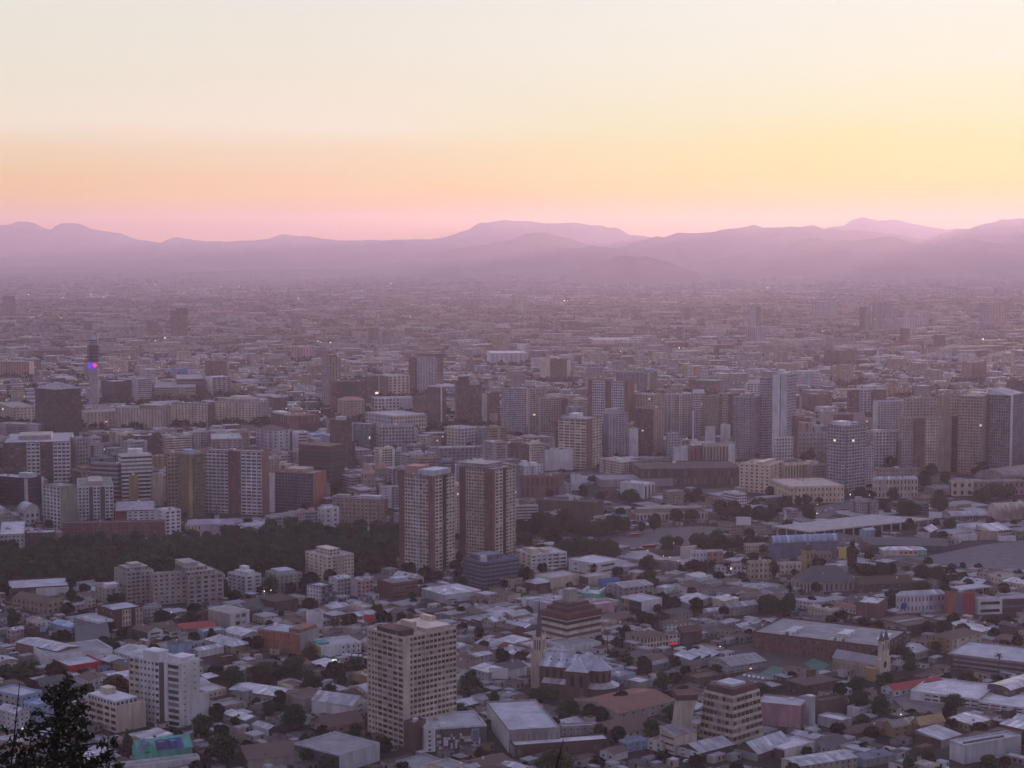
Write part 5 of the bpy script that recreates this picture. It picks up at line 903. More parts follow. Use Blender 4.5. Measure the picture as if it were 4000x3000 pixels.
f_ = Face((22, -14), (35, -14)); lancet(ch, f_, 4, 6, 2.2, 7); lancet(ch, f_, 9.5, 6, 2.2, 7)
for k in range(5):
    a = rad(-80 + 32 * k); c_, s_ = math.cos(a), math.sin(a); p_ = (38 + 7.45 * c_, 7.45 * s_); f_ = Face((p_[0] + s_ * 1, p_[1] - c_ * 1), (p_[0] - s_ * 1, p_[1] + c_ * 1)); lancet(ch, f_, 1, 8, 1.5, 5.5)
for xx in (9, 14, 19): bx(ch, 'dormer', plain_mat('vent_metal'), 'darkgrey', (xx - .45, xx + .45, -3.9, -2.9, 17.6, 19.4))
occ_set([(gx - 6, gy - 25), (gx + 58, gy - 34), (gx + 58, gy + 10), (gx - 6, gy + 8)]); note(ch, 'A2', 150, 880, 260, 1060, gy - 8, 'spired church')
# church with two small spires
gx, gy = ground(3457, 2652); ts = thing('church', 'small church with a cream front, round window and two short spires beside the brick college', 'church', (gx, gy, 0), rad(48))
bx(ts, 'facade', WM, 'cream', (-6.5, 6.5, 0, 2.5, 0, 13)); m_ = MB(); prism(m_, [(-4, 13), (4, 13), (0, 18.5)], 0, 2.4); m_.build('gable', WM, ts, cc('cream'))
for sx in (-2.4, 3.4):
    bx(ts, 'turret', WM, 'cream', (sx - 1.5, sx + 1.5, .1, 3.1, 13, 24)); m_ = MB(); cone(m_, sx, 1.6, 1.9, 24, 30.5); m_.build('turret_spire', roof_mat('flat'), ts, cc('darkgrey'))
    bx(ts, 'belfry_opening', plain_mat('dark_opening'), 'black', (sx - .5, sx + .5, .0, .2, 18, 22))
m_ = MB()
for k in range(20):
    a, c = 2 * math.pi * k / 20, 2 * math.pi * (k + 1) / 20; m_.tri((0, -.06, 9), (1.7 * math.cos(a), -.06, 9 + 2.2 * math.sin(a)), (1.7 * math.cos(c), -.06, 9 + 2.2 * math.sin(c)))
m_.build('rose_window', plain_mat('window_glass', .25, .6), ts, cc('glass'))
bx(ts, 'nave', wall_mat(.3, .55), 'stone', (-5.5, 5.5, 2.5, 34, 0, 9)); m_ = MB(); gable_roof(m_, -6, 6, 2.5, 34.5, 9, 4.5, False); m_.build('nave_roof', roof_mat('tile'), ts, cc('grey')); bx(ts, 'chapel', WM, 'ochre', (-11, -6.6, 1, 8, 0, 8))
note(ts, 'A3', 700, 1195, 560, 900, gy, 'twin spired church', r=15)
# slender communications tower
gx, gy = ground(369, 1600); en = thing('communications_tower', 'slender concrete communications tower with dark drums and a glowing blue screen', 'tower', (gx, gy, 0), 0.3)
m_ = MB(); m_.cyl(0, 0, 8.4, 8.0, 0, 70, 20); m_.build('shaft', WM, en, cc('concrete'))
m_ = MB()
for z in (62, 65.5): m_.cyl(0, 0, 9.6, 9.6, z, z + .8, 20)
m_.build('service_platform', WM, en, cc('palegrey'))
m_ = MB(); m_.cyl(0, 0, 7.2, 7.2, 70, 118, 18); m_.build('core', WM, en, cc('darkgrey'))
for z in (82, 87.5, 93, 98.5, 104): m_ = MB(); m_.cyl(0, 0, 10.2, 10.2, z, z + 3.6, 24); m_.build('antenna_drum', WM, en, (.05, .05, .09))
for z in (110, 113.5): m_ = MB(); m_.cyl(0, 0, 8.6, 8.6, z, z + 1.6, 24); m_.build('crown_ring', WM, en, cc('lilac'))
m_ = MB(); m_.cyl(0, 0, 4, 3, 118, 123, 12); m_.cyl(0, 0, .7, .4, 123, 131, 8); m_.build('mast', WM, en, cc('silver'))
m_ = MB(); n_ = 10
for k in range(n_):
    a, c = rad(-170 + 120 * k / n_) - .3, rad(-170 + 120 * (k + 1) / n_) - .3; m_.quad(*[(9.2 * math.cos(t), 9.2 * math.sin(t), z) for t, z in ((a, 69.5), (c, 69.5), (c, 80), (a, 80))])
m_.build('screen', emit_mat('screen_blue', (.09, .03, .75), 1.0), en)
m_ = MB(); a0 = rad(-62) - .3
for k in range(14):
    q = [(0, 0), (math.cos(2 * math.pi * k / 14), math.sin(2 * math.pi * k / 14)), (math.cos(2 * math.pi * (k + 1) / 14), math.sin(2 * math.pi * (k + 1) / 14))]; m_.tri(*[(9.35 * math.cos(a0 + u * 3.4 / 9.3 * (1 if v > -.5 else .8)), 9.35 * math.sin(a0 + u * 3.4 / 9.3), 75 + 3.4 * v) for u, v in q])
m_.build('screen_emblem', emit_mat('screen_red', (1, .04, .12), 1.2), en)
note(en, 'C0', 680, 790, 600, 1150, gy, 'communications tower', r=12)
# pale curved slab and the pylon
gx, gy = ground(2640, 2925); cv = thing('office_building', 'tall blank pale yellow slab flaring outward at the top, left of the tapering banded office', OF, (gx, gy, 0), rad(8))
m_ = MB(); W_ = .0555; prof = [(-75, 0), (75, 0), (70, 100), (72, 200), (84, 280), (104, 360), (124, 450), (-40, 450), (-55, 360), (-68, 250), (-73, 120)]; prism(m_, [(p[0] * W_ + 4, p[1] * W_ * 1.02) for p in prof], 0, 9); m_.build('wall', WM, cv, cc('stone'))
bx(cv, 'roof_slab', WM, 'maroon', (.8, 12, 1, 14, 25.4, 28.5)); note(cv, 'A2', 1270, 1465, 960, 1480, gy, 'curved pale tower', r=9)
gx, gy, s = at('A3', 532, 1285); pyl = thing('concrete_pylon', 'free standing pale concrete pylon on a round base beside the pink tapering wall', 'pylon', (gx, gy, 0), .4)
bx(pyl, 'shaft', WM, 'silver', (-27 * s, 27 * s, -2, 2, 0, 250 * s)); m_ = MB(); m_.cyl(0, 0, 65 * s, 60 * s, 0, 1, 20); m_.build('base', WM, pyl, cc('palegrey')); bx(pyl, 'cap', WM, 'white', (-29 * s, 29 * s, -2.3, 2.3, 250 * s, 256 * s)); note(pyl, 'A3', 495, 570, 1040, 1280, gy, 'pale pylon', r=6)
# yellow domed tower
gx, gy, s = at('B3', 512, 1255); dt = thing('domed_tower', 'yellow clock tower with a dark red dome and a cross on its lantern', 'tower', (gx, gy, 0), rad(20))
bx(dt, 'tower_wall', WM, 'ochre', (-4.6, 4.6, -4.6, 4.6, 0, 8), (-3.9, 3.9, -3.9, 3.9, 8, 16), (-4.5, 4.5, -4.5, 4.5, 15.6, 16.4), (-5, 5, -5, 5, 7.6, 8.3))
for z in (1.5, 9.5):
    for u in (-2, 2): bx(dt, 'arched_window', plain_mat('dark_opening'), 'black', (u - .7, u + .7, -4.7 if z < 5 else -4.0, -4.5 if z < 5 else -3.8, z, z + 4.2)); bx(dt, 'arched_window', plain_mat('dark_opening'), 'black', (4.5 if z < 5 else 3.8, 4.7 if z < 5 else 4.0, u - .7, u + .7, z, z + 4.2))
m_ = MB()
for k in range(6): t0, t1 = math.pi / 2 * k / 6, math.pi / 2 * (k + 1) / 6; m_.cyl(0, 0, 4.1 * math.cos(t0), max(.9, 4.1 * math.cos(t1)), 16.4 + 4.6 * math.sin(t0), 16.4 + 4.6 * math.sin(t1), 16, cap=False)
m_.build('dome', roof_mat('flat'), dt, cc('maroon')); m_ = MB(); m_.cyl(0, 0, 1.1, 1.0, 20.8, 24, 8); cone(m_, 0, 0, 1.3, 24, 26.2); m_.build('lantern', WM, dt, cc('tan')); bx(dt, 'cross', plain_mat('vent_metal'), 'darkgrey', (-.12, .12, -.12, .12, 26, 29), (-.8, .8, -.1, .1, 27.6, 27.85))
note(dt, 'B3', 465, 560, 980, 1250, gy, 'domed tower', r=6)
# pink domed towers in the old centre
for (x, yb_, yt_, r_, lab) in ((880, 660, 415, 62, 'broad pinkish corner tower with a conical dome left of the left brick tower'), (992, 590, 395, 46, 'slimmer pinkish domed tower behind the broad conical one')):
    gx, gy, s = at('B1', x, yb_); t = thing('domed_tower', lab, 'tower', (gx, gy, 0)); hh = (yb_ - yt_) * s
    m_ = MB(); m_.cyl(0, 0, r_ * s, r_ * s * .95, 0, hh * .68, 12, 4, 1.0); m_.build('tower_wall', wall_mat(.35, .5), t, cc('tan')); m_ = MB(); m_.cyl(0, 0, r_ * s * 1.05, r_ * s * .5, hh * .68, hh * .86, 12, cap=False); cone(m_, 0, 0, r_ * s * .5, hh * .86, hh, 12); m_.build('dome', roof_mat('flat'), t, cc('salmon')); note(t, 'B1', x - r_, x + r_, yt_, yb_ - 60, gy, None, r=r_ * s)
# spires
for crop, x, yb_, yt_, r_, col, lab in (('B0', 1703, 900, 735, 17, 'darkgrey', 'small dark pointed spire rising before the red striped white tower'), ('C3', 1062, 870, 728, 13, 'silver', 'far pale needle spire of a church on the right')):
    gx, gy, s = at(crop, x, yb_); t = thing('church_spire', lab, 'spire', (gx, gy, 0)); hh = (yb_ - yt_) * s; q = r_ * s
    bx(t, 'bell_tower', WM, 'grey' if col == 'darkgrey' else 'silver', (-q, q, -q, q, 0, hh * .45)); m_ = MB(); cone(m_, 0, 0, q * 1.15, hh * .45, hh); m_.build('spire', roof_mat('flat'), t, cc(col)); note(t, crop, x - r_, x + r_, yt_, yb_ - 30, gy)
# white mast with a crane jib in front of the tower row
gx, gy, s = at('C2', 1421, 1500); t = thing('crane_mast', 'thin white mast standing before the tower row', 'mast', (gx, gy, 0)); bx(t, 'mast', plain_mat('vent_metal'), 'white', (-1.1, 1.1, -1.1, 1.1, 0, 275 * s)); bx(t, 'mast_head', plain_mat('vent_metal'), 'white', (-2, 2, -2, 2, 275 * s, 281 * s))
# station platform roof, arched hall, tents, canopy
Z_ = 7.5; q4 = [ground(*px('B3', *p), Z_) for p in ((238, 915), (532, 958), (1510, 856), (1015, 822))]; cx_, cy_ = sum(p[0] for p in q4) / 4, sum(p[1] for p in q4) / 4
st = thing('platform_roof', 'huge flat grey concrete platform roof on arched piers', 'station roof', (cx_, cy_, 0)); L4 = [(p[0] - cx_, p[1] - cy_) for p in q4]; m_ = MB()
m_.quad(*[(*p, Z_) for p in L4], uv=(0, 0, 120, 40)); m_.quad(*[(*p, Z_ - 1) for p in reversed(L4)])
for k in range(4): a, c = L4[k], L4[(k + 1) % 4]; m_.quad((*a, Z_ - 1), (*c, Z_ - 1), (*c, Z_), (*a, Z_))
m_.build('roof_slab', roof_mat('flat'), st, (.46, .44, .42))
for i0, n_ in ((1, 13), (0, 4)):
    a, c = Vector(L4[i0]), Vector(L4[(i0 + 1) % 4])
    for k in range(n_): p = a + (c - a) * ((k + .4) / n_); p = p * .985; bx(st, 'pier', WM, 'palegrey', (p.x - .6, p.x + .6, p.y - .6, p.y + .6, 0, Z_ - 1))
occ_set(q4, 1); note(st, 'B3', 240, 1500, 825, 970, cy_ - 10, 'flat station roof', False); protect(*[px('B3', 240, 0)[0], px('B3', 1500, 0)[0], px('B3', 0, 830)[1], px('B3', 0, 950)[1]], cy_)
r_, Lr_, Ll_, hh = b('B3', 'train_hall', 'station', 'great arched train hall with a pink barrel roof and glowing glazed end', 1822, 2062, 2420, 560, 600, L='1,brown,9,.85,.9', R='1,dusty,0', a=38, roof='vault,dusty', rise=11, fl=1, short='arched train hall')
wh('B3', 'curved cream tent like roof of the market at the right edge', 1925, 2000, 2330, 815, 870, L='1,cream,0', R='1,cream,0', roof='vault,cream', rise=9, a=20)
wh('B3', 'long low pale platform canopy left of the cream tent like roof', 1570, 1640, 1930, 838, 870, L='1,palegrey,0', R='1,grey,12,.7,.7', roof='vault,palegrey', rise=3, a=8)
gx, gy, s = at('A3', 1800, 245); fc = thing('station_canopy', 'flat filling station canopy on white columns near the right edge', 'canopy', (gx, gy, 0), rad(28)); bx(fc, 'canopy_roof', roof_mat('flat'), 'silver', (-15, 15, -6, 8, 5.2, 6.1))
for x in (-11, -2, 8): 
    for y in (-4, 5): bx(fc, 'column', WM, 'white', (x - .3, x + .3, y - .3, y + .3, 0, 5.2))
note(fc, 'A3', 1620, 2010, 120, 250, gy, 'filling station canopy', r=12)
# mint green house with dark blue roof panels
gx, gy = ground(655, 2990); gh = thing('house', 'mint green house with a front gable and dark blue dormered roof', HS, (gx, gy, 0), rad(26)); S_ = .118
m_ = MB(); m_.box(-15, 13, 0, 13, 0, 8, top=False); m_.build('wall', WM, gh, cc('mint'))
m_ = MB(); gable_roof(m_, -15.3, 13.3, -.3, 13.3, 8, 5.5); m_.build('roof', WM, gh, cc('mint'))
m_ = MB(); m_.box(-15.2, -6, -2.4, 3.2, 0, 9.2, top=False); m_.build('gable_wing', WM, gh, cc('mint')); m_ = MB(); gable_roof(m_, -15.3, -5.9, -2.5, 6, 9.2, 5, False); m_.build('wing_gable', WM, gh, cc('mint'))
m_ = MB(); m_.quad((-15.5, -2.7, 9.2), (-10.6, -2.7, 14.4), (-10.6, 6, 14.4), (-15.5, 6, 9.2)); m_.quad((-10.6, 6, 14.4), (-10.6, -2.7, 14.4), (-5.7, -2.7, 9.2), (-5.7, 6, 9.2)); m_.build('wing_roof', roof_mat('metal'), gh, (.10, .13, .30))
m_ = MB(); m_.quad((-5.5, -.2, 8.25), (9, -.2, 8.25), (9, 5.2, 12.6), (-5.5, 5.2, 12.6), (0, 0, 14, 6)); m_.build('roof_panel', roof_mat('metal'), gh, (.07, .10, .26))
for x in (-2.5, 3.5): bx(gh, 'dormer', roof_mat('metal'), (.10, .14, .32), (x - 1.7, x + 1.7, .8, 4.5, 9.5, 12.2))
bx(gh, 'window', plain_mat('window_glass', .25, .6), 'black', (-12, -9.2, -2.48, -2.38, 8.6, 10.4)); note(gh, 'A0', 1045, 1500, 1280, 1550, gy, 'mint green house', r=12)
# red chevron of the shop, billboards, obelisk
def billboard(crop, x0, x1, y0, y1, yb_, col, lab, emit=None, short=None):
    gx, gy, s = at(crop, (x0 + x1) / 2, yb_); t = thing('billboard', lab, 'billboard', (gx, gy, 0), rad(-6)); w_ = (x1 - x0) / 2 * s; z0, z1 = (yb_ - y1) * s, (yb_ - y0) * s
    bx(t, 'panel', emit or plain_mat('sign_face'), col, (-w_, w_, -.2, .2, z0, z1)); bx(t, 'frame', plain_mat('vent_metal'), 'grey', (-w_ - .15, w_ + .15, .22, .5, z0 - .2, z1 + .2)); bx(t, 'pole', plain_mat('vent_metal'), 'darkgrey', (-.4, .4, .1, .7, 0, z0)); note(t, crop, x0, x1, y0, y1, gy, short)
billboard('B2', 1760, 1876, 840, 905, 1015, 'white', 'blank white billboard on a single tall pole by the avenue trees', short='white billboard')
billboard('B3', 1464, 1566, 802, 850, 905, 'white', 'smaller blank white billboard over the railway yard')
billboard('A1', 850, 936, 402, 456, 505, 'brightred', 'red and white billboard standing on the low roofs near dark trees', short='red billboard')
billboard('B3', 755, 815, 1085, 1170, 1200, 'yellow', 'yellow sign panel at the right end of the blue grey market hall')
billboard('A1', 598, 634, 752, 780, 860, 'white', 'small glowing screen in the dark beside the olive trees', emit=emit_mat('screen_white', (.75, .9, 1), 1.1))
billboard('A1', 1830, 1982, 822, 905, 945, 'white', 'white roadside hoarding with a red dot on the wall left of the spired church')
gx, gy, s = at('B3', 336, 897); t = thing('obelisk', 'slender pale obelisk on a stepped base by the flat station roof', 'obelisk', (gx, gy, 0)); m_ = MB(); m_.cyl(0, 0, 1.6, .7, 2, 13, 4); cone(m_, 0, 0, .72, 13, 14, 4); m_.build('shaft', WM, t, cc('silver')); bx(t, 'base', WM, 'stone', (-2.6, 2.6, -2.6, 2.6, 0, 2)); note(t, 'B3', 322, 350, 765, 895, gy, 'obelisk')
# red sign on the white shop
for r, _, _, sh in HERO:
    if sh == 'white shop with the red sign':
        m_ = MB(); m_.box(.3, 6.2, -.5, -.1, .3, 1.5, bottom=True); m_.build('sign', emit_mat('sign_red', (.9, .03, .03), .55), r)
    if sh == 'lilac classical facade':
        m_ = MB(); n_ = 20
        for k in range(n_):
            a, c = 2 * math.pi * k / n_, 2 * math.pi * (k + 1) / n_; m_.tri((3.6, -.09, 5.6), (3.6 + 2.6 * math.cos(a), -.09, 5.6 + 2.6 * math.sin(a)), (3.6 + 2.6 * math.cos(c), -.09, 5.6 + 2.6 * math.sin(c)))
        m_.build('mural', plain_mat('sign_face'), r, (.05, .06, .22))
    if sh == 'long brick college':
        rs_ = np.random.RandomState(3); L_ = max(ob.dimensions.y for ob in r.children)
        for k in range(9):
            yy = L_ * (.3 if k < 5 else .72) + 1.9 * (k % 5); m_ = MB(); m_.cyl(4 + 1.2 * (k % 2), yy, .8, .8, r['_h'] - .3, r['_h'] + 1.7, 10); m_.build('roof_cooler', plain_mat('vent_metal'), r, cc('white' if k % 3 else 'darkgrey'))
    if sh == 'mosaic fronted hall':
        rs_ = np.random.RandomState(9); w0_ = max(v.co.x for ch_ in r.children for v in ch_.data.vertices if ch_.name.startswith('wall')); m_ = MB()
        for k in sorted(range(70)):
            x0 = w0_ * .2 + 1.25 * rs_.randint(int(w0_ * .76 / 1.25)); z0 = r['_h'] * .08 + 1.6 * rs_.randint(max(1, int(r['_h'] * .76 / 1.6))); m_.quad((x0, -.06, z0), (x0 + 1.1, -.06, z0), (x0 + 1.1, -.06, z0 + 1.5), (x0, -.06, z0 + 1.5))
        m_.build('mosaic_panel', plain_mat('sign_face'), r, cc('white')); x0 = w0_ * .76; bx(r, 'poster_frame', plain_mat('sign_face'), 'palegrey', (x0, x0 + 4, -.2, -.02, r['_h'] * .3, r['_h'] * .9)); bx(r, 'poster', plain_mat('sign_face'), 'slate', (x0 + .3, x0 + 3.7, -.26, -.19, r['_h'] * .34, r['_h'] * .86))
    if sh == 'graffiti hall':
        rs_ = np.random.RandomState(5)
        for k in range(4): m_ = MB(); x0 = 14 + 4.2 * k; m_.box(x0, x0 + 3, -.12, -.02, 1.2, 3.6, bottom=True); m_.build('graffiti_letter', plain_mat('sign_face'), r, cc('red'))
# ------------------------------------------------------------------ paved places
def sheet(name, crop, pts, mat, z, col):
    P_ = [ground(*px(crop, *p), z) for p in pts]; m_ = MB(); i = 0; m_.v = [(*p, z) for p in P_]; m_.f = [tuple(range(len(P_)))]; m_.uv = [(p[0], p[1]) for p in P_]
    a_ = sum(P_[k][0] * P_[(k + 1) % len(P_)][1] - P_[(k + 1) % len(P_)][0] * P_[k][1] for k in range(len(P_)))
    if a_ < 0: m_.f = [tuple(reversed(m_.f[0]))]; m_.uv.reverse()
    o = m_.build(name, mat, None, cc(col)); structure(o); occ_set(P_, 0) if len(P_) == 4 else [occ_set([P_[0], P_[k], P_[k + 1]], 0) for k in range(1, len(P_) - 1)]; return o
PV = roof_mat('flat')
sheet('plaza', 'B2', [(860, 1115), (1060, 1105), (1180, 1160), (1330, 1150), (1440, 1060), (1500, 1075), (1440, 1250), (1180, 1240), (1000, 1200)], PV, .02, (.42, .37, .36))
sheet('avenue', 'B2', [(690, 1000), (1110, 930), (1500, 915), (1760, 930), (1500, 1050), (1100, 1100), (700, 1075)], PV, .012, (.15, .135, .135))
sheet('avenue', 'B3', [(440, 800), (860, 700), (1030, 720), (620, 860), (400, 880)], PV, .012, (.14, .13, .135))
sheet('gravel_lot', 'B3', [(870, 1128), (1450, 1150), (1900, 1060), (2330, 1010), (2330, 1300), (1700, 1255), (1160, 1195)], PV, .016, (.155, .145, .16))
sheet('sports_court', 'A3', [(480, 790), (560, 745), (690, 800), (600, 850)], PV, .02, (.10, .22, .17)); sheet('sports_court', 'A3', [(110, 880), (240, 805), (440, 850), (300, 915)], PV, .02, (.10, .20, .16))
sheet('sports_track', 'A3', [(-120, 660), (90, 622), (640, 705), (720, 790), (820, 860), (700, 890), (380, 905), (60, 930)], PV, .01, (.085, .075, .065)); sheet('schoolyard', 'A3', [(1180, 1060), (1330, 1020), (1840, 1150), (1640, 1220), (1300, 1180)], PV, .015, (.20, .17, .17))
for pts_ in ([(790, 668), (1450, 632), (2250, 640), (2250, 650), (1450, 642), (800, 679)], [(1350, 610), (1800, 572), (2250, 575), (2250, 582), (1800, 580), (1360, 618)], [(800, 690), (1250, 676), (2100, 690), (2100, 697), (1250, 686), (800, 698)]): sheet('highway', 'C3', pts_, PV, .05, (.34, .31, .31))
sheet('highway', 'C0', [(440, 470), (560, 500), (650, 560), (640, 570), (540, 510), (430, 478)], PV, .05, (.40, .36, .34)); sheet('parking_lot', 'A3', [(-160, 930), (60, 850), (330, 930), (200, 985)], PV, .014, (.17, .16, .16))
gx0, gy0 = ground(*px('B3', 1690, 1262)); gx1, gy1 = ground(*px('B3', 2330, 1305)); t = thing('yard_wall', 'dark yard wall with pink and blue graffiti along the gravel lot', 'wall', (gx0, gy0, 0), math.atan2(gy1 - gy0, gx1 - gx0)); L_ = math.hypot(gx1 - gx0, gy1 - gy0)
bx(t, 'wall', WM, 'brown', (0, L_, 0, .4, 0, 3.2)); rs_ = np.random.RandomState(4)
for k in range(9): x0 = 7 + 1.9 * k + rs_.rand(); bx(t, 'graffiti', plain_mat('sign_face'), ('pink', 'blue', 'lilac', 'paleblue')[rs_.randint(4)], (x0, x0 + 1.7, -.06, -.005, .6 + rs_.rand(), 2.4 + rs_.rand() * .6))
note(t, 'B3', 1690, 2212, 1240, 1290, gy0, 'graffiti yard wall', False)
gx, gy, s = at('B2', 1330, 1172); t = thing('retaining_wall', 'pale triangular ramp wall lit beside the plaza', 'wall', (gx, gy, 0), rad(12)); m_ = MB(); prism(m_, [(0, 0), (5, 0), (14, 11), (0, 10)], 0, 3); m_.build('wall', WM, t, (.60, .50, .47)); note(t, 'B2', 1325, 1420, 1065, 1170, gy)
# the tapering office leans inward as it rises
for r, _, _, sh in HERO:
    if sh == 'tapering banded office':
        hh = r['_h']; hz = Vector((0, 0, 0)); L2 = [max(v.co[i] for ch_ in r.children for v in ch_.data.vertices if ch_.name.startswith('wall')) / 2 for i in (0, 1)]; done = set()
        for ch_ in list(r.children) + [g_ for q in r.children for g_ in q.children]:
            if ch_.name.startswith('window') and ch_.data.users > 1:
                k = 1 - .17 * ch_.location.z / hh; ch_.location.x = L2[0] + (ch_.location.x - L2[0]) * k; ch_.location.y = L2[1] + (ch_.location.y - L2[1]) * k; ch_.scale = (k, k, 1); continue
            if ch_.data.name in done: continue
            done.add(ch_.data.name)
            for v in ch_.data.vertices: k = 1 - .17 * v.co.z / hh; v.co.x = L2[0] + (v.co.x - L2[0]) * k; v.co.y = L2[1] + (v.co.y - L2[1]) * k
# ------------------------------------------------------------------ vehicles
def car_meshes():
    m_ = MB(); prism(m_, [(-2.1, .35), (2.1, .35), (2.15, .85), (1.2, .95), (.7, 1.45), (-1.1, 1.45), (-1.8, .95), (-2.15, .9)], -.85, .85); body = m_.mesh('body'); body.materials.append(plain_mat('car_paint', .3, .6))
    m_ = MB(); prism(m_, [(-1.55, .97), (1.0, .97), (.62, 1.40), (-1.05, 1.40)], -.87, .87); gl = m_.mesh('window_band'); gl.materials.append(plain_mat('window_glass', .25, .6))
    m_ = MB(); n_ = 12
    for k in range(n_):
        a, c = 2 * math.pi * k / n_, 2 * math.pi * (k + 1) / n_; p = lambda t, y: (.33 * math.cos(t), y, .33 + .33 * math.sin(t)); m_.quad(p(a, -.1), p(c, -.1), p(c, .1), p(a, .1)); m_.tri((0, -.1, .33), p(a, -.1), p(c, -.1)); m_.tri((0, .1, .33), p(c, .1), p(a, .1))
    wl = m_.mesh('wheel'); wl.materials.append(plain_mat('tyre_rubber', .9, .1)); return body, gl, wl
CARM = car_meshes(); CARS = []
def car(x, y, rot, col):
    r = thing('car', '', 'car', (x, y, .02), rot, 'cars in the streets and yards')
    o = obj('body', CARM[0], None, r, cc(col)); obj('window_band', CARM[1], None, r, cc('black'))
    for sx in (-1.3, 1.35):
        for sy in (-.8, .8): w_ = obj('wheel', CARM[2], None, r, cc('black')); w_.location = (sx, sy, 0)
    CARS.append((r, {'white': 'white', 'silver': 'silver', 'red': 'red', 'darkgrey': 'dark grey', 'slate': 'navy', 'black': 'black'}[col] + ' car')); return r
rc = np.random.RandomState(21); cl = ['white', 'silver', 'silver', 'darkgrey', 'red', 'slate', 'white', 'black']
for crop, x, y, n_, dx, dy, rot in (('B2', 880, 1105, 6, 34, -3, 8), ('B2', 1090, 1070, 5, 34, -3, 8), ('B2', 950, 1190, 4, 28, 9, -30), ('B3', 560, 830, 4, 30, -10, 20), ('B3', 640, 800, 3, 30, -10, 20), ('A3', -60, 925, 8, 40, 6, 80), ('A3', 20, 890, 8, 36, 6, 80), ('A0', 1340, 1262, 5, 28, 8, 70), ('A1', 690, 725, 6, 26, 2, 80), ('A3', 1660, 740, 3, 30, 5, 60), ('B3', 1660, 760, 5, 30, 2, 5), ('B2', 1940, 960, 7, 24, 6, 10)):
    for k in range(n_):
        gx, gy, s = at(crop, x + dx * k + rc.randint(-4, 5), y + dy * k); car(gx, gy, rad(rot + rc.randint(-6, 7)), cl[rc.randint(8)])
for crop, x, y, lab in (('B2', 968, 998, 'dark red bus on the avenue below the curved market hall'), ('B2', 1075, 1090, 'red bus among the cars at the plaza'), ('B3', 416, 880, 'red bus parked behind the flat station roof, by the obelisk'), ('B3', 825, 800, 'red articulated bus on the avenue before the white classical palace'), ('B3', 1310, 905 - 180, 'white bus near the white classical palace trees')):
    gx, gy, s = at(crop, x, y); t = thing('bus', lab, 'bus', (gx, gy, .02), rad(10), 'city buses'); red = 'white' if 'white bus' in lab else 'red'; L_ = 6
    bx(t, 'body', plain_mat('car_paint', .3, .6), red, (-L_, L_, -1.25, 1.25, .4, 3.1)); bx(t, 'window_band', plain_mat('window_glass', .25, .6), 'black', (-L_ - .02, L_ + .02, -1.28, 1.28, 1.5, 2.5))
    for sx in (-3.9, 3.7):
        for sy in (-1.2, 1.2): w_ = obj('wheel', CARM[2], None, t, cc('black')); w_.location = (sx, sy, 0); w_.scale = (1.4, 1.4, 1.4)
def street_cars():
    n = 0
    for _ in range(4000):
        if n >= 60: break
        d = rc.uniform(800, 1350); x = rc.uniform(-.29, .29) * d; q = 3.0
        if occ_frac([(x - q, d - q), (x + q, d - q), (x + q, d + q), (x - q, d + q)]) > 0: continue
        car(x, d, rad(43 + 90 * rc.randint(2)), cl[rc.randint(8)]); occ_set([(x - 2, d - 2), (x + 2, d - 2), (x + 2, d + 2), (x - 2, d + 2)], 0); n += 1
# ------------------------------------------------------------------ lit lamps
def lamp_mesh(r):
    m_ = MB(); m_.cyl(0, 0, .05, r, -r, 0, 8, cap=False); m_.cyl(0, 0, r, .05, 0, r, 8, cap=False); return m_.mesh('lamp_head')
lm = {}; EM_W, EM_Y = emit_mat('lamp_white', (1, .93, .85), 5), emit_mat('lamp_amber', (1, .72, .38), 5)
pm = MB(); pm.cyl(0, 0, .14, .09, 0, 8.8, 6); pm = pm.mesh('pole'); pm.materials.append(plain_mat('vent_metal'))
LAMPS = []
def lamp(crop, x, y, warm=0, size=1.0, hz=9.0):
    gx, gy, s = at(crop, x, y, hz); r_ = max(.22, size * gy / F * 1.25); key = (round(r_, 1), warm)
    if key not in lm: lm[key] = lamp_mesh(r_); lm[key].materials.append(EM_Y if warm else EM_W)
    r = thing('street_lamp', '', 'street lamp', (gx, gy, 0), 0, 'lit street lamps'); obj('pole', pm, None, r, cc('grey')); o = obj('lamp_head', lm[key], None, r); o.location = (0, 0, hz); LAMPS.append((r, 'amber street lamp' if warm else 'white street lamp'))
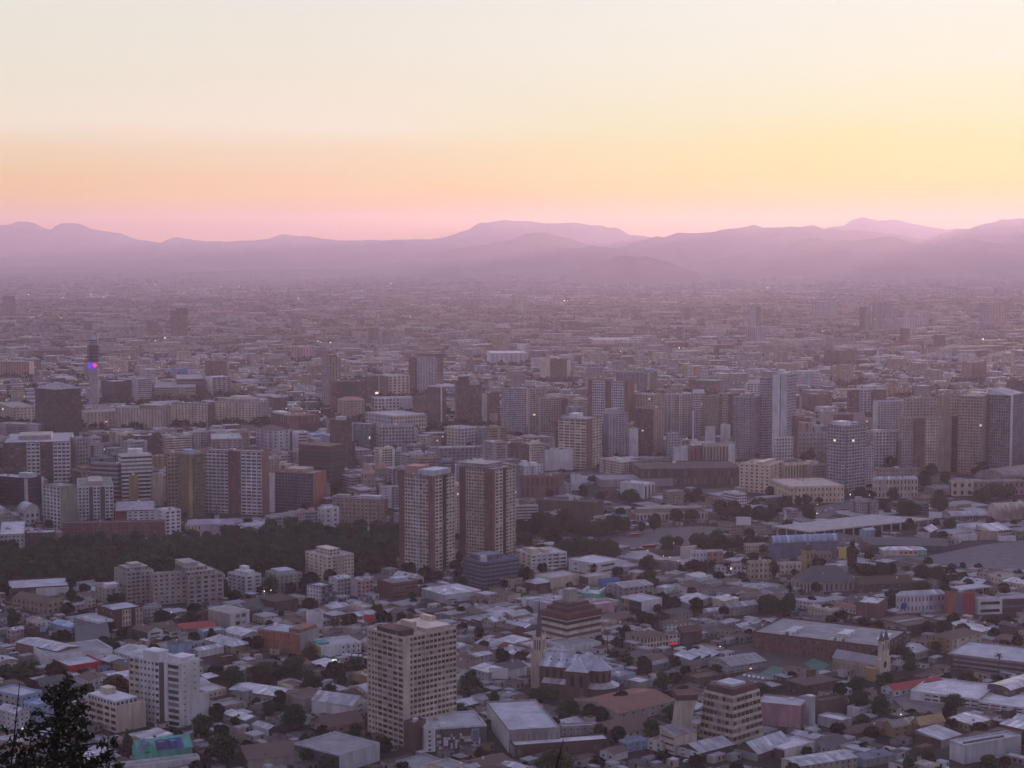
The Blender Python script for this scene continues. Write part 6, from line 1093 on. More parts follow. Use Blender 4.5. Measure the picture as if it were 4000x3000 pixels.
_ls = ('C0 160 300;C0 222 303;C0 125 328;C0 1733 240 1 1.6;C0 1878 238;C0 715 303;C0 898 650 1 1.5;C0 1043 660 1;C0 1220 663;C0 1295 643 1 1.6;C0 1697 403;C0 1672 425;C0 182 998 0 1.3;C0 480 487 1 1.3;C0 1220 227;C0 1773 553;C1 1060 216;C1 332 332;C1 598 422;C1 407 680;C1 485 670;C1 508 678;C1 570 700;C1 585 679 0 1.2;C1 617 670;C1 667 665;C1 699 688 0 1.3;C1 815 690;C1 830 668;C1 1208 699 0 1.7;C1 1381 692;C1 1937 328;C1 905 695;'
       'C2 411 351 0 1.4;C2 437 351;C2 562 367;C2 376 554;C2 1299 520 0 1.7;C2 1577 632 0 1.4;C2 1609 632;C2 1185 660;C2 1167 733 1 1.6;C2 950 740 0 1.5;C2 853 748;C2 1313 722 0 1.3;C2 1345 722 0 1.3;C2 2010 250;C3 1512 453 0 1.6;C3 1710 435 1 1.4;C3 773 590;C3 627 590;C3 1788 655 0 1.7;C3 1835 655 0 1.7;C3 1890 651 0 1.6;C3 1543 758 0 2.4;C3 1469 750 0 1.5;'
       'B0 820 1193;B0 2075 1425 0 1.2;B0 2128 1418 0 1.3;B2 1068 1105 1;B2 1270 1048;B2 1240 1160 1;B2 1305 1190 1;B2 1190 1150;B3 848 667 0 1.5;B3 998 672;B3 585 815 0 1.4;B3 590 745;B3 1472 775;B3 780 632 1;A1 68 222 1;A1 117 213 1;A2 1635 655 0 1.6;A3 1245 1187 1 1.5;A0 1345 385')
for q in _ls.split(';'):
    f = q.split(); lamp(f[0], float(f[1]), float(f[2]), int(f[3]) if len(f) > 3 else 0, float(f[4]) if len(f) > 4 else 1.0)
# ------------------------------------------------------------------ trees: named ones from the photograph, the park, gardens
def leaf_cloud(rs, clumps, n, size, up=.35):
    """many small leaf sprays spread over clump volumes: (cx, cy, cz, rx, rz)"""
    mb = MB(); tot = sum(c[3] ** 2 for c in clumps)
    for cx, cy, cz, rx, rz in clumps:
        for _ in range(max(6, int(n * rx * rx / tot))):
            d = rs.normal(size=3); d /= np.linalg.norm(d) + 1e-9; r = rs.rand() ** .33 * (.8 + .4 * rs.rand())
            p = np.array([cx + d[0] * rx * r, cy + d[1] * rx * r, cz + d[2] * rz * r]); nrm = d + rs.normal(size=3) * .6; nrm[2] += up; nrm /= np.linalg.norm(nrm)
            t1 = np.cross(nrm, rs.normal(size=3)); t1 /= np.linalg.norm(t1) + 1e-9; t2 = np.cross(nrm, t1); s = size * (.6 + .8 * rs.rand())
            mb.quad(tuple(p - t1 * s - t2 * s * .6), tuple(p + t1 * s - t2 * s * .5), tuple(p + t1 * s * .7 + t2 * s * .7), tuple(p - t1 * s * .8 + t2 * s * .6))
    return mb
def limb(mb, p, q, r0, r1, n=6):
    p, q = Vector(p), Vector(q); d = (q - p).normalized(); a = d.orthogonal().normalized(); c = d.cross(a)
    for k in range(n):
        t0, t1 = 2 * math.pi * k / n, 2 * math.pi * (k + 1) / n; f = lambda o, t, r: tuple(o + (a * math.cos(t) + c * math.sin(t)) * r)
        mb.quad(f(p, t0, r0), f(p, t1, r0), f(q, t1, r1), f(q, t0, r1))
LEAF = dict(round=leaf_mat('leaves_dark', ((.009, .036, .012), (.018, .056, .020), (.034, .068, .026))), olive=leaf_mat('leaves_olive', ((.028, .044, .016), (.046, .058, .022), (.055, .064, .026))),
            rust=leaf_mat('leaves_rust', ((.034, .020, .013), (.050, .028, .016), (.050, .036, .018))), conifer=leaf_mat('needles', ((.022, .032, .019), (.034, .040, .024), (.046, .050, .030))), palm=leaf_mat('fronds', ((.05, .055, .025), (.07, .065, .03), (.09, .07, .04))))
LEAF['park'] = leaf_mat('leaves_park', ((.008, .036, .014), (.052, .068, .030), (.022, .058, .022)))
BARK = plain_mat('bark', .95, .1)
TREE = {}
def tree_meshes(kind, var):
    key = (kind, var)
    if key in TREE: return TREE[key]
    rs = np.random.RandomState(100 + var * 7 + len(kind)); tb = MB()      # unit tree: height 1, crown width 1 (scaled apart)
    if kind == 'conifer':
        cl = [(rs.normal() * .03, rs.normal() * .03, .15 + .8 * k / 9, .48 * (1 - k / 9.5) + .05, .09) for k in range(10)]; mb = leaf_cloud(rs, cl, 900, .05); limb(tb, (0, 0, 0), (0, 0, .9), .035, .01)
    elif kind == 'palm':
        mb = MB(); limb(tb, (0, 0, 0), (.03, 0, .86), .05, .035)
        for k in range(26):
            a = rs.rand() * 6.28; e = -.5 + 1.5 * rs.rand(); L = .5; px_, pz, dz = .03, .86, e
            for j in range(4):
                nx_, nz_ = px_ + L / 4 * math.cos(dz), pz + L / 4 * math.sin(dz) * .35; w_ = .05 * (1 - j / 5); c, s = math.cos(a), math.sin(a)
                mb.quad((px_ * c + s * w_, px_ * s - c * w_, pz - .01), (nx_ * c + s * w_, nx_ * s - c * w_, nz_ - .01), (nx_ * c - s * w_, nx_ * s + c * w_, nz_), (px_ * c - s * w_, px_ * s + c * w_, pz)); px_, pz, dz = nx_, nz_, dz - .55
    else:
        n = 15; cl = []
        for k in range(n):
            a = rs.rand() * 6.28; z = .24 + .60 * rs.rand(); r = .34 * math.sqrt(rs.rand()) * (1 - .5 * max(0, z - .6) / .25); q = .12 + .09 * rs.rand(); cl.append((r * math.cos(a), r * math.sin(a), z, q, q * .8))
        cl += [(0, 0, .74, .24, .2), (0, 0, .48, .30, .24)]; mb = leaf_cloud(rs, cl, 2100, .034)
        limb(tb, (0, 0, 0), (.01, .01, .35), .035, .022)
        for k in range(5): c = cl[k]; limb(tb, (.01, .01, .30), (c[0] * .8, c[1] * .8, c[2]), .018, .006, 5)
    cm = mb.mesh('crown'); cm.materials.append(LEAF[kind]); tm = tb.mesh('trunk'); tm.materials.append(BARK); TREE[key] = (cm, tm); return TREE[key]
WORD = dict(round='dark green tree', olive='olive green tree', rust='rust brown tree', conifer='pointed conifer', palm='palm tree', park='leafy park tree')
TL = []        # (x, y, height, width, kind)
def tree_px(crop, x, yt, yb_, w_, kind):
    gx, gy, s = at(crop, x, yb_); TL.append((gx, gy, max(3, (yb_ - yt) * s), max(2, w_ * s), kind, False)); X, Y = px(crop, x, yb_); Y0 = px(crop, 0, yt)[1]
    protect(X - w_ * K * .35, X + w_ * K * .35, Y0 + 10, Y - 10, gy); r = w_ * s * .4; occ_set([(gx - r, gy - r), (gx + r, gy - r), (gx + r, gy + r), (gx - r, gy + r)], 0)
_T = {'A0': '200 755 900 300 o;900 870 1090 330 R;1815 790 970 210;2060 760 920 260 o;1690 810 910 120;100 340 500 120;530 320 400 100;920 240 340 130;660 370 440 110;560 210 300 80 c;1000 1285 1520 115 c;1580 1160 1400 190;1370 1310 1410 120;1740 1310 1580 290;2020 560 700 110;1940 580 650 80;1530 540 600 75;250 900 1040 170 R;2130 90 260 120;440 790 900 150 R;480 545 600 130;800 480 540 90;1750 120 200 90;960 500 590 90;30 800 900 140 o',
      'A1': '290 720 890 260 o;430 640 780 150 o;420 820 1030 200 o;640 790 880 170 o;780 730 860 160;980 360 470 90;1050 390 470 50 c;1140 385 460 70;1680 830 1030 180;1870 980 1160 120;300 1080 1310 260;750 1290 1460 140;880 1330 1470 80 c;960 1340 1520 60 c;430 285 370 130;520 1270 1420 110;400 80 180 120;150 100 220 110;60 880 960 150 o;560 850 940 120;1940 780 830 120 o;1000 370 450 70',
      'A2': '880 680 810 190 o;1040 395 510 90;1100 395 515 100;750 490 735 120 p;1180 840 1030 150;860 1000 1150 110 c;820 1030 1150 80 c;270 950 1110 220;450 1050 1210 190;1090 1190 1420 160;350 1430 1680 330 o;1000 1040 1130 110;1210 1010 1110 120;2020 225 420 170;2150 240 410 130;1185 225 350 110 p;1740 890 1020 150;1960 930 1060 240;1030 730 880 110;1190 1480 1580 120 o;1370 800 900 90 o;1450 1510 1609 120 o;610 1110 1230 120;190 1000 1120 120;520 690 780 60 o;1050 800 900 90',
      'A3': '210 230 410 180;370 210 410 120;1320 660 880 130;2010 680 920 90 p;1130 840 970 160;900 880 1000 180;920 990 1170 200;1080 1010 1200 190;1600 870 960 110;1770 870 980 120;1650 1010 1150 190;770 380 460 110 R;1180 200 350 110;960 430 510 110 R;2160 550 700 90;1440 1440 1540 200 o;1370 1160 1260 200 o;200 960 1060 230;1940 1490 1620 150;2060 1520 1620 100;390 1570 1680 120 o;980 0 130 110 o;1110 0 130 140;760 1270 1340 130;1860 1260 1350 140 o;130 960 1050 120;1260 920 990 110',
      'B2': '930 610 740 190;440 1000 1160 250;560 975 1165 260;680 990 1170 250;760 1010 1160 160;800 1040 1180 130;1070 1150 1270 130;1230 970 1120 150;1300 1005 1070 90;1600 940 1110 220;1480 980 1080 160;1740 1000 1100 180;1290 780 890 100;1410 790 870 100;1120 815 970 110;1500 1185 1290 110;1400 1190 1280 90;100 950 1070 180;60 880 980 110;250 790 970 190;330 840 1000 180;410 750 970 170 R;470 850 1010 180;560 850 1015 200;640 870 1020 170;700 840 1005 190;790 810 990 190;880 830 985 170;300 900 1040 160;1640 690 860 150 R;1740 700 880 160 R;1840 740 880 130 R;1950 760 880 140 R;2040 750 870 110 R;1020 880 970 60 c;240 1200 1300 80;640 1210 1300 60;830 1240 1320 90;1110 1320 1400 110;100 1250 1330 100;1320 680 740 80;1520 680 740 80;1420 660 720 110;1690 1200 1290 90;2060 1170 1330 60 c;330 900 1040 120;1830 1150 1290 60',
      'B3': '1440 470 620 130;1590 490 590 80;1880 410 550 110;1760 590 670 50;2000 560 720 230;1890 610 730 170;2090 590 700 90;1550 610 820 160;1270 690 850 180;1180 600 750 120;1330 740 850 140;690 640 710 70;630 650 710 70;500 670 750 80;330 670 790 110;520 760 860 120;1170 370 450 110;855 1010 1290 90 R;980 1220 1320 110 o;1090 1200 1320 100;1160 1210 1320 100;1420 1230 1330 120;1540 1210 1350 150;1640 1300 1390 130 o;1200 590 760 30 R;1430 470 640 80;530 310 410 90;90 1010 1070 140 o;1190 1430 1570 100;250 1160 1370 40 p;1520 860 930 60;1480 420 560 100;1420 1330 1440 180 o;1100 690 800 90;1000 640 700 90;920 620 690 90;770 655 710 60;440 680 760 60 p;210 850 900 60;1240 1320 1400 110 o',
      'B1': '1360 300 350 50;440 1280 1400 130;160 1300 1420 130;300 1240 1340 90;900 1180 1300 90;1200 1210 1330 130;1330 1240 1340 110;1590 1230 1330 70;1600 1100 1230 60;2170 870 1000 130;2080 860 1000 120;2120 1240 1330 110;760 1130 1260 120;860 1150 1280 100',
      'B0': '1640 1000 1180 130;2120 880 1080 150;1960 900 1100 150;1800 930 1120 140'}
_k = dict(o='olive', R='rust', c='conifer', p='palm')
for crop, s_ in _T.items():
    for q in s_.split(';'): f = q.split(); tree_px(crop, float(f[0]), float(f[1]), float(f[2]), float(f[3]), _k[f[4]] if len(f) > 4 else 'round')
# the riverside park: canopy region in photograph pixels
PARK = [px('B0', -60, 1180), px('B0', 480, 1125), px('B0', 1290, 1105), px('B0', 1900, 1085), px('B1', 330, 1010), px('B1', 650, 1005), px('B1', 1125, 990), px('B1', 1125, 1275), px('B1', 560, 1330), px('B0', 2212, 1340), px('B0', 1200, 1345), px('B0', 400, 1410), px('B0', -60, 1430)]
def inside(poly, X, Y):
    c = False
    for k in range(len(poly)):
        (x0, y0), (x1, y1) = poly[k - 1], poly[k]
        if (y0 > Y) != (y1 > Y) and X < (x1 - x0) * (Y - y0) / (y1 - y0) + x0: c = not c
    return c
rp = np.random.RandomState(8)
yy = 1150.0; nrow = 0
while yy < 2300:
    xx = -600.0 + (nrow % 2) * 9
    while xx < 100:
        gx, gy = xx + rp.uniform(-4, 4), yy + rp.uniform(-4, 4); X, Y, _ = proj(gx, gy, 0)
        if -80 < X < 4080 and inside(PARK, X, Y) and not OCC[min(2599, int(gy / 2)), min(2199, max(0, int((gx + 2200) / 2)))]: TL.append((gx, gy, rp.uniform(13, 24), rp.uniform(15, 23), ['park', 'park', 'park', 'round', 'olive', 'rust'][rp.choice(6, p=[.3, .2, .1, .22, .08, .1])], True))
        xx += 17.5
    yy += 17.5; nrow += 1
for t in TL[:]:
    if t[5]: occ_set([(t[0] - 8, t[1] - 8), (t[0] + 8, t[1] - 8), (t[0] + 8, t[1] + 8), (t[0] - 8, t[1] + 8)], 0)
NAMED_TREES = len(TL)
# ------------------------------------------------------------------ the ordinary city between the landmarks
rf = np.random.RandomState(17)
FILL = []      # individual fillers waiting for a label
ROOFC = [('silver', 'grey metal', 'gable', .17), ('palegrey', 'pale metal', 'gable', .08), ('rust', 'rusty', 'gable', .17), ('brown', 'brown tiled', 'hip', .13), ('terracotta', 'tiled', 'gable', .03), ('grey', 'grey', 'flat', .13), ('silver', 'pale', 'flat', .10), ('darkgrey', 'dark', 'gable', .12), ('rust', 'brown', 'flat', .04), ('white', 'white', 'shed', .05), ('maroon', 'dark red', 'gable', .02)]
WALLC = [('cream', .16), ('beige', .16), ('white', .14), ('palegrey', .12), ('grey', .10), ('tan', .08), ('brick', .07), ('brown', .07), ('concrete', .06), ('pink', .015), ('paleblue', .015), ('ochre', .02)]
def pick(tab, r): 
    t = r.rand() * sum(q[-1] for q in tab); 
    for q in tab:
        t -= q[-1]
        if t <= 0: return q
    return tab[-1]
WALLD = [('brown', .3), ('rust', .2), ('grey', .3), ('concrete', .2)]
STUFF_W, STUFF_R = MB(), MB()
def add_stuff(W, h, wc, rc, rng, fade=0):
    """one more building of the far mass: W(lx, ly) -> world corners"""
    v = [rng.uniform(.8, 1.12) for _ in range(2)]; wcol = tuple(min(.8, q * v[0]) for q in cc(wc)); rcol = tuple(min(.8, q * v[1] * .72) for q in cc(rc)); wcol = tuple(q * .85 for q in wcol); mixf = lambda c_: tuple(q * (1 - fade) + f_ * fade for q, f_ in zip(c_, (.10, .085, .09))); wcol, rcol = mixf(wcol), mixf(rcol); P4 = W  # colours blend to one dull mauve with distance: haze painted into the base
    nf = max(1, round(h / 3.1))
    for k in range(4):
        a, c = P4[k], P4[(k + 1) % 4]; L = math.hypot(c[0] - a[0], c[1] - a[1]); STUFF_W.quad((*a, 0), (*c, 0), (*c, h), (*a, h), (0, 0, max(1, round(L / 3.4)), nf), wcol)
    STUFF_R.quad(*[(*p, h + .01) for p in P4], uv=(0, 0, 10, 10), col=rcol)
NI = [0, 0]
def filler(cx, cy, a, Lr, Ll, h, mid):
    """place one ordinary building with its centre at cx, cy if nothing stands there and it hides no landmark"""
    ca, sa = math.cos(a), math.sin(a); W = lambda x, y: (cx + x * ca - y * sa, cy + x * sa + y * ca); hx, hy = Lr / 2, Ll / 2
    P4 = [W(-hx, -hy), W(hx, -hy), W(hx, hy), W(-hx, hy)]
    pp = [proj(*p, 0) for p in P4]
    if max(p[0] for p in pp) < -900 or min(p[0] for p in pp) > 4900 or min(p[1] for p in pp) > 3060: return False
    if occ_frac(P4) > .12: return False
    d = min(p[1] for p in P4)
    for hh in (h, h * .7, 3.6):
        if hh < 3.2: break
        tp = [proj(*p, hh + 1.2) for p in P4]; x0, x1 = min(p[0] for p in tp), max(p[0] for p in tp); y0, y1 = min(p[1] for p in tp), max(p[1] for p in pp)
        if covers(x0, x1, y0, y1, d) < .10: break
    else: return False
    if hh < 3.2: return False
    h = hh; occ_set(P4, 0)
    size = (x1 - x0) * (y1 - y0) if x1 > 0 and x0 < 4000 else 0
    FILL.append((size, cx, cy, a, Lr, Ll, h, mid, (x0, x1, y0, y1))); return True
def split(x0, x1, y0, y1, mn, mx, rng, out):
    w_, h_ = x1 - x0, y1 - y0
    if max(w_, h_) < mx and (rng.rand() < .35 or max(w_, h_) < mn * 2): out.append((x0, x1, y0, y1)); return
    if w_ > h_:
        s = x0 + w_ * rng.uniform(.35, .65); split(x0, s, y0, y1, mn, mx, rng, out); split(s, x1, y0, y1, mn, mx, rng, out)
    else:
        s = y0 + h_ * rng.uniform(.35, .65); split(x0, x1, y0, s, mn, mx, rng, out); split(x0, x1, s, y1, mn, mx, rng, out)
YARD = []
def district(a_deg, y0, y1, bw, bd, street, mn, mx, hf, cover, mid, yard):
    a = rad(a_deg); ca, sa = math.cos(a), math.sin(a); R_ = 2600
    n0 = int(R_ / (bw + street)) + 2; n1 = int(2 * R_ / (bd + street)) + 2; cxm, cym = 0, (y0 + y1) / 2
    for i in range(-n0, n0):
        for j in range(-n1, n1):
            bx0, by0 = i * (bw + street), j * (bd + street); mxw, myw = cxm + (bx0 + bw / 2) * ca - (by0 + bd / 2) * sa, cym + (bx0 + bw / 2) * sa + (by0 + bd / 2) * ca
            if myw < y0 - 80 or myw > y1 + 80 or abs(mxw) > .38 * myw + 130: continue
            lots = []; split(bx0, bx0 + bw, by0, by0 + bd, mn, mx, rf, lots)
            for (u0, u1, v0, v1) in lots:
                lu, lv = u1 - u0, v1 - v0; cu, cv_ = (u0 + u1) / 2, (v0 + v1) / 2; wx, wy = cxm + cu * ca - cv_ * sa, cym + cu * sa + cv_ * ca
                if not (y0 <= wy < y1): continue
                if rf.rand() < yard: YARD.append((wx, wy)); continue
                f = rf.uniform(*cover); ok = filler(wx, wy, a, lu * f, lv * rf.uniform(*cover), hf(rf), mid)
                if not ok and rf.rand() < .5:     # a smaller building may fit the gap
                    for _ in range(2):
                        if filler(wx + rf.uniform(-lu, lu) * .3, wy + rf.uniform(-lv, lv) * .3, a, lu * .5, lv * .5, min(6, hf(rf)), mid): break
                if rf.rand() < .5: YARD.append((wx + lu * .45 * ca, wy + lu * .45 * sa))
district(43, 800, 1560, 92, 78, 9, 11, 26, lambda r: r.choice([3.6, 4.2, 5, 6, 7.2, 8.5], p=[.2, .25, .22, .17, .1, .06]), (.86, .98), 0, .07)
district(28, 1560, 2500, 100, 88, 11, 15, 36, lambda r: r.choice([7, 12, 18, 26, 38, 54], p=[.16, .2, .22, .2, .14, .08]), (.84, .97), 1, .03)
district(22, 2500, 4300, 110, 95, 13, 20, 52, lambda r: r.choice([4, 7, 10, 14, 20, 32], p=[.28, .26, .2, .14, .09, .03]), (.8, .96), 1, .05)
# small sheds, lean-tos and yard roofs squeezed into the gaps of the near blocks
SHEDS = []
for _ in range(9000):
    d = rf.uniform(800, 1700); x = rf.uniform(-.37, .37) * d; a = rad(43 + rf.choice([0, 90])); Lr, Ll, h = rf.uniform(4, 11), rf.uniform(3.5, 8), rf.uniform(2.5, 4.2); ca, sa = math.cos(a), math.sin(a)
    P4 = [(x + u * ca - v * sa, d + u * sa + v * ca) for u, v in ((0, 0), (Lr, 0), (Lr, Ll), (0, Ll))]
    if occ_frac(P4) > .02: continue
    tp = [proj(*p, h) for p in P4]; bt = [proj(*p, 0) for p in P4]
    if covers(min(p[0] for p in tp), max(p[0] for p in tp), min(p[1] for p in tp), max(p[1] for p in bt), d) > .4 or inside(PARK, *proj(x, d, 0)[:2]): continue
    occ_set(P4, .5); SHEDS.append((P4, h))
street_cars()
FILL.sort(key=lambda q: -q[0])
NEARMAX, MIDMAX = 290, 290
kname = {}
LABEL_JOBS = []
for size, cx, cy, a, Lr, Ll, h, mid, box in FILL:
    rng = np.random.RandomState(int(abs(cx * 31 + cy * 17)) % 999983)
    wc = pick(WALLC, rng)[0]; rc_ = pick(ROOFC, rng)
    big = max(Lr, Ll) > 21 and not mid
    kind = 'city_block' if mid else ('workshop' if big else 'house')
    lim = {'city_block': 285, 'workshop': 285, 'house': 243}[kind]
    ca, sa = math.cos(a), math.sin(a); W = lambda x, y: (cx + x * ca - y * sa, cy + x * sa + y * ca)
    if kname.get(kind, 0) >= lim or size < 260:
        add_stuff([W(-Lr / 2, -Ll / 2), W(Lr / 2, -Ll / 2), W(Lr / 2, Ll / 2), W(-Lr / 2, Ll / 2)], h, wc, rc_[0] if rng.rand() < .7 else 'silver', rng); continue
    kname[kind] = kname.get(kind, 0) + 1
    ox, oy = W(-Lr / 2, -Ll / 2)
    root = thing(kind, '', {'city_block': 'city building', 'workshop': 'workshop', 'house': 'house'}[kind], (ox, oy, 0), a, {'city_block': 'ordinary buildings of the centre', 'workshop': 'workshops and stores of the near quarter', 'house': 'low houses of the near quarter'}[kind])
    if mid:
        wu, wv = [(.45, .5), (.6, .5), (1, .45), (.8, .55), (.35, .4)][rng.randint(5)]; sg = f'1,{wc},-1,{wu},{wv}'; q_ = rng.rand(); w2 = ['white', 'concrete', 'brown', 'brick', 'grey', 'slate'][rng.randint(6)]
        if h > 15 and q_ < .7: sg = [f'.35,{wc},-1,{wu},{wv} .18,{w2},0 .47,{wc},-1,{wu},{wv}', f'.25,{w2},-1,.8,.55,.4 .5,{wc},-1,{wu},{wv} .25,{w2},-1,.8,.55,.4', f'.15,{wc},0 .7,{wc},-1,.8,.55 .15,{w2},0', f'.5,{wc},-1,.4,.45 .5,{w2},-1,.85,.55,.5'][rng.randint(4)]
        rk = ('flat', ['grey', 'palegrey', 'concrete', 'rust', 'silver', 'white'][rng.randint(6)])
        if h < 8 and rng.rand() < .5: rk = (rc_[2], rc_[0])
        shell(root, Lr, Ll, h, sg, sg, f'{rk[0]},{rk[1]}', max(1, round(h / 3)), 0, rs=rng)
        if h > 11:
            for k in range(rng.randint(1, 3)):
                s, q = rng.uniform(1.5, min(4, Lr * .3)), rng.uniform(1.5, min(4, Ll * .3)); ux, uy = rng.uniform(s + .5, Lr - s - .5), rng.uniform(q + .5, Ll - q - .5); mb = MB(); mb.box(ux - s, ux + s, uy - q, uy + q, h - .24, h + rng.uniform(1.5, 3.5)); mb.build('rooftop_hut', WM, root, tuple(min(.8, v * 1.1) for v in cc(wc)))
        attr = f"{'low ' if h < 8 else 'tall ' if h > 18 else ''}{dict(palegrey='pale grey', paleblue='pale blue').get(wc, wc)} city building"
    else:
        nf = 1 if h < 5.5 else 2 if h < 8 else 3; sg = f'1,{wc},-1,.32,.38' if rng.rand() < .75 else f'1,{wc},0'; rk = rc_[2]
        shell(root, Lr, Ll, h, sg, sg, f'{rk},{rc_[0]}', nf, 0, rs=rng, rise=min(Lr, Ll) * rng.uniform(.10, .2) if rk in ('gable', 'hip') else 1.2, detail=2)
        if rk == 'flat':
            for k in range(rng.randint(0, 3)):
                s = rng.uniform(.5, 1.6); ux, uy = rng.uniform(2, max(2.1, Lr - 2)), rng.uniform(2, max(2.1, Ll - 2)); mb = MB(); mb.box(ux - s, ux + s, uy - s, uy + s, h - .24, h + rng.uniform(.8, 2.4)); mb.build('rooftop_unit', plain_mat('vent_metal'), root, cc(['white', 'silver', 'rust', wc][rng.randint(4)]))
        attr = f"{rc_[1]} {dict(gable='gabled', flat='flat roofed', hip='hipped', shed='lean to')[rk]} {dict(palegrey='pale grey', paleblue='pale blue').get(wc, wc)} {kind}"
    LABEL_JOBS.append((root, attr, (box[0] + box[1]) / 2, (box[2] + box[3]) / 2, kind))
# garden trees in the yards
for x, y in YARD:
    X, Y, _ = proj(x, y, 0)
    if not (-100 < X < 4100): continue
    h = rf.uniform(5, 11); w_ = h * rf.uniform(.75, 1.15); r = w_ / 2
    tp = proj(x, y, h)
    if occ_frac([(x - r * .5, y - r * .5), (x + r * .5, y - r * .5), (x + r * .5, y + r * .5), (x - r * .5, y + r * .5)]) > .6: continue
    if covers(X - w_ * F / y * .5, X + w_ * F / y * .5, tp[1], Y, y) > .35: continue
    TL.append((x, y, h, w_, ['round', 'round', 'olive', 'rust', 'conifer'][rf.choice(5, p=[.4, .25, .2, .07, .08])], False))
TL2 = sorted(TL, key=lambda t: -(t[2] * t[3]) / t[1] ** 2)
TSTUFF = MB(); cnt = {}
def stuff_tree(x, y, h, w_, rng, n=16):
    base = [(.008, .018, .010), (.018, .028, .014), (.028, .026, .016)][rng.randint(3)]
    for _ in range(n):
        d = rng.normal(size=3); d /= np.linalg.norm(d); p = Vector((x + d[0] * w_ * .4, y + d[1] * w_ * .4, h * .6 + d[2] * h * .33)); s = w_ * .2; t1 = Vector(rng.normal(size=3)).normalized(); t2 = Vector((d[0], d[1], d[2] + .4)).cross(t1).normalized(); v = rng.uniform(.7, 1.3)
        TSTUFF.quad(tuple(p - t1 * s - t2 * s), tuple(p + t1 * s - t2 * s), tuple(p + t1 * s + t2 * s), tuple(p - t1 * s + t2 * s), col=tuple(q * v for q in base))
for x, y, h, w_, kind, park in TL2:
    rng = np.random.RandomState(int(abs(x * 13 + y * 29)) % 99991)
    if cnt.get('n', 0) >= 296: stuff_tree(x, y, h, w_, rng, 40); continue
    cnt['n'] = cnt.get('n', 0) + 1; cm, tm = tree_meshes(kind, rng.randint(4)); nm = {'palm': 'palm_tree', 'conifer': 'conifer_tree'}.get(kind, 'leafy_tree')
    r = thing(nm, '', 'palm' if kind == 'palm' else 'tree', (x, y, 0), rng.uniform(0, 6.28), 'trees of the riverside park' if park else 'trees of the city')
    k = 1.15
    o = obj('crown', cm, None, r); o.scale = (w_ * k, w_ * k, h); o = obj('trunk', tm, None, r, (.10, .07, .05)); o.scale = (w_ if kind != 'palm' else h * .35, w_ if kind != 'palm' else h * .35, h)
    if park: r['label'] = 'leafy tree packed into the dark canopy of the riverside park'
    else: X, Y, _ = proj(x, y, h * .5); LABEL_JOBS.append((r, WORD[kind], X, Y, 'tree'))
for P4, h in SHEDS: add_stuff(P4, h, pick(WALLC, rf)[0], ['silver', 'palegrey', 'rust', 'brown', 'grey', 'darkgrey', 'maroon', 'white'][rf.choice(8, p=[.16, .09, .24, .17, .12, .14, .04, .04])], rf)
# ------------------------------------------------------------------ the far plain
rd = np.random.RandomState(33); n = 0
while n < 22000:
    d = 4300 / (1 - rd.rand() * .79); y = d; x = rd.uniform(-.32, .32) * d
    big = rd.rand(); Lr, Ll = (rd.uniform(8, 22), rd.uniform(8, 22)) if big < .78 else (rd.uniform(25, 90), rd.uniform(18, 45)); h = rd.uniform(3, 7) if big < .9 else rd.uniform(8, 22)
    if d < 9000 and rd.rand() < .0015: h = rd.uniform(25, 60); Lr = Ll = rd.uniform(15, 26)
    a = rad(18 + 13 * (math.floor(x / 900) % 3)); ca, sa = math.cos(a), math.sin(a); W = [(x + u * ca - v * sa, y + u * sa + v * ca) for u, v in ((0, 0), (Lr, 0), (Lr, Ll), (0, Ll))]
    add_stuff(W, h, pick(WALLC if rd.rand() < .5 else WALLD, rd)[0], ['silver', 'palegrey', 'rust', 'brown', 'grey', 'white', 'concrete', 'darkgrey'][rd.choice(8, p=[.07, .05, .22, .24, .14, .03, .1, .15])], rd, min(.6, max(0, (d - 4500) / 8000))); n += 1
n = 0
while n < 21000:
    d = rd.uniform(5600, 9800) if rd.rand() < .32 else 2600 / (1 - rd.rand() * .84); x = rd.uniform(-.32, .32) * d
    if d < 5190 and OCC[int(d / 2), int(min(2199, max(0, (x + 2200) / 2)))]: n += .2; continue
    c = rd.uniform(0, 1) < .35
    for k in range(rd.randint(2, 7) if c else 1): stuff_tree(x + rd.normal() * 28 * c, d + rd.normal() * 18 * c, rd.uniform(6, 13), rd.uniform(7, 14), rd, 7)
    n += 1
for _ in range(330):
    d = rd.uniform(4400, 13500); x = rd.uniform(-.31, .31) * d; L_, w_, a = rd.uniform(60, 230), rd.uniform(18, 45), rad(rd.uniform(-14, 14)); ca, sa = math.cos(a), math.sin(a)
    add_stuff([(x + u * ca - v * sa, d + u * sa + v * ca) for u, v in ((0, 0), (L_, 0), (L_, w_), (0, w_))], rd.uniform(6, 12), ['white', 'palegrey', 'cream', 'concrete'][rd.randint(4)], ['white', 'silver', 'palegrey', 'concrete'][rd.randint(4)], rd)
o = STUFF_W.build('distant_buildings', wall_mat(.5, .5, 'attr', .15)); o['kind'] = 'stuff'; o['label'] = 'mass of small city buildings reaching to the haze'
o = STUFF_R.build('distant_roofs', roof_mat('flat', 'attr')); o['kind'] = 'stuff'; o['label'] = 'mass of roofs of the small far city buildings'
lm_, lt = mat_new('distant_leaves'); lg = G(lt); lg.out(lg.src('attr'), .9, .1)
o = TSTUFF.build('distant_trees', lm_); o['kind'] = 'stuff'; o['label'] = 'mass of far trees scattered through the city'
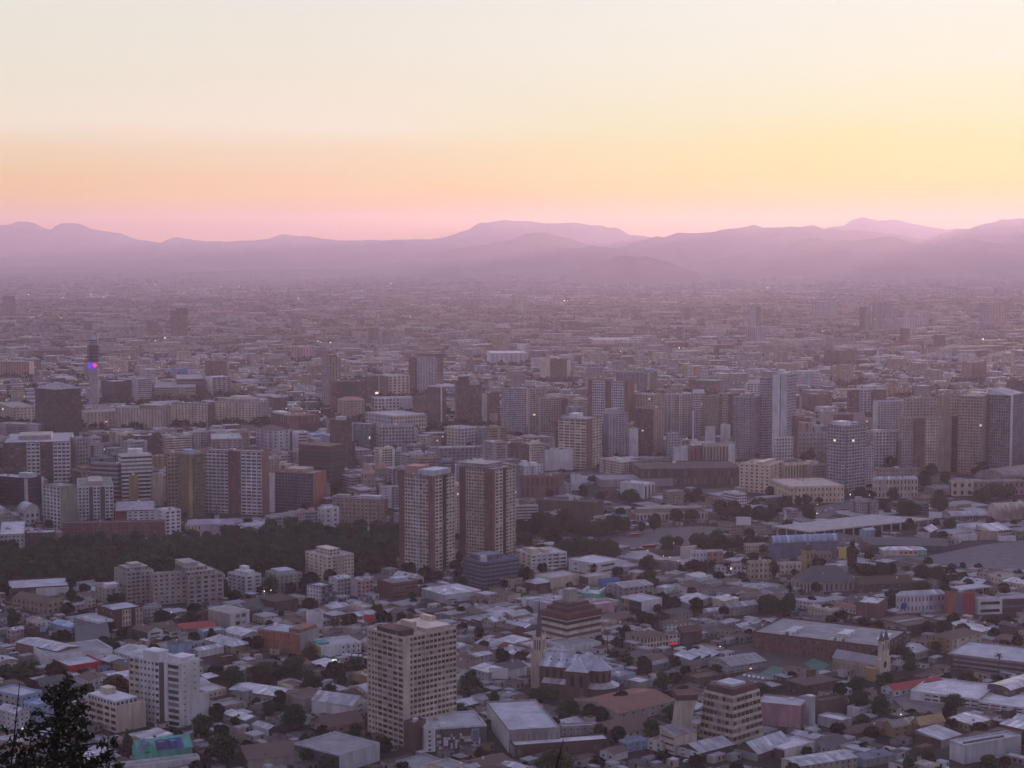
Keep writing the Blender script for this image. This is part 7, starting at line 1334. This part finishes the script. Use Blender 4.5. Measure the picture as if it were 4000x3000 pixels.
# ------------------------------------------------------------------ foreground plants on the hillside
def fg_conifer():
    rs = np.random.RandomState(12); D_ = 52.0
    def P_(X, Y, dd=0.0): r = ray(X, Y); t = (D_ + dd) / r[1]; return Vector((r[0] * t, r[1] * t, H + r[2] * t))
    base = P_(190, 3050); gz = hill_z(base.x, base.y); root = thing('conifer_tree', 'near dark conifer with ragged drooping boughs at the lower left corner', 'tree', (base.x, base.y, gz - .3))
    o_ = Vector((base.x, base.y, gz - .3)); tb = MB(); nb = MB()
    tips = [(268, 2625)] ; top = P_(262, 2628) - o_; limb(tb, (0, 0, 0), tuple(P_(215, 2900) - o_), .16, .1); limb(tb, tuple(P_(215, 2900) - o_), tuple(top), .1, .02)
    def spray(c, rx, rz, n, sz):
        for _ in range(n):
            d = rs.normal(size=3); d /= np.linalg.norm(d); r = rs.rand() ** .4; p = c + Vector((d[0] * rx * r, d[1] * rx * r, d[2] * rz * r)); t1 = Vector((rs.normal(), rs.normal(), rs.normal() - .6)).normalized(); t2 = Vector(rs.normal(size=3)).cross(t1).normalized(); s = sz * (.6 + .8 * rs.rand()); w_ = s * .32
            nb.quad(tuple(p - t2 * w_), tuple(p + t1 * s * .5 - t2 * w_), tuple(p + t1 * s), tuple(p + t1 * s * .4 + t2 * w_))
    bl = [(262, 2660, 22, 34), (250, 2700, 45, 30), (290, 2705, 40, 22), (205, 2690, 26, 14), (322, 2690, 22, 14), (235, 2745, 50, 26), (310, 2760, 40, 22), (185, 2722, 26, 14), (270, 2800, 60, 34), (330, 2820, 30, 20), (200, 2815, 40, 20), (140, 2845, 46, 18), (250, 2860, 80, 36), (325, 2870, 34, 26), (100, 2870, 40, 16), (180, 2905, 80, 30), (290, 2930, 70, 36), (90, 2930, 60, 26), (40, 2905, 40, 16), (210, 2975, 120, 36), (80, 2990, 90, 32), (330, 2990, 60, 34), (400, 2900, 24, 18), (420, 2950, 34, 28), (445, 2900, 22, 30), (380, 2990, 60, 26), (460, 2990, 26, 24), (15, 2960, 40, 22), (150, 2780, 26, 10), (120, 2820, 24, 8), (20, 2850, 24, 8)]
    mpp = D_ / F
    for X, Y, rx, ry in bl:
        c = P_(X, Y, rs.uniform(-.8, .8)) - o_; spray(c, rx * mpp, ry * mpp, int(5 + rx * ry * .075), .15)
        tx = P_(222 + (268 - 222) * max(0, (2900 - Y)) / 280, min(2990, Y + 18)) - o_; limb(tb, tuple(tx), tuple(c), .03, .008, 4)
    o = obj('crown', nb.mesh('crown'), LEAF['conifer'], root); o = tb.build('trunk', BARK, root, (.05, .04, .03))
    for X0, Y0, X1, Y1, dd, lab in ((36, 3060, 77, 2668, -4, 'thin bare dark stalk at the far left beside the near conifer'), (2150, 3080, 2201, 2890, -6, 'thin bare leaning stalk with a knot at the bottom edge')):
        a, c = P_(X0, Y0, dd), P_(X1, Y1, dd); gz = hill_z(a.x, a.y); t = thing('dry_stalk', lab, 'stalk', (a.x, a.y, min(gz, a.z) - .2)); o2 = Vector(t.location); m_ = MB(); limb(m_, (0, 0, 0), tuple(a - o2), .035, .032); limb(m_, tuple(a - o2), tuple(c - o2), .032, .012)
        mid_ = a.lerp(c, .62) - o2
        for k in range(5): v = Vector((rs.normal() * .09, rs.normal() * .05, rs.normal() * .07)); limb(m_, tuple(mid_), tuple(mid_ + v), .022, .006, 4)
        m_.build('stem', BARK, t, (.03, .022, .018))
fg_conifer()
# ------------------------------------------------------------------ labels that single things out, told by the landmark beside them
LM = [(sh, bxx, d) for r, bxx, d, sh in HERO if sh]
jobs = {}
for r, attr, X, Y, kind in [(r, a_, *proj(*r.location[:3])[:2], 'small') for r, a_ in CARS + LAMPS] + LABEL_JOBS:
    best = None
    for sh, (x0, x1, y0, y1), d in LM:
        dx = max(x0 - X, 0, X - x1); dy = max(y0 - Y, 0, Y - y1); q = math.hypot(dx, dy * 1.3)
        if best is None or q < best[0]: best = (q, sh, (x0, x1, y0, y1), dx, dy)
    q, sh, (x0, x1, y0, y1), dx, dy = best
    yc = (y0 + y1) / 2
    rel = ('left of' if X < x0 else 'right of') if dx >= dy and dx > 0 else ('below' if Y > yc else 'above') if dy > 0 else ('at the foot of' if Y > yc else 'behind')
    jobs.setdefault((attr, rel, sh), []).append((q, X, r))
ORD = ['nearest', 'second nearest', 'third nearest', 'fourth nearest', 'fifth nearest', 'sixth nearest', 'seventh nearest', 'eighth nearest', 'ninth nearest', 'tenth nearest', 'eleventh nearest', 'twelfth nearest']
for (attr, rel, sh), L in jobs.items():
    L.sort(key=lambda q: q[:2])
    for k, (q, X, r) in enumerate(L):
        o_ = '' if len(L) == 1 else (ORD[k] + ' ' if k < 12 else f'{ORD[k % 12]} outer one ' if k < 24 else 'farthest of all ')
        r['label'] = f"{attr}, {o_}{rel} the {sh}" if not o_ else f"{attr}, {o_}of those {rel} the {sh}"
        if len(r['label'].split()) > 16: r['label'] = r['label'].replace('of those ', '').replace('city building', 'building')
        if len(r['label'].split()) > 16: r['label'] = r['label'].replace('flat roofed ', 'flat ').replace(' the ', ' ')
for r, *_ in HERO:
    if '_h' in r: del r['_h']
